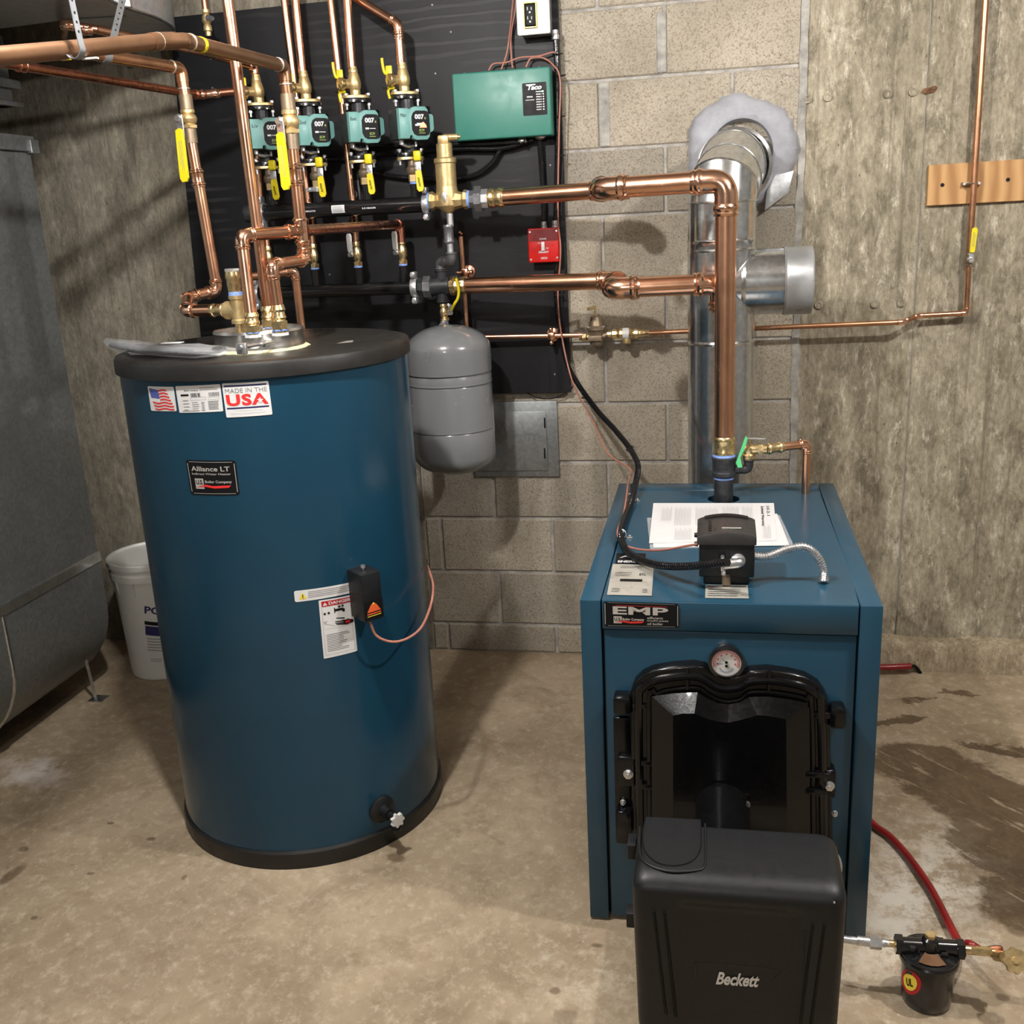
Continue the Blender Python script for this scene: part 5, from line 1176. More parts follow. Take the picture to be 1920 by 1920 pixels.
# ---- supply risers above the pumps
rz = 0.0111
def up_to(px_top, py_top, base, Yt, z_top=2.5):
    """pipe leaving the frame at the top: keep going in the same direction"""
    p = at(px_top, py_top, Yt); d = (p-V(base)); return V(base)+d*((z_top-base[2])/d.z)
zt1 = at(753, 118, YS).z
for i, (pxt, lab) in enumerate([(None, ''), (554, 'bright copper riser above the second pump, right of its twin'), (651, 'bright copper riser above the third pump, right of its twin')]):
    if pxt is None: continue
    b_ = V((SX[i]-0.009, YS, zt1-0.006)); pipe_run('copper_riser', lab, [b_, up_to(pxt, 0, b_, YS)], rz+0.001, 'copper')
b_ = V((SX[3]-0.009, YS, zt1-0.006)); e_ = at(748, 45, YS); e_ = V((b_.x+(e_.z-b_.z)*0.0, YS, e_.z)); f_ = at(665, -5, YS+0.04)
def cpl(pa, pb, r, mat='copper_bright'): return lambda t: build('coupling', coupling_mb(pa, pb, r), mat, t)
pipe_run('copper_riser', 'copper pipe rising from the rightmost pump and bending away to the upper left', [b_, e_, e_+(f_-e_)*1.5], 0.0125, 'copper', 'copper', 0.026, extra=cpl(V((e_.x, YS, e_.z-0.045)), V((e_.x, YS, e_.z-0.022)), 0.0125))
b_ = V((SX[0]-0.009, YS, zt1-0.012)); e_ = V((b_.x, YS, at(486, 124, YS).z)); f_ = at(372, 96, 3.0); g_ = e_+(f_-e_)*1.0; h_ = at(180, 55, 2.72); k_ = at(128, 52, 2.66); k2 = at(120, 62, 2.75)
pipe_run('copper_pipe', 'thin copper pipe running behind the big brown pipe to the leftmost pump valve', [b_, e_, f_, h_, at(122, 46, 2.66), at(118, 70, 3.0)], 0.0111, 'copper', 'copper_bright', 0.024, corner=[0, 1, 0, 0, 1, 0], extra=cpl(at(172, 57, 2.71), at(152, 57, 2.69), 0.0111))
# ---- return pipes to the lower header
YRr = 3.30
RT0 = [(533, 0, 577, 375, 'copper_pipe', 'copper return riser just left of the second pump, leaving the frame at the top'), (620, 0, 661, 375, 'copper_pipe', 'copper return riser just left of the third pump, leaving the frame at the top')]
zvt = at(673, 458, YL).z
for i, (a, b, c, d, nm, lab) in enumerate(RT0):
    x_ = LXS[i+1]; p0 = V((x_-0.016, YRr, at(c, d, YRr).z)); q0 = at(c, d, YRr); top = at(a, b, YRr)
    low = V((x_, YL, zvt+0.0)); m1 = at(583+79*i+(3 if i else 0), 412, YRr-0.02)
    pipe_run(nm, lab, [q0+(top-q0)*1.25, q0, m1, low], 0.0111, 'copper', corner=[0, 0, 0, 0])
q0 = at(488, 372, YRr); top = at(484, 300, YRr)
pipe_run('copper_pipe', 'short copper return pipe behind the leftmost pump and its lower valve', [q0+(top-q0)*1.4, q0, at(497, 418, YRr-0.03), V((LXS[0], YL, zvt))], 0.0111, 'copper', corner=[0, 0, 0, 0])
# lower ball valves with silver handles
def lower_valve(x, label):
    a = V((x, YL, ZN+0.002)); b = V((x, YL, zvt+0.008))
    t = ball_valve('ball_valve', label, a, b, 0.0105, (-0.50, -0.86, 0), (0, 0, 1), 0.066, 'white_paint', 'brass', 'valve', 'lower ball valves with white handles', so=0.014, plate=0.25, marks=False, hw_=0.0105)
    build('handle_label', MB().box((x-0.0275, YL-0.030, a.z+0.055), (x-0.0165, YL-0.0285, a.z+0.078)), 'ink_blue', t) if False else None
    return t
v0 = lower_valve(LXS[0], 'brass ball valve with white handle on the lower header, half hidden behind the copper riser')
for i, s_ in ((1, 'brass ball valve with white handle on the lower header, second from left'), (2, 'brass ball valve with white handle on the lower header, third from left'), (3, 'brass ball valve with white handle at the right end of the lower header')):
    c_ = copy_tree(v0, (LXS[i]-LXS[0], 0, 0)); c_['label'] = s_

# ---- front group: pipes to the tank
# old brown main P1
P1 = [at(-70, 112, 1.42), at(300, 77, 1.93), at(345, 76, 1.985), at(527, 122, 2.43), ]
pv = at(541, 200, 2.47); P1.append(pv)
r1 = 0.0143
P1[3] = V((pv.x-0.002, 2.47, at(530, 124, 2.47).z))
XV2 = pv.x
mainp = pipe_run('main_copper_pipe', 'thick old brown copper pipe crossing the upper left in front of everything', P1, r1, 'copper_old', 'copper_old', 0.034, corner=[0, 1, 0, 1, 0], k=1.1, bead=False)
def band(a, b, t_, r, mat, par, nm='solder_ring', w_=0.003):
    a, b = V(a), V(b); c_ = a+(b-a)*t_; d_ = (b-a).normalized(); return build(nm, MB().cyl(c_-d_*w_/2, c_+d_*w_/2, r, n=24), mat, par)
band(P1[0], P1[1], 0.985, r1*1.13, 'solder', mainp); band(P1[2], P1[3], 0.05, r1*1.12, 'solder', mainp); band(P1[2], P1[3], 0.14, r1*1.05, 'yellow', mainp, 'yellow_tag', 0.010); band(P1[2], P1[3], 0.93, r1*1.12, 'solder', mainp)
band(P1[3], P1[4], 0.45, r1*1.12, 'solder', mainp); band(P1[3], P1[4], 0.98, r1*1.1, 'solder', mainp)
q = P1[0]+(P1[1]-P1[0])*0.53; build('paper_tag', MB().box(q+V((0, -0.002, -r1-0.003)), q+V((0.028, 0.006, -r1-0.0005))), 'label_white', mainp)
q = P1[0]+(P1[1]-P1[0])*0.46; build('yellow_tag', MB().box(q+V((-0.012, -0.010, -r1-0.001)), q+V((0.004, 0.004, -r1+0.003))), 'yellow', mainp)
# hanger straps
def strap(name, label, pts, w_, wd=V((1, 0, 0)), holes=True):
    pts = [V(p) for p in pts]; t = thing(name, pts[-1], label, 'strap', 'perforated pipe hanger straps')
    R = []
    for i, p in enumerate(pts):
        d_ = (pts[min(i+1, len(pts)-1)]-pts[max(i-1, 0)]).normalized(); n_ = d_.cross(wd).normalized()*0.0006; w2 = wd*w_/2
        R.append([p-w2-n_, p+w2-n_, p+w2+n_, p-w2+n_])
    build('strap', MB().rings(R), 'strap_steel', t)
    if holes:
        L_ = 0.014
        for i in range(len(pts)-1):
            a, b = pts[i], pts[i+1]; n_ = (b-a).cross(wd).normalized(); n_ = n_ if n_.y < 0 else -n_
            for k in range(int((b-a).length/L_)):
                c_ = a+(b-a).normalized()*(k+0.5)*L_; build('hole', MB().lathe([(0.0022, 0), (0.0022, 0.0004)], c_+n_*0.0006, n_, 10), 'ink_black', t)
    return t
q = at(140, 92, 1.64); qd = (P1[1]-P1[0]).normalized()
sd = V((qd.x, qd.y, 0)).normalized(); nn = V((sd.y, -sd.x, 0))
loop = [q+nn*(r1+0.001)*math.sin(a)+V((0, 0, 1))*(r1+0.001)*math.cos(a) for a in [math.radians(x) for x in (60, 90, 120, 150, 180, 210, 240, 270)]]
strap('hanger_strap', 'perforated metal strap hanging the thick old brown copper pipe', [q+V((-0.012, 0.0, 0.40)), q+nn*r1+V((-.005, 0, 0.06))]+loop, 0.0145, sd)
# second old pipe P2
Y2 = 2.62
v2x = at(354, 230, Y2).x
P2 = [at(195, 104, 2.30), at(332, 122, 2.60), ]
e2 = V((v2x-0.004, Y2, at(338, 128, Y2).z)); P2 = [at(150, 97, 2.28), e2, V((v2x, Y2, at(350, 205, Y2).z))]
p2 = pipe_run('copper_pipe', 'older brown copper pipe bending down to the left yellow-handled valve', P2, 0.0143, 'copper_mid', 'copper_mid', 0.034, k=1.1, bead=False)
band(P2[0], P2[1], 0.90, 0.0162, 'solder', p2); band(P2[1], P2[2], 0.5, 0.0162, 'solder', p2); band(P2[1], P2[2], 0.98, 0.0158, 'solder', p2)
q = P2[0]+(P2[1]-P2[0])*0.22; qd = (P2[1]-P2[0]).normalized(); sd = V((qd.x, qd.y, 0)).normalized(); nn = V((sd.y, -sd.x, 0))
loop = [q+nn*(0.0155)*math.sin(a)+V((0, 0, 1))*(0.0155)*math.cos(a) for a in [math.radians(x) for x in (60, 90, 120, 150, 180, 210, 240, 270)]]
strap('hanger_strap', 'perforated metal strap hanging the older brown copper pipe behind', [at(236, 14, 2.42)+V((0.02, 0.02, 0.1)), at(214, 66, 2.36)]+loop, 0.022, sd)
def big_valve(px, y0, y1, Y, x_, lab, hx, sx=-0.35):
    a = V((x_, Y, at(px, y1, Y).z)); b = V((x_, Y, at(px, y0, Y).z))
    t = ball_valve('ball_valve', lab, a, b, 0.0150, (sx, -0.95, 0), (hx, -0.10, -1), 0.155, 'yellow', 'brass_cast', 'valve', None, so=0.022, plate=0.24, hw_=0.0140)
    build('adapter', MB().cyl(b, b+V((0, 0, 0.035)), 0.0172, n=24), 'bronze', t); build('adapter', MB().cyl(a, a-V((0, 0, 0.035)), 0.0168, n=24), 'bronze', t)
    return a, b
a2, b2 = big_valve(352, 205, 242, Y2, v2x, 'brass ball valve with long yellow handle on the left copper drop', 0.03, -0.22)
# its drop to the tank
d2 = [V((v2x, Y2, a2.z-0.03)), V((at(402, 500, Y2).x, Y2, at(404, 545, Y2).z))]
d2.append(at(372, 556, Y2-0.02)); d2.append(at(350, 560, Y2-0.20)); d2.append(at(352, 584, Y2-0.235)); d2.append(at(402, 581, 2.36))
d2[3] = at(352, 557, 2.52); d2[4] = at(352, 584, 2.36); d2[5] = at(418, 581, 2.36)
d2 = [d2[0], d2[1], at(352, 557, 2.56), at(350, 583, 2.40), at(412, 581, 2.36)]
dropA = pipe_run('copper_drop_pipe', 'long copper pipe dropping left of the tank and hooking back to the brass relief tee', d2, 0.0143, 'copper', 'copper_bright', 0.03)
on_ = lambda z: d2[0]+(d2[1]-d2[0])*((z-d2[0].z)/(d2[1].z-d2[0].z))
cz = at(372, 315, Y2).z; build('coupling', coupling_mb(on_(at(370, 352, Y2).z), on_(cz), 0.0143), 'copper_bright', dropA)
build('adapter', coupling_mb(at(396, 582, 2.365), at(424, 581, 2.355), 0.0125), 'brass', dropA)
# middle ball valve under P1
a3, b3 = big_valve(541, 206, 252, 2.47, XV2, 'brass ball valve with long yellow handle in front of the leftmost pump', 0.05)
# mid manifold
Ym = 2.47
tee = V((XV2, Ym, at(561, 433, Ym).z))
n1 = [V((XV2, Ym, a3.z-0.03)), tee]
xm = lambda px, py, Y: at(px, py, Y)
ml = at(457, 440, 2.36); ml2 = V((at(466, 560, 2.30).x-0.004, 2.30, 0))
port1 = V((-1.082, 2.290, 1.36)); port2 = V((-1.078, 2.395, 1.35)); port3 = V((-1.012, 2.318, 1.35))
port1 = V((at(472, 600, 2.29).x, 2.29, at(472, 592, 2.29).z)); port2 = V((at(503, 590, 2.40).x, 2.40, at(503, 580, 2.40).z)); port3 = V((at(522, 590, 2.315).x, 2.315, at(521, 578, 2.315).z))
cornerL = V((at(455, 470, 2.29).x, 2.29, tee.z+0.0))
man = thing('copper_manifold', port1, 'bright copper pipe assembly joining the middle valve to two tank ports', 'pipe')
rm = 0.0143
build('pipe', MB().cyl(n1[0], tee+V((0, 0, 0.02)), rm, n=20), 'copper', man)
build('coupling', coupling_mb(V((XV2, Ym, at(548, 350, Ym).z)), V((XV2, Ym, at(546, 306, Ym).z)), rm), 'copper_bright', man)
cL = at(452, 437, 2.31); cL = V((cL.x, 2.31, tee.z-0.004))
build('pipe', MB().cyl(tee, cL+(tee-cL).normalized()*0.02, rm, n=20), 'copper', man)
build('elbow', elbow_mb(tee, cL, port1, rm, 0.032), 'copper_bright', man)
build('pipe', MB().cyl(cL+(port1-cL).normalized()*0.02, port1, rm, n=20), 'copper', man)
m = MB().cyl(tee+V((0, 0, 0.032)), tee-V((0, 0, 0.032)), rm*1.15, n=20); dl = (cL-tee).normalized(); m.cyl(tee, tee+dl*0.048, rm*1.15, n=20)
for z_ in (0.026, -0.026): m.torus(tee+V((0, 0, z_)), UPV, rm*1.18, 0.003, 20, 6)
m.torus(tee+dl*0.042, dl, rm*1.18, 0.003, 20, 6); m.torus(tee+dl*0.022, dl, rm*1.18, 0.003, 20, 6); build('tee', m, 'copper_bright', man)
e1 = V((XV2+0.002, Ym, at(568, 487, Ym).z)); e2_ = V((port3.x-0.004, port3.y, e1.z-0.006)); 
build('pipe', MB().cyl(tee-V((0, 0, 0.02)), e1, rm, n=20), 'copper', man)
build('coupling', coupling_mb(e1+V((0, 0, 0.012)), e1+V((0, 0, 0.042)), rm), 'copper_bright', man)
build('elbow', elbow_mb(tee, e1, e2_, rm, 0.028), 'copper_bright', man)
build('pipe', MB().cyl(e1, e2_, rm, n=20), 'copper', man)
build('elbow', elbow_mb(e1, e2_, port3, rm, 0.032), 'copper_bright', man)
build('pipe', MB().cyl(e2_, port3, rm, n=20), 'copper', man)
# dark pipe from the manifold tee back to the rightmost lower valve
e4 = V((LXS[3]-0.002, YL, at(751, 420, YL).z))
pipe_run('copper_pipe', 'dark red copper pipe running from the manifold tee back to the rightmost lower valve', [tee+(e4-tee).normalized()*0.02, e4, V((LXS[3], YL, zvt))], 0.0143*0.95, 'copper_dark', 'copper_dark', 0.024, bead=False)
# tall riser to port 2
top = at(427, 0, 2.40); rr_ = pipe_run('copper_riser', 'long copper riser from the middle tank port past the brown pipe to the ceiling', [port2, port2+(top-port2)*1.15], 0.0135, 'copper')
# unions on tank ports
def union(p, lab):
    t = thing('brass_union', V((p.x, p.y, 1.297)), lab, 'pipe fitting', 'brass unions on the tank hub'); h_ = p.z-1.302+0.008
    build('body', MB().lathe([(0.0165, 0.30*h_), (0.0175, 0.42*h_), (0.0155, 0.48*h_), (0.019, 0.56*h_), (0.0165, 0.64*h_), (0.0155, 0.76*h_), (0.0185, 0.84*h_), (0.0165, 0.92*h_), (0.015, h_)], (p.x, p.y, 1.302), (0, 0, 1), 24), 'brass', t)
    build('hex_nut', MB().hexn((p.x, p.y, 1.302+0.16*h_), (p.x, p.y, 1.302+0.45*h_), 0.0205), 'brass', t)
    build('thread_tape', MB().lathe([(0.0175, 0.10*h_), (0.0185, 0.13*h_), (0.017, 0.2*h_)], (p.x, p.y, 1.302), (0, 0, 1), 20), 'blue_tape', t)
    build('nipple', MB().cyl((p.x, p.y, 1.296), (p.x, p.y, 1.302+0.15*h_), 0.013, n=20), 'brass', t)
    build('base_washer', MB().lathe([(0.021, 0), (0.021, 0.006)], (p.x, p.y, 1.298), (0, 0, 1), 8), 'label_white', t)
for p, s_ in ((port1, 'brass union with blue tape, leftmost and nearest of three on the tank hub'), (port2, 'brass union with blue tape, middle and farthest of three on the tank hub'), (port3, 'brass union with blue tape, rightmost of three on the tank hub')): union(p, s_)
# relief tee assembly
rx, ry = at(449, 600, 2.34).x, 2.34
ztp = at(437, 505, ry).z; zm1 = at(441, 560, ry).z; zbr = at(446, 582, ry).z
t = thing('relief_valve', (rx, ry, 1.298), 'brass pressure relief valve with side outlet, leftmost fitting on the tank hub', 'valve')
build('nipple', MB().cyl((rx, ry, 1.296), (rx, ry, at(450, 606, ry).z), 0.012, n=20), 'brass', t)
build('lower_body', MB().lathe([(0.019, at(450, 606, ry).z), (0.019, at(449, 600, ry).z), (0.0165, at(449, 598, ry).z), (0.0165, zm1-0.002), (0.0195, zm1), (0.0195, zm1+0.008)], (rx, ry, 0), (0, 0, 1), 24), 'brass_cast', t)
ox_ = at(420, 581, ry+0.02)
build('outlet', MB().lathe([(0.017, 0), (0.017, 0.02), (0.022, 0.03), (0.022, 0.038), (0.015, 0.044)], (rx, ry, zbr), V((ox_.x-rx, ox_.y-ry, 0)), 20), 'brass_cast', t)
build('thread_tape', MB().cyl((rx-0.001, ry, zm1+0.008), (rx-0.001, ry, zm1+0.016), 0.0175, n=20), 'blue_tape', t)
build('spring_housing', MB().lathe([(0.015, zm1+0.015), (0.017, zm1+0.03), (0.017, zm1+0.045), (0.0185, zm1+0.05), (0.0185, ztp-0.012), (0.0175, ztp-0.006)], (rx-0.003, ry, 0), (0, 0, 1), 24), 'brass', t)
build('test_lever', MB().box((rx-0.020, ry-0.008, ztp-0.006), (rx+0.016, ry+0.008, ztp+0.002), 0.002), 'zinc', t)
q = V((rx+0.03, ry-0.01, zbr+0.02)); build('wire_tag', MB().tube([at(456, 533, ry), at(468, 570, ry-.01), at(487, 606, ry-.02)], 0.0016, 6), 'brass', t)
# drain pipe behind the tank
pipe_run('copper_drain_pipe', 'copper relief discharge pipe dropping behind the black tank lid', [at(466, 520, 2.72), at(553, 508, 2.80), V((at(572, 570, 2.80).x, 2.80, 0.05))], 0.0115, 'copper', 'copper_bright', 0.026)
# dark thin pipe P3 to the left
j1 = at(372, 178, 2.95); j0 = at(30, 122, 2.25); jn = j0+(j0-j1)*0.25
pipe_run('copper_pipe', 'thin dark copper pipe slanting across the left concrete wall under the brown pipes', [jn, j1, at(441, 171, 3.02)], 0.0111, 'copper_dark', 'copper_dark', 0.02, extra=lambda t: (build('coupling', coupling_mb(j1, at(411, 175, 2.99), 0.0111), 'copper_bright', t), build('coupling', coupling_mb(j0, j0+(j0-j1).normalized()*-0.03, 0.0111), 'copper_dark', t)))
# small boiler drain at the top (upper left)
q0 = at(383, 0, 3.2); 
t = thing('drain_tap', at(389, 68, 3.2), 'small brass drain tap with grey handle on a short copper stub near the top', 'valve')
x_ = at(388, 40, 3.2).x; zt_ = lambda py: at(388, py, 3.2).z
build('stub_pipe', MB().cyl((x_-0.006, 3.2, 2.5), (x_, 3.2, zt_(22)), 0.009, n=16), 'copper_mid', t)
build('body', MB().lathe([(0.009, zt_(68)), (0.009, zt_(60)), (0.013, zt_(58)), (0.013, zt_(50)), (0.010, zt_(46)), (0.015, zt_(40)), (0.013, zt_(30)), (0.009, zt_(27)), (0.012, zt_(24)), (0.012, zt_(18))], (x_, 3.2, 0), (0, 0, 1), 20), 'brass_cast', t)
q = V((x_+0.014, 3.18, zt_(36))); m = MB(); lever(m, q, (1, -0.2, -0.35), (0, -1, 0.2), 0.018, 0.008, 0.005); build('handle', m, 'grey_iron', t)

# ---- air separator and right-hand near-boiler piping
YA = 3.20
ax = at(837, 340, YA).x; Z = lambda py, px=837, Y=YA: at(px, py, Y).z
t = thing('air_separator', (ax, YA, Z(398)), 'tall brass air separator to the right of the upper black header', 'air separator')
build('canister', MB().lathe([(0.0315, Z(352)), (0.0315, Z(307)), (0.0345, Z(305)), (0.0345, Z(298)), (0.031, Z(296)), (0.0245, Z(295)), (0.0245, Z(270)), (0.020, Z(268))], (ax, YA, 0), (0, 0, 1), 40), 'brass_cast', t)
m = MB(); m.box((ax-0.017, YA-0.016, Z(270)), (ax+0.018, YA+0.016, Z(253)), 0.006); m.cyl((ax, YA, Z(257)), (ax+0.045, YA, Z(258)), 0.0095, n=16); m.cyl((ax+0.045, YA, Z(258)), (ax+0.052, YA, Z(258)), 0.005, n=12)
build('vent_elbow', m, 'brass_cast', t)
ZA = Z(376); xl_, xr_ = at(806, 382, YA).x, at(878, 376, YA).x
m = MB().lathe([(0.026, 0), (0.029, 0.004), (0.029, 0.012), (0.022, 0.02), (0.030, 0.042), (0.030, 0.075), (0.022, (xr_-xl_)-0.018), (0.029, (xr_-xl_)-0.012), (0.029, (xr_-xl_)-0.004), (0.026, xr_-xl_)], (xl_, YA, ZA), (1, 0, 0), 8)
m.lathe([(0.010, Z(400)), (0.018, Z(397)), (0.034, Z(386)), (0.036, Z(372)), (0.0315, Z(350))], (ax, YA, 0), (0, 0, 1), 36)
build('body', m, 'brass_cast', t)
q = V((ax, YA-0.0345, Z(368))); build('seal_tag', MB().prism([(0.010*math.cos(a)*(1 if math.sin(a) > 0 else 0.7), 0.011*math.sin(a)*(1 if math.sin(a) > 0 else 1.7)) for a in [2*PI*k/20 for k in range(20)]], q, (1, 0, 0), (0, 0, 1), (0, -0.003, 0), 0.001), 'nickel', t)
build('thread_tape', MB().cyl((xl_-0.004, YA, ZA), (xl_+0.001, YA, ZA), 0.0262, n=24), 'blue_tape', t)
build('thread_tape', MB().cyl((xr_-0.001, YA, ZA), (xr_+0.007, YA, ZA), 0.0262, n=24), 'blue_tape', t)
# union right of separator
u0, u1 = xr_+0.006, at(916, 372, YA).x
t = thing('pipe_union', (u0, YA, ZA), 'dark iron union between the brass air separator and the upper copper main', 'pipe fitting')
for nm, a, b, r, mt in (('collar', 0, 0.35, 0.027, 'grey_iron'), ('nut', 0.30, 0.66, 0.040, 'grey_iron'), ('tailpiece', 0.62, 1.0, 0.030, 'zinc')):
    build(nm, MB().cyl((u0+(u1-u0)*a, YA, ZA), (u0+(u1-u0)*b, YA, ZA), r, n=8, ph=0.4), mt, t)
# supply main: adapter, pipe, jog elbow, pipe, elbow, riser
RM = 0.0268
YR = RY
pa = V((u1, YA, ZA)); pj0 = at(1147, 360, 3.14); pj0 = V((pj0.x, 3.14, ZA+0.004))
pj1 = at(1140, 357, 2.82); pj1 = V((pj0.x, 2.80, at(1150, 353, 2.80).z))
zc_ = at(1362, 338, YR).z; pe = V((RX, YR, zc_)); pb_ = V((RX, YR, at(1358, 822, YR).z))
sup = thing('copper_supply_main', pb_, 'thick bright copper main rising from the boiler top and crossing to the air separator', 'pipe')
build('pipe', MB().cyl(pa+V((0.035, 0, 0)), pj0, RM*0.94, n=32), 'copper', sup)
build('adapter', MB().lathe([(0.024, 0), (0.030, 0.006), (0.030, 0.016), (0.026, 0.02), (0.029, 0.03), (0.031, 0.036), (0.029, 0.046), (0.026, 0.05)], pa, (1, 0, 0), 32), 'brass', sup)
build('elbow', elbow_mb(pa, pj0, pj1, RM*0.94, 0.062, 1.1), 'copper_bright', sup)
pj2 = V((pj1.x+0.02, pj1.y, pj1.z))
build('elbow', elbow_mb(pj0, pj1, pe, RM, 0.075, 1.12), 'copper_bright', sup)
build('pipe', MB().cyl(pj1+(pe-pj1).normalized()*0.04, pe+(pj1-pe).normalized()*0.04, RM, n=32), 'copper', sup)
build('elbow', elbow_mb(pj1, pe, pb_, RM, 0.085, 1.12), 'copper_bright', sup)
build('pipe', MB().cyl(pe-V((0, 0, 0.05)), pb_, RM, n=40), 'copper', sup)
zz_ = lambda py: at(1357, py, YR).z
build('adapter', MB().lathe([(RM*1.02, zz_(818)), (RM*1.12, zz_(821)), (RM*1.12, zz_(826)), (RM*1.06, zz_(829)), (RM*1.06, zz_(843)), (RM*1.12, zz_(845)), (RM*1.12, zz_(850)), (RM, zz_(853))][::-1], (RX, YR, 0), (0, 0, 1), 32), 'brass', sup)
t = thing('iron_coupling', (RX, YR, bz-0.02), 'black iron coupling and nipple where the copper main enters the boiler top', 'pipe fitting')
build('nipple', MB().cyl((RX, YR, bz-0.03), (RX, YR, zz_(895)), 0.0255, n=32), 'black_iron', t)
build('thread_tape', MB().lathe([(0.026, zz_(858)), (0.031, zz_(855)), (0.029, zz_(851)), (0.026, zz_(850))], (RX, YR, 0), (0, 0, 1), 24), 'blue_tape', t)
build('thread_tape', MB().cyl((RX, YR, zz_(897)), (RX, YR, zz_(892)), 0.0265, n=24), 'blue_tape', t)
build('coupling', MB().lathe([(0.029, zz_(893)), (0.033, zz_(890)), (0.0335, zz_(884)), (0.031, zz_(881)), (0.031, zz_(864)), (0.0335, zz_(861)), (0.0335, zz_(857)), (0.03, zz_(855))], (RX, YR, 0), (0, 0, 1), 36), 'black_iron', t)
# side branch with green tag and drain valve
b0 = V((RX+0.03, YR, zz_(880))); b1 = at(1398, 878, YR-0.0); b1 = V((b1.x+0.004, YR, b0.z)); b2_ = V((b1.x, YR, at(1405, 862, YR).z))
build('street_elbow', MB().tube(fillet([b0, b1+V((0.004, 0, 0)), V((b1.x+0.004, YR, b2_.z))], 0.03), 0.0125, 16).torus(V((b1.x+0.004, YR, b2_.z)), UPV, 0.0125, 0.003, 20, 6), 'black_iron', t)
vv = at(1415, 842, YR); va = V((b1.x+0.004, YR, b2_.z)); 
t2 = thing('drain_valve', va, 'brass valve with steel lever and green tag beside the copper main', 'valve')
vc = V((va.x+0.002, YR, at(1412, 842, YR).z))
build('body', MB().lathe([(0.012, 0), (0.0165, 0.004), (0.0165, 0.014), (0.013, 0.018), (0.0155, 0.026), (0.014, 0.034), (0.008, 0.038)], va, UPV, 20).cyl(vc, vc+V((0.045, 0, 0)), 0.013, n=20).cyl(vc+V((0.022, 0, 0)), vc+V((0.034, 0, 0)), 0.0165, n=6), 'brass', t2)
m = MB(); lever(m, V((vc.x-0.002, YR-0.002, at(1415, 822, YR).z)), (1, -0.3, 0.03), (0, 0, 1), 0.04, 0.007, 0.002); build('handle', m, 'zinc', t2)
build('stem', MB().cyl(vc+V((0, 0, 0.01)), V((vc.x, YR, at(1415, 821, YR).z)), 0.004, n=10), 'brass', t2)
gt = [at(a, b, YR-0.02) for a, b in ((1380, 868), (1398, 817), (1402, 822), (1396, 843), (1388, 858), (1392, 876), (1384, 877))]
build('green_tag', MB().rings([gt, [g+V((0, 0.001, 0)) for g in gt]]), 'tape_green', t2)
ve = vc+V((0.045, 0, 0)); rx2 = atz(1514, 905, bz); pe2 = V((rx2.x, YR+0.02, vc.z))
pe2 = at(1513, 845, YR+0.06); pe2 = V((pe2.x, YR+0.06, vc.z))
dpn = pipe_run('copper_relief_pipe', 'short copper pipe bending down behind the rear right corner of the boiler', [ve, pe2, V((pe2.x, YR+0.175, 0)) if False else V((pe2.x, pe2.y, bz-0.02))], 0.0115, 'copper', 'copper_bright', 0.026)
build('adapter', coupling_mb(ve-V((0.002, 0, 0)), ve+(pe2-ve).normalized()*0.05, 0.0118), 'brass', dpn)
# return main
ZRm = ZR+0.003
u0 = at(790, 540, YL).x
t = thing('pipe_union', (u0, YL, ZR), 'black iron union and tee at the right end of the lower header', 'pipe fitting')
build('collar', MB().cyl((u0-0.012, YL, ZR), (u0+0.018, YL, ZR), 0.030, n=8, ph=0.3), 'black_iron', t)
build('nut', MB().cyl((u0+0.012, YL, ZR), (u0+0.035, YL, ZR), 0.036, n=8, ph=0.3), 'grey_iron', t)
tx_ = at(829, 540, YL).x
build('tee', MB().cyl((u0+0.033, YL, ZR), (tx_+0.026, YL, ZR), 0.029, n=28).cyl((tx_, YL, ZR-0.052), (tx_, YL, ZR+0.052), 0.0185, n=24).torus((tx_, YL, ZR-0.048), UPV, 0.0185, 0.003, 24, 6).torus((tx_, YL, ZR+0.048), UPV, 0.0185, 0.003, 24, 6), 'black_iron', t)
# vertical iron line from the separator down
zi = lambda py: at(846, py, YA).z
x2 = at(846, 440, YA).x
iron = thing('iron_drop', (x2, YA, zi(490)), 'grey iron nipples and elbow between the brass air separator and the lower tee', 'pipe')
build('nipple', MB().cyl((ax+0.004, YA, zi(400)), (ax+0.004, YA, zi(424)), 0.0105, n=20), 'zinc', iron)
build('coupling', MB().lathe([(0.016, zi(456)), (0.0175, zi(453)), (0.0155, zi(450)), (0.0155, zi(428)), (0.0175, zi(425)), (0.016, zi(421))], (x2-0.008, YA, 0), (0, 0, 1), 24), 'grey_iron', iron)
build('nipple', MB().cyl((x2-0.006, YA, zi(480)), (x2-0.006, YA, zi(454)), 0.0105, n=20), 'zinc', iron)
ea = V((x2-0.004, YA, zi(489))); eb = V((tx_, YL-0.02, zi(503)+0.0)); eb = V((tx_, YL, ea.z-0.004))
m = MB().tube(fillet([ea+V((0, 0, 0.026)), ea, ea+(eb-ea)*0.5], 0.022), 0.0155, 18); m.torus(ea+V((0, 0, 0.022)), UPV, 0.0155, 0.003, 20, 6)
build('elbow', m, 'grey_iron', iron)
m = MB().tube(fillet([ea+(eb-ea)*0.55, eb, V((tx_, YL, ZR+0.045))], 0.026), 0.0165, 18); m.torus(V((tx_, YL, ZR+0.055)), UPV, 0.0165, 0.003, 20, 6)
build('elbow', m, 'grey_iron', iron)
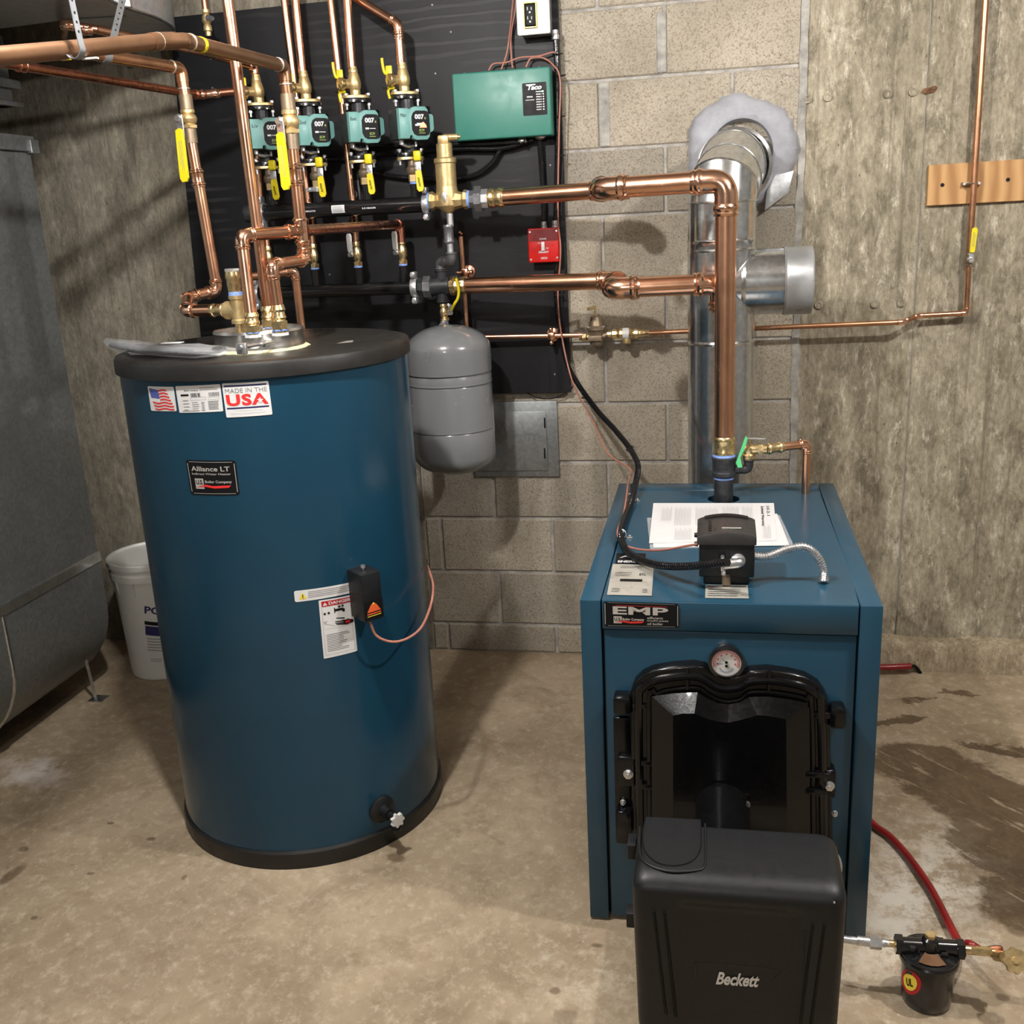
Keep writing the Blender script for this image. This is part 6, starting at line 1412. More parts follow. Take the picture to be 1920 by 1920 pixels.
# expansion tank with its valve
zt0 = at(832, 574, YL).z; zt1_ = at(834, 608, YL).z
v_ = ball_valve('ball_valve', 'brass ball valve with drooping yellow lever on top of the grey expansion tank', V((tx_+0.002, YL, zt1_+0.01)), V((tx_, YL, ZR-0.055)), 0.0105, (0.80, -0.6, 0), (0.0, -0.0, 1), 0.03, 'nickel', 'brass', 'valve', None, 0.02, 0.5, False, 0.007)
lv = [at(847, 581, YL-0.03), at(852, 570, YL-0.05), at(858, 560, YL-0.05), at(860, 545, YL-0.05), at(855, 522, YL-0.05)]
build('lever', MB().tube(spline(lv), 0.0045, 8), 'yellow', v_)
XE, YE = at(846, 740, 3.15).x, 3.15; re_ = 78*mpp(at(846, 740, 3.15)); rel = re_
ze = lambda py: at(846, py, YE).z
ex = thing('expansion_tank', (XE, YE, ze(885)), 'grey painted expansion tank hanging between the blue tank and the block wall', 'tank')
zt_ = at(833, 609, YE).z
def dome(z0, z1, r, n_=9): return [(r*math.cos(PI/2*k/n_) if k < n_ else 0.012, z0+(z1-z0)*math.sin(PI/2*k/n_)) for k in range(n_+1)]
s1, s2, s3 = ze(697), ze(716), ze(800)
prof = [(0.012, ze(886))]+[(rel*math.sin(PI/2*k/8), ze(886)+(ze(850)-ze(886))*(1-math.cos(PI/2*k/8))) for k in range(1, 9)]
prof += [(rel, s3-0.006), (rel*0.985, s3-0.003), (rel*1.012, s3), (rel, s3+0.006), (rel, s2-0.008), (rel*0.985, s2-0.003), (rel*1.015, s2+0.001), (rel*1.0, s2+0.008), (rel*1.0, s1-0.008), (rel*0.975, s1-0.003), (rel*0.975, s1), (rel*1.01, s1+0.002)]
prof += dome(ze(655), zt_, rel*1.01, 12)
build('shell', MB().lathe(prof, (XE, YE, 0), (0, 0, 1), 72), 'grey_paint', ex, 60)
build('neck', MB().cyl((tx_+0.002, YL-0.04, zt_-0.01), (tx_+0.002, YL, zt1_+0.012), 0.011, n=18), 'zinc', ex)
build('thread_tape', MB().cyl((tx_+0.002, YL-0.01, zt1_-0.002), (tx_+0.002, YL-0.004, zt1_+0.006), 0.0125, n=18), 'blue_tape', ex)
# return copper main with hose-end adapter
ra = V((tx_+0.03, YL, ZR)); rj0 = at(1160, 528, 3.14); rj0 = V((rj0.x, 3.14, at(1130, 527, 3.14).z)); rj1 = V((rj0.x+0.006, 2.84, at(1150, 541, 2.84).z))
re2 = at(1335, 535, 2.84+0.02); re2 = V((at(1351, 535, 2.86).x, 2.86, rj1.z+0.002)); rdn = V((re2.x, 2.862, bz+0.02))
ret = thing('copper_return_main', ra, 'thick bright copper main running from the lower header across to behind the riser', 'pipe')
build('adapter', MB().lathe([(0.024, 0), (0.031, 0.004), (0.031, 0.016), (0.024, 0.02), (0.02, 0.03), (0.028, 0.034), (0.028, 0.05), (0.026, 0.054)], ra, rj0-ra, 10), 'brass', ret)
build('pipe', MB().cyl(ra+(rj0-ra).normalized()*0.05, rj0, RM*0.94, n=32), 'copper', ret)
build('elbow', elbow_mb(ra, rj0, rj1, RM*0.94, 0.062, 1.1), 'copper_bright', ret); build('elbow', elbow_mb(rj0, rj1, re2, RM, 0.075, 1.12), 'copper_bright', ret)
build('pipe', MB().cyl(rj1+(re2-rj1).normalized()*0.04, re2-(re2-rj1).normalized()*0.03, RM, n=32), 'copper', ret)
build('elbow', elbow_mb(rj1, re2, rdn, RM, 0.07, 1.12), 'copper_bright', ret)
build('pipe', MB().cyl(re2-V((0, 0, 0.05)), V((rdn.x, rdn.y, at(1347, 585, 2.86).z)), RM*0.85, n=24), 'copper', ret)
build('pipe', MB().cyl(V((rdn.x, rdn.y, at(1347, 585, 2.86).z)), V((rdn.x, rdn.y, bz-0.02)), RM*0.6, n=24), 'copper', ret)
# fill line along the wall
YFl = 3.345
f = lambda px, py, Y=YFl: at(px, py, Y)
zl0 = f(925, 633).z
fa = [V((f(867, 440).x, YFl-0.01, f(867, 437).z)), V((f(875, 620).x, YFl-0.01, f(875, 633).z))]
pipe_run('copper_fill_pipe', 'thin copper pipe dropping beside the iron nipples down behind the expansion tank', [V((x2, YFl-0.01, f(862, 436).z)), V((f(869, 500).x, YFl-0.01, f(862, 436).z)), V((f(876, 600).x, YFl-0.01, f(876, 632).z)), f(1092, 628)], 0.0085, 'copper', 'copper_bright', 0.02,
    extra=lambda t: None)
def bracket(p, d, lab):
    t = thing('pipe_bracket', p, lab, 'bracket', 'copper bell hangers on the thin fill pipe'); d = V(d)
    s = d.cross(HN).normalized() if abs(d.dot(HN)) < 0.9 else V((1, 0, 0)); s = V((d.z, 0, -d.x)) if True else s
    m = MB().cyl(p-s*0.026+V((0, -.002, 0)), p+s*0.026+V((0, -.002, 0)), 0.007, n=12); m.box(p+V((-.012, -.010, -.012)), p+V((.012, .012, .012)), 0.004)
    build('strap', m, 'copper', t)
    build('base', MB().lathe([(0.024, 0), (0.022, 0.006), (0.010, 0.012)], V((p.x, PY-0.001, p.z)), (0, -1, 0), 24), 'copper', t)
    for k in (-1, 1): build('screw', MB().lathe([(0.005, 0), (0.005, 0.008), (0.003, 0.009)], p+s*0.022*k+V((0, -.006, 0)), HN, 12), 'copper_bright', t)
bracket(f(872, 511, YFl-0.015), V((0, 0, 1)), 'copper hanger clamping the thin pipe just above the return main')
bracket(f(1034, 630, YFl-0.005), V((1, 0, 0)), 'copper hanger clamping the horizontal fill pipe at the board edge')
# pressure reducing valve
pv_ = f(1118, 632)
t = thing('pressure_reducing_valve', pv_-V((0, 0, 0.04)), 'bronze bell-shaped pressure reducing valve on the thin fill line', 'valve')
zq = lambda py, px=1118: f(px, py).z
cx_ = pv_.x
build('bell', MB().lathe([(0.031, zq(618)), (0.031, zq(614)), (0.026, zq(612)), (0.0225, zq(610)), (0.016, zq(594)), (0.008, zq(592))], (cx_, YFl, 0), (0, 0, 1), 32), 'bronze', t)
build('body', MB().lathe([(0.012, zq(649)), (0.020, zq(646)), (0.024, zq(636)), (0.026, zq(622)), (0.029, zq(619))], (cx_, YFl, 0), (0, 0, 1), 8).box((cx_-0.024, YFl-0.027, zq(638)), (cx_+0.020, YFl-0.01, zq(628)), 0.001), 'bronze', t)
m = MB().cyl((cx_, YFl, zq(594)), (cx_-0.001, YFl, zq(576)), 0.004, n=10); lever(m, V((cx_, YFl, zq(576))), (-1, -0.2, -0.2), (0, -1, 0), 0.024, 0.006, 0.004); build('purge_lever', m, 'brass', t)
for s_ in (-1, 1): build('screw', MB().lathe([(0.004, 0), (0.004, 0.004)], (cx_+s_*0.026, YFl-0.012, zq(613)), UPV, 10), 'nickel', t)
zf = pv_.z
build('inlet_nut', MB().lathe([(0.009, 0), (0.0105, 0.006), (0.0135, 0.010), (0.0135, 0.022), (0.010, 0.026), (0.010, 0.034)], (cx_-0.055, YFl, zf), (1, 0, 0), 6), 'brass', t)
build('outlet_nipple', MB().cyl((cx_+0.018, YFl, zf), (f(1175, 627).x-0.060, YFl, f(1175, 626).z+0.001), 0.0095, n=16), 'bronze', t)
# backflow preventer
bxv = f(1175, 627).x
t = thing('backflow_preventer', (bxv-0.05, YFl, f(1175, 627).z), 'small brass backflow preventer with white label beside the bronze valve', 'valve')
zf2 = f(1175, 626).z
build('body', MB().lathe([(0.010, 0), (0.010, 0.012), (0.016, 0.016), (0.016, 0.030), (0.012, 0.034), (0.018, 0.040), (0.018, 0.072), (0.015, 0.078), (0.012, 0.082), (0.016, 0.086), (0.016, 0.098), (0.012, 0.102), (0.012, 0.114), (0.009, 0.12), (0.009, 0.135)], (bxv-0.062, YFl, zf2+0.001), (1, 0, -0.0), 10), 'brass', t)
build('vent_port', MB().lathe([(0.010, 0), (0.014, 0.004), (0.013, 0.024), (0.006, 0.030)], (bxv, YFl, zf2-0.032), UPV, 16), 'brass_cast', t)
build('label', MB().cyl((bxv-0.012, YFl, zf2+0.001), (bxv+0.008, YFl, zf2+0.001), 0.0188, n=24), 'label_white', t)
# right copper line
YW = D-0.045
wl = [V((bxv+0.066, YFl, zf2+0.001)), at(1300, 622, YFl), at(1690, 604, YW-0.02)]
wj = [wl[0], at(1692, 604, YW-0.03), at(1722, 592, YW), at(1812, 587, YW), V((at(1816, 500, YW).x, YW, at(1815, 493, YW).z))]
pipe_run('copper_water_line', 'long thin copper line running right along the walls and up to the valve', wj, 0.0079, 'copper_mid', 'copper_bright', 0.016)
vx = wj[-1].x
va = V((vx, YW, at(1815, 500, YW).z)); vb = V((vx+0.001, YW, at(1818, 474, YW).z))
ball_valve('ball_valve', 'small ball valve with upright yellow tagged handle on the right concrete wall', va, vb, 0.0085, (0.0, -1, 0), (0.045, 0, 1), 0.096, 'yellow', 'bronze', 'valve', None, 0.014, 0.30, True, 0.0085)
top = at(1848, 0, YW); mid = V((vx+0.0, YW, vb.z))
rs = pipe_run('copper_riser', 'copper riser on the right concrete wall crossing the plywood scrap', [mid, mid+(top-mid)*1.06], 0.0095, 'copper_mid')
# plywood scrap with strap
c4 = [at(1738, 386, D-0.022), at(1925, 376, D-0.022), at(1925, 300, D-0.022), at(1742, 310, D-0.022)]
c5 = [at(1738, 386, D-0.022), at(2010, 371, D-0.022), at(2010, 292, D-0.022), at(1742, 310, D-0.022)]
t = thing('plywood_scrap', c4[0], 'raw plywood scrap screwed to the right concrete wall behind the riser', 'board')
build('board', MB().prism([(c.x, c.z) for c in c5], (0, D-0.005, 0), (1, 0, 0), (0, 0, 1), (0, -0.016, 0), 0.001, 1), 'plywood_raw', t)
for (a, b) in ((1767, 347), (1890, 337)): build('screw', MB().lathe([(0.006, 0), (0.005, 0.002)], at(a, b, D-0.021), HN, 12), 'ink_black', t)
q = at(1823, 344, YW); m = MB().box(q+V((-0.026, 0.008, -0.005)), q+V((0.026, 0.022, 0.005)), 0.001); m.torus(q+V((0, 0.004, 0)), UPV, 0.012, 0.0025, 20, 6); st_ = build('pipe_strap', m, 'bronze', t)
for k in (-0.021, 0.021): build('screw', MB().lathe([(0.005, 0), (0.004, 0.003)], q+V((k, 0.008, 0)), HN, 10), 'nickel', t)

# ---- electrical
gq = [at(854, 266, 3.305), at(1036, 252, 3.305), at(1029, 124, 3.305), at(846, 138, 3.305)]
x0_, x1_ = (gq[0].x+gq[3].x)/2, (gq[1].x+gq[2].x)/2; z0_, z1_ = (gq[0].z+gq[1].z)/2, (gq[2].z+gq[3].z)/2
t = thing('zone_controller', ((x0_+x1_)/2, PY, z0_), 'green metal zone control box mounted on the black board', 'control box')
build('cover', MB().box((x0_, 3.305, z0_), (x1_, PY-0.008, z1_), 0.006, 3), 'taco_green', t)
build('back_plate', MB().box((x0_+0.006, PY-0.012, z0_+0.002), (x1_-0.006, PY-0.0005, z1_-0.002), 0.001), 'black_paint', t)
for k in (0.12, 0.88): build('screw', MB().ball((x0_+(x1_-x0_)*k, 3.33, z1_+0.001), 0.004, 8), 'nickel', t)
U = lambda px: (px-848)/(1030-848)
sf = Surf(lambda u, v, o: V((x0_+(x1_-x0_)*(0.718+0.245*u), 3.305-o, z0_+(z1_-z0_)*(0.305+0.475*v))))
pl_ = build('label_plate', s_rect(MB(), sf, 0, 0, 1, 1, 0.0008, 2, 0.04), 'ink_black', t)
ink('lettering', 'label_white', pl_, lambda m: (s_text(m, 'Taco', sf, 0.22, 0.78, 0.80, 0.93, 0.0014, bold=0.04, shear=0.3), s_rect(m, sf, 0.16, 0.92, 0.55, 0.955, 0.0014, 1), s_text(m, 'SR506', sf, 0.18, 0.55, 0.42, 0.60, 0.0014, bold=.02), s_rect(m, sf, 0.12, 0.47, 0.48, 0.485, 0.0014, 1)))
def zl_(m):
    for k in range(8):
        v = 0.70-k*0.078; s_text(m, 'POWER' if k == 0 else ('ZONE %d' % k if k < 7 else 'PRIORITY'), sf, 0.56, v, 0.78, v+0.03, 0.0014)
        if k: s_rect(m, sf, 0.84, v, 0.88, v+0.03, 0.0014, 1)
ink('zone_list', 'print_silver', pl_, zl_); ink('indicator_light', 'led_green', pl_, lambda m: s_rect(m, sf, 0.80, 0.70, 0.87, 0.735, 0.0014, 1))
# junction outlet at the top
YO = 3.31
oq = [at(972, 68, YO), at(1032, 62, YO), at(1030, -8, YO)]
xo0, xo1 = oq[0].x-0.002, oq[1].x; zo0 = oq[1].z; zo1 = at(1000, -14, YO).z
t = thing('outlet_box', ((xo0+xo1)/2, PY, zo0), 'white metal outlet box with black duplex receptacle at the top of the board', 'outlet')
build('box', MB().box((xo0+0.004, YO+0.004, zo0+0.004), (xo1-0.004, PY-0.001, zo1), 0.002), 'zinc', t)
build('cover_plate', MB().box((xo0, YO-0.003, zo0), (xo1, YO+0.004, zo1), 0.006, 3), 'white_paint', t)
xc_ = (xo0*0.58+xo1*0.42); zr0, zr1 = at(985, 52, YO).z, at(985, 8, YO).z
rc = build('receptacle', MB().box((xc_-0.017, YO-0.014, zr0), (xc_+0.017, YO-0.002, zr1), 0.005, 3), 'ink_black', t)
m = MB()
for (a, b, c, d) in ((-0.019, zr0-0.003, 0.019, zr0+0.0), (-0.019, zr1, 0.019, zr1+0.003), (-0.020, zr0, -0.017, zr1), (0.017, zr0, 0.020, zr1)): m.box((xc_+a, YO-0.012, b), (xc_+c, YO-0.003, d))
build('receptacle_rim', m, 'yellow', t)
for k in (0.3, 0.7):
    zc = zr0+(zr1-zr0)*k
    m = MB().box((xc_-0.008, YO-0.0148, zc), (xc_-0.006, YO-0.0138, zc+0.009)).box((xc_+0.004, YO-0.0148, zc), (xc_+0.006, YO-0.0138, zc+0.008)).cyl((xc_, YO-0.0136, zc-0.006), (xc_, YO-0.0148, zc-0.006), 0.0028, n=10)
    build('slots', m, 'white_paint', rc)
# red emergency switch
YE_ = 3.335
rq = [at(993, 494, YE_), at(1050, 489, YE_), at(1047, 425, YE_), at(989, 430, YE_)]
xr0, xr1 = (rq[0].x+rq[3].x)/2, (rq[1].x+rq[2].x)/2; zr0, zr1 = (rq[0].z+rq[1].z)/2, (rq[2].z+rq[3].z)/2
t = thing('emergency_switch', ((xr0+xr1)/2, PY, zr0), 'red emergency shut-off switch plate at the right edge of the black board', 'switch')
build('box', MB().box((xr0+0.004, YE_, zr0+0.004), (xr1-0.004, PY-0.001, zr1-0.004), 0.002), 'zinc', t)
pl_ = build('plate', MB().box((xr0, YE_-0.004, zr0), (xr1, YE_+0.001, zr1), 0.004, 3), 'switch_red', t)
sf = Surf(lambda u, v, o: V((xr0+(xr1-xr0)*u, YE_-0.004-o, zr0+(zr1-zr0)*v)))
ink('dark_band', 'switch_dark', pl_, lambda m: s_rect(m, sf, 0.03, 0.62, 0.97, 0.97, 0.0006, 1, 0.03))
ink('lettering', 'label_white', pl_, lambda m: (s_text(m, 'BURNER', sf, 0.38, 0.66, 0.60, 0.71, 0.0012), s_text(m, 'EMERGENCY', sf, 0.33, 0.27, 0.66, 0.33, 0.0012, bold=.02), s_text(m, 'SWITCH', sf, 0.40, 0.09, 0.60, 0.15, 0.0012, bold=.02), s_text(m, 'ON', sf, 0.32, 0.54, 0.40, 0.59, 0.0012), s_text(m, 'OFF', sf, 0.56, 0.38, 0.66, 0.43, 0.0012)))
build('toggle', MB().box(sf.fn(0.43, 0.34, 0)+V((0, -0.006, 0)), sf.fn(0.54, 0.60, 0)+V((0, 0.001, 0)), 0.001), 'white_paint', t)
for (u, v) in ((0.07, 0.09), (0.93, 0.12), (0.07, 0.9), (0.93, 0.9)): build('screw', MB().lathe([(0.0035, 0), (0.003, 0.002)], sf.fn(u, v, 0), HN, 10), 'nickel', pl_)
# armoured conduits
def conduit(lab, pts, r=0.0095, mat='conduit_black', pitch=0.0075, smooth=True, nm='armored_conduit'):
    p = spline(pts, 10) if smooth else fillet(pts, 0.03)
    L_ = [0]; 
    for i in range(1, len(p)): L_.append(L_[-1]+(p[i]-p[i-1]).length)
    n_ = int(L_[-1]/pitch); q = []; j = 0
    m = MB(); path = []; rad = []
    for k in range(n_+1):
        for dd, rr in ((0.0, 1.0), (0.40, 1.0), (0.5, 0.80), (0.88, 0.80)):
            s_ = min(L_[-1]-1e-5, (k+dd)*pitch)
            while j < len(L_)-2 and L_[j+1] < s_: j += 1
            tt = (s_-L_[j])/max(1e-9, L_[j+1]-L_[j]); path.append(p[j].lerp(p[j+1], tt)); rad.append(rr)
    path2 = [path[0]]; rad2 = [rad[0]]
    for a, b in zip(path[1:], rad[1:]):
        if (a-path2[-1]).length > 1e-4: path2.append(a); rad2.append(b)
    N_ = len(path2)-1
    m.tube(path2, r, 10, rf=lambda u: r*rad2[min(N_, int(round(u*N_)))])
    o = build(nm, m, mat, None, 50); tag(o, lab, 'conduit'); return o
YC = 3.365
conduit('black armored conduit running down from the outlet box to the red switch', [at(1041, 60, YC), at(1045, 150, YC), at(1045, 280, YC), at(1042, 420, YC)])
conduit('black armored conduit from the green box straight down to the red switch', [at(1011, 258, YC-0.01), at(1016, 320, YC), at(1019, 380, YC), at(1020, 422, YC)])
for (a, b, s_) in ((1041, 66, 'top'), (1020, 424, 'l'), (1041, 422, 'r')):
    q = at(a, b, YC-0.005); o = build('conduit_connector', MB().lathe([(0.012, -0.012), (0.012, 0.0), (0.010, 0.003), (0.010, 0.014)], q, UPV, 14), 'nickel'); tag(o, {'top': 'nickel conduit connector beside the white outlet box', 'l': 'nickel conduit connector, left of two on top of the red switch', 'r': 'nickel conduit connector, right of two on top of the red switch'}[s_], 'connector')
bzc = bz+0.012
conduit('black armored conduit looping from the red switch down to the boiler control', [at(1043, 496, YC), at(1043, 560, YC), at(1050, 620, YC), at(1063, 680, YC-0.01), at(1085, 722, YC-0.06), at(1120, 770, YC-0.16), at(1152, 805, 3.10), at(1180, 840, 2.98), at(1196, 872, 2.88), atz(1192, 905, bzc+0.02), atz(1183, 942, bzc), atz(1170, 975, bzc), atz(1163, 1005, bzc+0.004), at(1180, 1038, 2.24), at(1225, 1058, 2.14), at(1290, 1062, 2.05), at(1365, 1054, 1.985)], 0.0088)
conduit('black armored conduit curving from under the green box behind the pumps', [at(985, 266, 3.34), at(960, 266, YC-0.02), at(900, 269, YC-0.02), at(820, 271, YC-0.02), at(740, 272, YC-0.01), at(650, 274, YC)], 0.0085)
conduit('second black armored conduit under the green box, just below the first', [at(990, 264, 3.35), at(940, 278, YC-0.01), at(860, 279, YC-0.01), at(740, 286, YC-0.01), at(640, 298, YC), at(560, 300, YC)], 0.0085)
conduit('black armored conduit drooping from the green box toward the lower pump valves', [at(1000, 262, YC), at(945, 276, YC-0.005), at(922, 306, YC-0.005), at(890, 328, YC), at(840, 336, YC), at(760, 333, YC), at(690, 322, YC)], 0.0085)
for (a, b, lab) in ((979, 264, 'nickel elbow connector under the right half of the green box'), (1013, 256, 'nickel connector at the lower right corner of the green box')):
    q = at(a, b, 3.345); o = build('conduit_connector', MB().ball(q, 0.013, 9, (1.3, 1, 0.8)), 'nickel'); tag(o, lab, 'connector')
def wire(lab, pts, r=0.0024, mat='wire_pink'):
    o = build('low_voltage_wire', MB().tube(spline(pts, 8), r, 7), mat); return tag(o, lab, 'wire')
YT = 3.355
wire('brown wire arching from the green box top over to the right conduit', [at(916, 132, 3.35), at(925, 120, YT), at(950, 117, YT), at(975, 108, YT), at(1010, 105, YT), at(1036, 98, YT), at(1042, 102, YT)])
wire('pale brown wire rising left of the outlet box from the green box', [at(940, 130, 3.35), at(950, 100, YT), at(956, 60, YT), at(962, 0, YT), at(965, -30, YT)])
wire('second brown wire rising left of the outlet box', [at(961, 128, 3.35), at(958, 95, YT), at(959, 60, YT+0.002), at(966, 20, YT), at(970, -30, YT)])
wire('brown wire running down the board edge beside the conduits to the boiler control', [at(986, 126, 3.35), at(995, 110, YT), at(1015, 108, YT), at(1035, 120, YT-.01), at(1050, 150, YT-.02), at(1048, 250, YT-.02), at(1046, 400, YT-.02), at(1051, 470, YT-.03), at(1046, 560, YT-.02), at(1055, 640, YT-.03), at(1075, 720, 3.28), at(1112, 790, 3.1), at(1140, 850, 3.02), at(1182, 880, 2.89), at(1178, 905, 2.86), atz(1170, 960, bz+0.012), atz(1158, 1000, bz+0.02), at(1175, 1024, 2.30), at(1230, 1032, 2.2), at(1309, 1020, 2.12)], 0.0026)
wire('black wire sagging under the bottom edge of the board', [at(985, 735, PY+0.012), at(1010, 746, PY+.012), at(1040, 746, PY+0.012), at(1072, 728, PY), at(1076, 700, PY)], 0.002, 'wire_black')
for i, (a, b, Y_) in enumerate(((1043, 102, YC-.01), (1049, 142, YC-.01), (1048, 219, YC-.01), (1048, 292, YC-.01), (1047, 394, YC-.01), (1046, 553, YC-.01), (1097, 746, 3.28), (1181, 841, 2.975), (1190, 908, 2.885))):
    q = at(a, b, Y_); o = build('cable_tie', MB().torus(q, (0.05, 0, 1) if i < 7 else (0.4, 0.3, -0.8), 0.0115, 0.0018, 16, 6).cyl(q+V((0.010, -0.006, 0)), q+V((0.021, -0.008, 0)), 0.002, n=6), 'wire_black')
    tag(o, 'black cable tie on the conduit at ' + ['the arching wire', 'the upper right of the green box', 'the lower right of the green box', 'a point above the copper main', 'a point just above the red switch', 'a point just below the lower copper main', 'the bend below the board', 'the middle of the drop to the boiler', 'the rear left corner of the boiler'][i], 'cable tie', 'cable ties on the conduit')
# access door low on the block wall
aq = [at(905, 893, D-0.012), at(1049, 893, D-0.012), at(1045, 758, D-0.012)]
xa0, xa1 = at(890, 860, D-0.012).x, at(1047, 830, D-0.012).x; za0, za1 = aq[1].z, aq[2].z+0.012
t = thing('access_door', ((xa0+xa1)/2, D, za0), 'square galvanized cleanout door on the block wall under the board', 'access door')
build('frame', MB().box((xa0, D-0.014, za0), (xa1, D, za1), 0.002), 'galv_door', t)
xd0, xd1 = xa0+0.01, at(1026, 830, D-0.016).x; zd1 = at(1000, 771, D-0.016).z
build('door', MB().box((xd0, D-0.019, za0+0.022), (xd1, D-0.0135, zd1), 0.0015), 'galv_door', t)
for b in (793, 850): q = at(1021, b, D-0.02); build('hinge', MB().box(q+V((-0.002, -0.002, -0.018)), q+V((0.003, 0.004, 0.018)), 0.001), 'ink_black', t)
sf = Surf.quad(at(950, 829, D-0.019), at(1008, 826, D-0.019), at(1008, 812, D-0.019), at(950, 815, D-0.019), HN)
ink('stamped_lettering', 'galv_door', t, lambda m: s_text(m, 'UTILITY', sf, 0, 0, 1, 1, 0.001, bold=0.02))

# ---- boiler control (aquastat)
ya = 2.066
A = lambda px, py, Y=ya: at(px, py, Y)
xa_, xb_ = A(1308, 1040).x, A(1417, 1040).x; zb_ = A(1360, 1083).z; zm_ = A(1360, 1014).z
kz = zm_+0.022; yb2 = ya+0.105
t = thing('boiler_control', ((xa_+xb_)/2, ya+0.05, bz), 'black plastic boiler control box standing on the front of the boiler top', 'control box')
build('case', MB().box((xa_+0.003, ya, zb_), (xb_-0.002, yb2, zm_+0.003), 0.004, 3), 'plastic_black', t)
# curved cover
xm_ = (xa_+xb_)/2; hwid = (xb_-xa_)/2
R = []
for (y_, up_) in ((ya-0.004, 0.0), (ya-0.002, 0.0035), (ya+0.02, 0.006), (ya+0.06, 0.011), (ya+0.095, 0.014), (ya+0.104, 0.010)):
    ring = [V((xm_+u*hwid*1.02, y_, zm_+0.006+up_+0.009*(1-u*u)+(0.0 if abs(u) < 0.99 else -0.002))) for u in [-1+2*k/14 for k in range(15)]]
    ring += [V((xb_+0.001, y_, zm_-0.008)), V((xa_-0.001, y_, zm_-0.008))]
    R.append(ring)
cv = build('cover', MB().rings(R), 'plastic_dark', t, 40)
q = V((xm_, ya+0.098, zm_+0.029)); build('top_recess', MB().rings([[V((xm_+u*hwid*0.78, ya+0.078+0.016*(j), zm_+0.0255+0.0005*j+0.006*(1-u*u))) for u in [-1+2*k/10 for k in range(11)]] for j in (0, 1)], False, False, False), 'ink_black', cv)
m = MB()
for j in range(5):
    for k in (0, 1):
        y_ = ya+0.012+j*0.012; x_ = xm_-hwid*0.62+k*0.010; m.box((x_, y_, zm_+0.0125+0.001*j+0.004), (x_+0.007, y_+0.006, zm_+0.0145+0.0012*j+0.0045))
o = build('vent_slots', m, 'ink_black', cv); o['kind'] = 'stuff'
build('brand_strip', MB().box((xm_-0.010, ya+0.019, zm_+0.0205), (xm_+0.030, ya+0.0225, zm_+0.0225)), 'print_silver', cv)
build('pedestal', MB().box((xa_+0.012, ya+0.006, bz), (xb_-0.012, ya+0.095, zb_+0.004), 0.003), 'plastic_black', t)
build('well', MB().cyl((xm_, ya-0.004, bz+0.004), (xm_, ya-0.004, zb_+0.006), 0.009, n=8), 'bronze', t)
for (dz, ) in ((0.0,), (-0.02,)): build('bushing', MB().lathe([(0.006, 0), (0.005, 0.008)], (xa_, ya+0.07, zm_-0.01+dz), (-1, 0, 0), 12), 'plastic_black', t)
for k in range(4): build('vent_fin', MB().box((xm_-0.015+k*0.010, ya-0.001, zb_+0.044), (xm_-0.0135+k*0.010, ya+0.001, zb_+0.056)), 'ink_black', t)
q = A(1384, 1052, ya-0.006)
m = MB().lathe([(0.015, 0), (0.015, 0.005), (0.012, 0.006)], q+V((0.0, 0.006, 0)), HN, 24); m.tube(fillet([q+V((0.002, 0, 0)), q+V((0.002, -0.012, 0)), q+V((-0.030, -0.018, -0.002))], 0.012), 0.0105, 16); m.box(q+V((-0.036, -0.029, -0.013)), q+V((-0.028, -0.006, 0.016)), 0.003)
m.cyl(q+V((-0.030, -0.026, -0.020)), q+V((-0.030, -0.014, -0.012)), 0.0045, n=10)
build('conduit_elbow', m, 'nickel', t)
c_ = conduit('silver flexible conduit arching from the boiler control to the boiler top', [A(1410, 1042, ya+0.02), A(1440, 1043, ya+0.02), A(1478, 1029, ya+0.03), A(1510, 1026, ya+0.035), A(1534, 1045, ya+0.035), A(1544, 1072, ya+0.035), atz(1544, 1092, bz+0.004)], 0.0088, 'nickel', 0.0055, nm='flexible_conduit')
q = atz(1544, 1090, bz+0.001); o = build('conduit_connector', MB().lathe([(0.012, 0), (0.012, 0.006), (0.009, 0.010)], q, UPV, 8), 'nickel'); tag(o, 'nickel conduit connector screwed into the right front of the boiler top', 'connector')
for (a, b, s_) in ((1176, 935, 'rear'), (1160, 1003, 'front')):
    q = atz(a+6, b-2, bz+0.010); m = MB().torus(q, V((0.25, 0.9, 0)), 0.0105, 0.002, 20, 6); m.box(q+V((0.010, -0.006, -0.010)), q+V((0.026, 0.006, -0.008)), 0.0005); m.ball(q+V((0.019, 0, -0.006)), 0.004, 7)
    o = build('conduit_strap', m, 'nickel'); tag(o, '%s silver strap holding the black conduit on the left of the boiler top' % s_, 'strap')
# papers
pz_ = bz+0.0012
def sheet(nm, lab, c, z, mat='paper', th=0.0012, cat='paper'):
    P = [atz(x, y, z) for x, y in c]; o = build(nm, MB().rings([P, [p+V((0, 0, th)) for p in P]]), mat); tag(o, lab, cat); return o, Surf.quad(P[0], P[1], P[2], P[3], (0, 0, 1))
o, _ = sheet('manual_sheet', 'lower white manual sheet on the boiler top, sticking out at the front right', ((1225, 1027), (1480, 1023), (1457, 964), (1222, 970)), pz_)
o, _ = sheet('plastic_sleeve', 'clear plastic sleeve under the papers on the boiler top', ((1219, 1030), (1488, 1022), (1462, 966), (1213, 971)), bz+0.0004, 'clear_plastic', 0.0006, 'sleeve')
o, sf = sheet('warranty_sheet', 'printed warranty sheet on top of the paper stack on the boiler', ((1217, 1019), (1457, 1014), (1451, 944), (1225, 944)), pz_+0.0016)
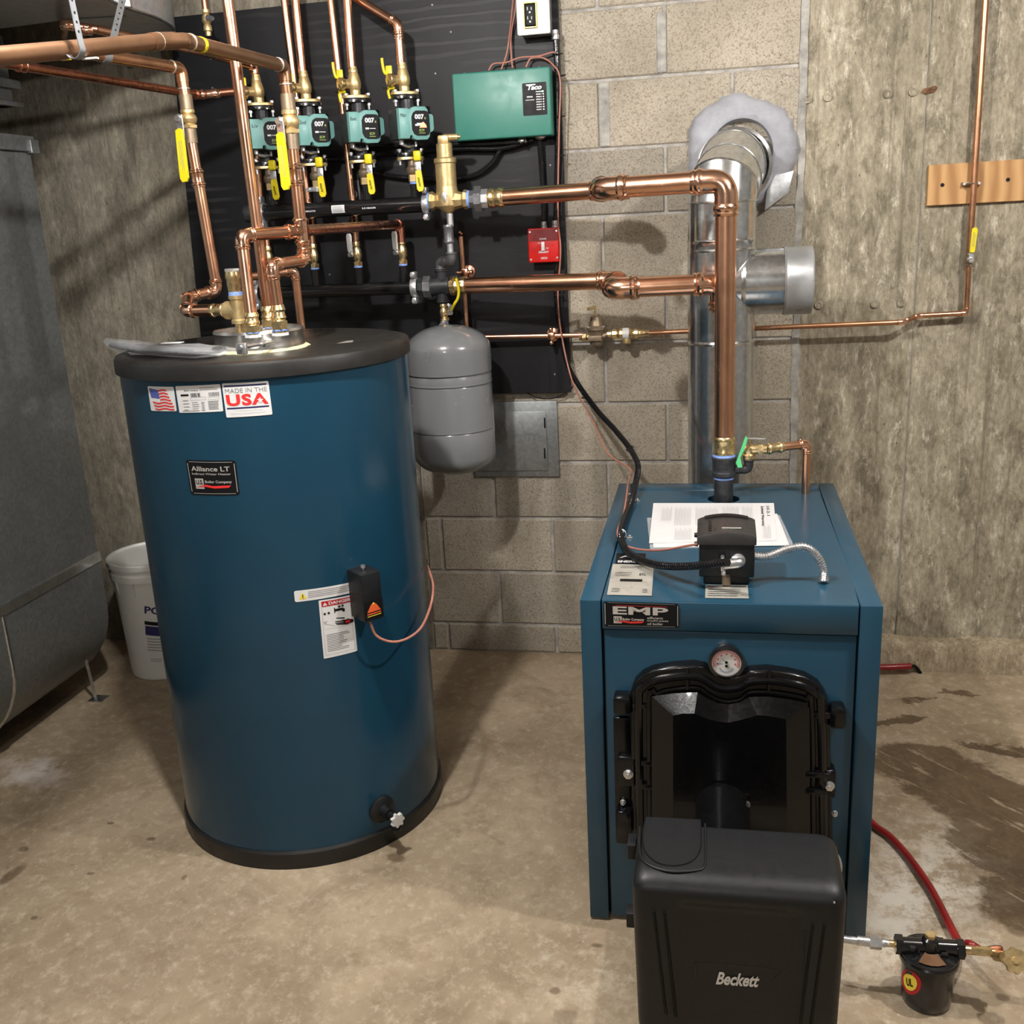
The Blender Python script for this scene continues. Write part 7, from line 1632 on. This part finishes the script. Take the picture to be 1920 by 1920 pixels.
def pt(m):
    for (u0, v0, u1, v1) in ((0.08, 0.52, 0.17, 0.88), (0.19, 0.40, 0.33, 0.88), (0.36, 0.40, 0.55, 0.88), (0.58, 0.45, 0.72, 0.9), (0.2, 0.05, 0.34, 0.33), (0.74, 0.5, 0.84, 0.9), (0.9, 0.05, 0.97, 0.4)):
        n_ = int((u1-u0)/0.0125)
        for k in range(n_): s_rect(m, sf, u0+k*0.0125, v0, u0+k*0.0125+0.004, v1-0.03*((k*7) % 3), 0.0018, 1)
ink('fine_print', 'ink_light', o, pt)
def pt2(m):
    f0 = Surf(lambda u, v, o_: sf.fn(0.93+0.03*v, 0.9-0.3*u, o_)); s_text(m, '10-2-1', f0, 0, 0.2, 0.9, 1, 0.0018, bold=.01)
    f1 = Surf(lambda u, v, o_: sf.fn(0.885+0.03*v, 0.9-0.5*u, o_)); s_text(m, 'Limited Warranty', f1, 0, 0, 1.1, 1, 0.0018, bold=.02)
ink('title', 'ink_black', o, pt2)
# small white label scraps on the tank lid
q0 = [atz(x, y, 1.2615) for x, y in ((631, 644), (668, 641), (676, 637), (650, 639))]
o = build('lid_scratch', MB()._add(q0, [[0, 1, 2, 3]]), 'label_silver', tank)
q0 = [atz(x, y, 1.2645) for x, y in ((370, 672), (440, 665), (447, 667), (380, 674))]
# bag on the tank
m = MB(); R = []
path = [(198, 638), (212, 646), (240, 650), (280, 654), (330, 656), (375, 657), (410, 658), (438, 657)]
hw2 = [0.010, 0.024, 0.034, 0.040, 0.042, 0.038, 0.030, 0.012]; hh2 = [0.006, 0.012, 0.017, 0.014, 0.013, 0.015, 0.011, 0.004]
r_ = random.Random(4)
for (a, b), w_, h_ in zip(path, hw2, hh2):
    c_ = atz(a, b, 1.266+h_); side = V((0.30, 0.95, 0))
    R.append([c_+side*w_*math.cos(2*PI*k/16)*(1+r_.uniform(-.12, .12))+V((0, 0, 1))*h_*math.sin(2*PI*k/16)*(1+r_.uniform(-.3, .3)) for k in range(16)])
bag = thing('plastic_bag', atz(330, 656, 1.264), 'clear plastic bag with a dark part lying on the left of the tank lid', 'bag')
build('film', MB().rings(R), 'clear_plastic', bag, 70)
R = []
for (a, b), w_, h_ in zip(path[1:7], hw2[1:7], hh2[1:7]):
    c_ = atz(a, b, 1.266+h_*0.8); R.append([c_+V((0.3, 0.95, 0))*w_*0.6*math.cos(2*PI*k/12)+V((0, 0, 1))*h_*0.55*math.sin(2*PI*k/12) for k in range(12)])
build('contents', MB().rings(R), 'plastic_dark', bag)
q = atz(322, 642, 1.296); build('paper_label', MB().box(q+V((-0.024, -0.010, -0.002)), q+V((0.026, 0.012, 0.0)), 0.0005), 'paper', bag)

# ---- oil filter, hoses, red line
oc_ = V((0.424, 1.806, 0)); ro_ = 0.0535
zl1 = at(1690, 1775, 1.80).z; 
t = thing('oil_filter', oc_, 'black oil filter canister standing on the floor at the bottom right', 'filter')
build('canister', MB().lathe([(ro_*0.80, 0.0), (ro_*0.88, 0.006), (ro_*0.90, 0.02), (ro_*0.95, 0.085), (ro_*0.95, 0.098)], oc_, UPV, 48), 'black_paint', t)
build('rim', MB().lathe([(ro_*0.97, 0.096), (ro_*1.05, 0.098), (ro_*1.05, 0.106), (ro_*1.0, 0.110)], oc_, UPV, 48), 'black_paint', t)
m = MB().lathe([(ro_*1.0, 0.108), (ro_*1.0, 0.112), (ro_*0.62, 0.118), (0.02, 0.121)], oc_, UPV, 40)
m.cyl(oc_+V((-0.058, 0, 0.122)), oc_+V((0.055, 0.004, 0.122)), 0.016, n=20); m.lathe([(0.018, 0.118), (0.015, 0.142), (0.010, 0.146)], oc_, UPV, 20)
for a in (40, 140, 220, 320):
    d_ = V((math.cos(math.radians(a)), math.sin(math.radians(a)), 0)); m.box(oc_+d_*0.028+V((-.004, -.004, .112)), oc_+d_*0.034+V((.004, .004, .128)), 0.001)
build('head', m, 'black_paint', t)
build('bolt', MB().hexn(oc_+V((0, 0, 0.143)), oc_+V((0, 0, 0.153)), 0.0105), 'brass_cast', t)
for s_ in (-1, 1): build('boss', MB().hexn(oc_+V((s_*0.050, 0.002, 0.122)), oc_+V((s_*0.064, 0.002, 0.122)), 0.019), 'black_paint', t)
for (a, b) in ((1711, 1780), (1770, 1777)): q = atz(a, b, 0.126); build('plug', MB().lathe([(0.006, 0), (0.0055, 0.006)], q, UPV, 14), 'black_iron', t)
sfo = cylsurf((1694, 1858), (1728, 1866), (1728, 1820), (1692, 1812), ro_*0.925, oc_)
def disc(m, r, o): m._add([sfo.fn(0.5+r*math.cos(2*PI*k/28), 0.5+r*math.sin(2*PI*k/28), o) for k in range(28)], [list(range(28))])
sk = build('round_sticker', (lambda m: (disc(m, 0.5, 0.0022), m)[1])(MB()), 'ink_danger', t)
ink('sticker_centre', 'ink_yellow', t, lambda m: disc(m, 0.34, 0.0026)); ink('lettering', 'ink_black', t, lambda m: s_text(m, 'UL', sfo, 0.34, 0.34, 0.66, 0.66, 0.003, bold=.03))
q = atz(1744, 1812, 0.116)
build('oil_film', MB().rings([[oc_+V((math.cos(a)*r, math.sin(a)*r, z)) for a in [math.radians(x) for x in (235, 250, 265, 280, 300)]] for r, z in ((0.022, 0.123), (0.047, 0.117))], False, False, False), 'copper_old', t)
# braided hose to the left
h0 = oc_+V((-0.064, 0.002, 0.122)); h1 = at(1592, 1770, 1.80)
t = thing('braided_oil_hose', h0, 'braided metal hose entering the oil filter from the burner side', 'hose')
hz = h0.z; P = [h0+V((-0.012, 0, 0)), h0+V((-0.05, 0, 0.001)), h0+V((-0.10, 0.0, 0.002)), h0+V((-0.2, 0.02, 0.004))]
c_ = MB(); path = spline(P, 24); c_.tube(path, 0.0075, 12, rf=lambda u: 0.0075*(1+0.05*math.sin(u*400)))
build('hose', c_, 'zinc', t)
build('nut', MB().hexn(h0+V((-0.048, 0, 0)), h0+V((-0.026, 0, 0)), 0.0135), 'nickel', t); build('sleeve', MB().cyl(h0+V((-0.072, 0, 0.001)), h0+V((-0.048, 0, 0)), 0.0095, n=16), 'nickel', t); build('brass_nipple', MB().cyl(h0+V((-0.026, 0, 0)), h0+V((0.0, 0, 0)), 0.007, n=12), 'brass', t)
# valve on the right with round wheel
g0 = oc_+V((0.064, 0.002, 0.122)); 
t = thing('oil_valve', g0, 'brass valve with scalloped hand wheel at the right of the oil filter', 'valve')
m = MB().cyl(g0+V((-0.004, 0, 0)), g0+V((0.012, 0, 0)), 0.009, n=12); m.hexn(g0+V((0.008, 0, 0)), g0+V((0.050, 0, 0)), 0.009); m.cyl(g0+V((0.05, 0, 0)), g0+V((0.078, -0.006, 0)), 0.0065, n=12)
m.hexn(g0+V((0.055, -0.004, -0.004)), g0+V((0.066, -0.02, 0.006)), 0.010)
build('body', m, 'brass', t)
wc2 = g0+V((0.080, -0.038, 0.014)); wd = V((0.15, -0.75, 0.64)).normalized(); x_, y_, z_ = frame(wd)
Rr = [[wc2+wd*o_+(x_*math.cos(2*PI*k/64)+y_*math.sin(2*PI*k/64))*(0.0225+0.0020*math.cos(8*2*PI*k/64))*s_ for k in range(64)] for o_, s_ in ((0, 0.96), (0.002, 1.0), (0.006, 1.0), (0.008, 0.96), (0.0075, 0.3), (0.011, 0.28))]
build('hand_wheel', MB().rings(Rr), 'brass_cast', t)
# red hose along the floor
P = [atz(1600, 1500, 0.012), atz(1637, 1545, 0.012), atz(1668, 1568, 0.012), atz(1702, 1605, 0.012), atz(1738, 1655, 0.014), atz(1764, 1700, 0.02), at(1790, 1738, 1.86)]
P[-1] = V((0.517, 1.93, 0.03)); P[-2] = atz(1760, 1694, 0.014)
P += [at(1815, 1770, 1.83), at(1836, 1781, 1.815)]
P = [atz(1560, 1440, 0.012)]+P
o = thing('red_oil_line', P[2], 'red sleeved oil line curving over the floor from behind the boiler to the filter', 'hose')
sp_ = spline(P, 8)
build('sleeve', MB().tube(sp_, 0.0088, 14), 'red_hose', o)
build('bare_end', MB().tube(spline([sp_[-2], sp_[-1], g0+V((0.066, 0.004, 0.008)), g0+V((0.062, 0, 0.0))], 6), 0.0048, 10), 'copper_dark', o)
P = [at(1560, 1248, 3.30), at(1650, 1251, 3.32), at(1690, 1250, 3.325), at(1708, 1249, 3.33), at(1716, 1250, 3.345), at(1726, 1262, 3.35)]
o = thing('red_oil_line', P[-1], 'short red pipe sleeve at the wall foot right of the boiler', 'hose')
build('sleeve', MB().tube(spline(P[:4]), 0.0105, 12), 'red_hose', o); build('cut_end', MB().tube(spline(P[3:]), 0.0058, 10), 'ink_black', o)
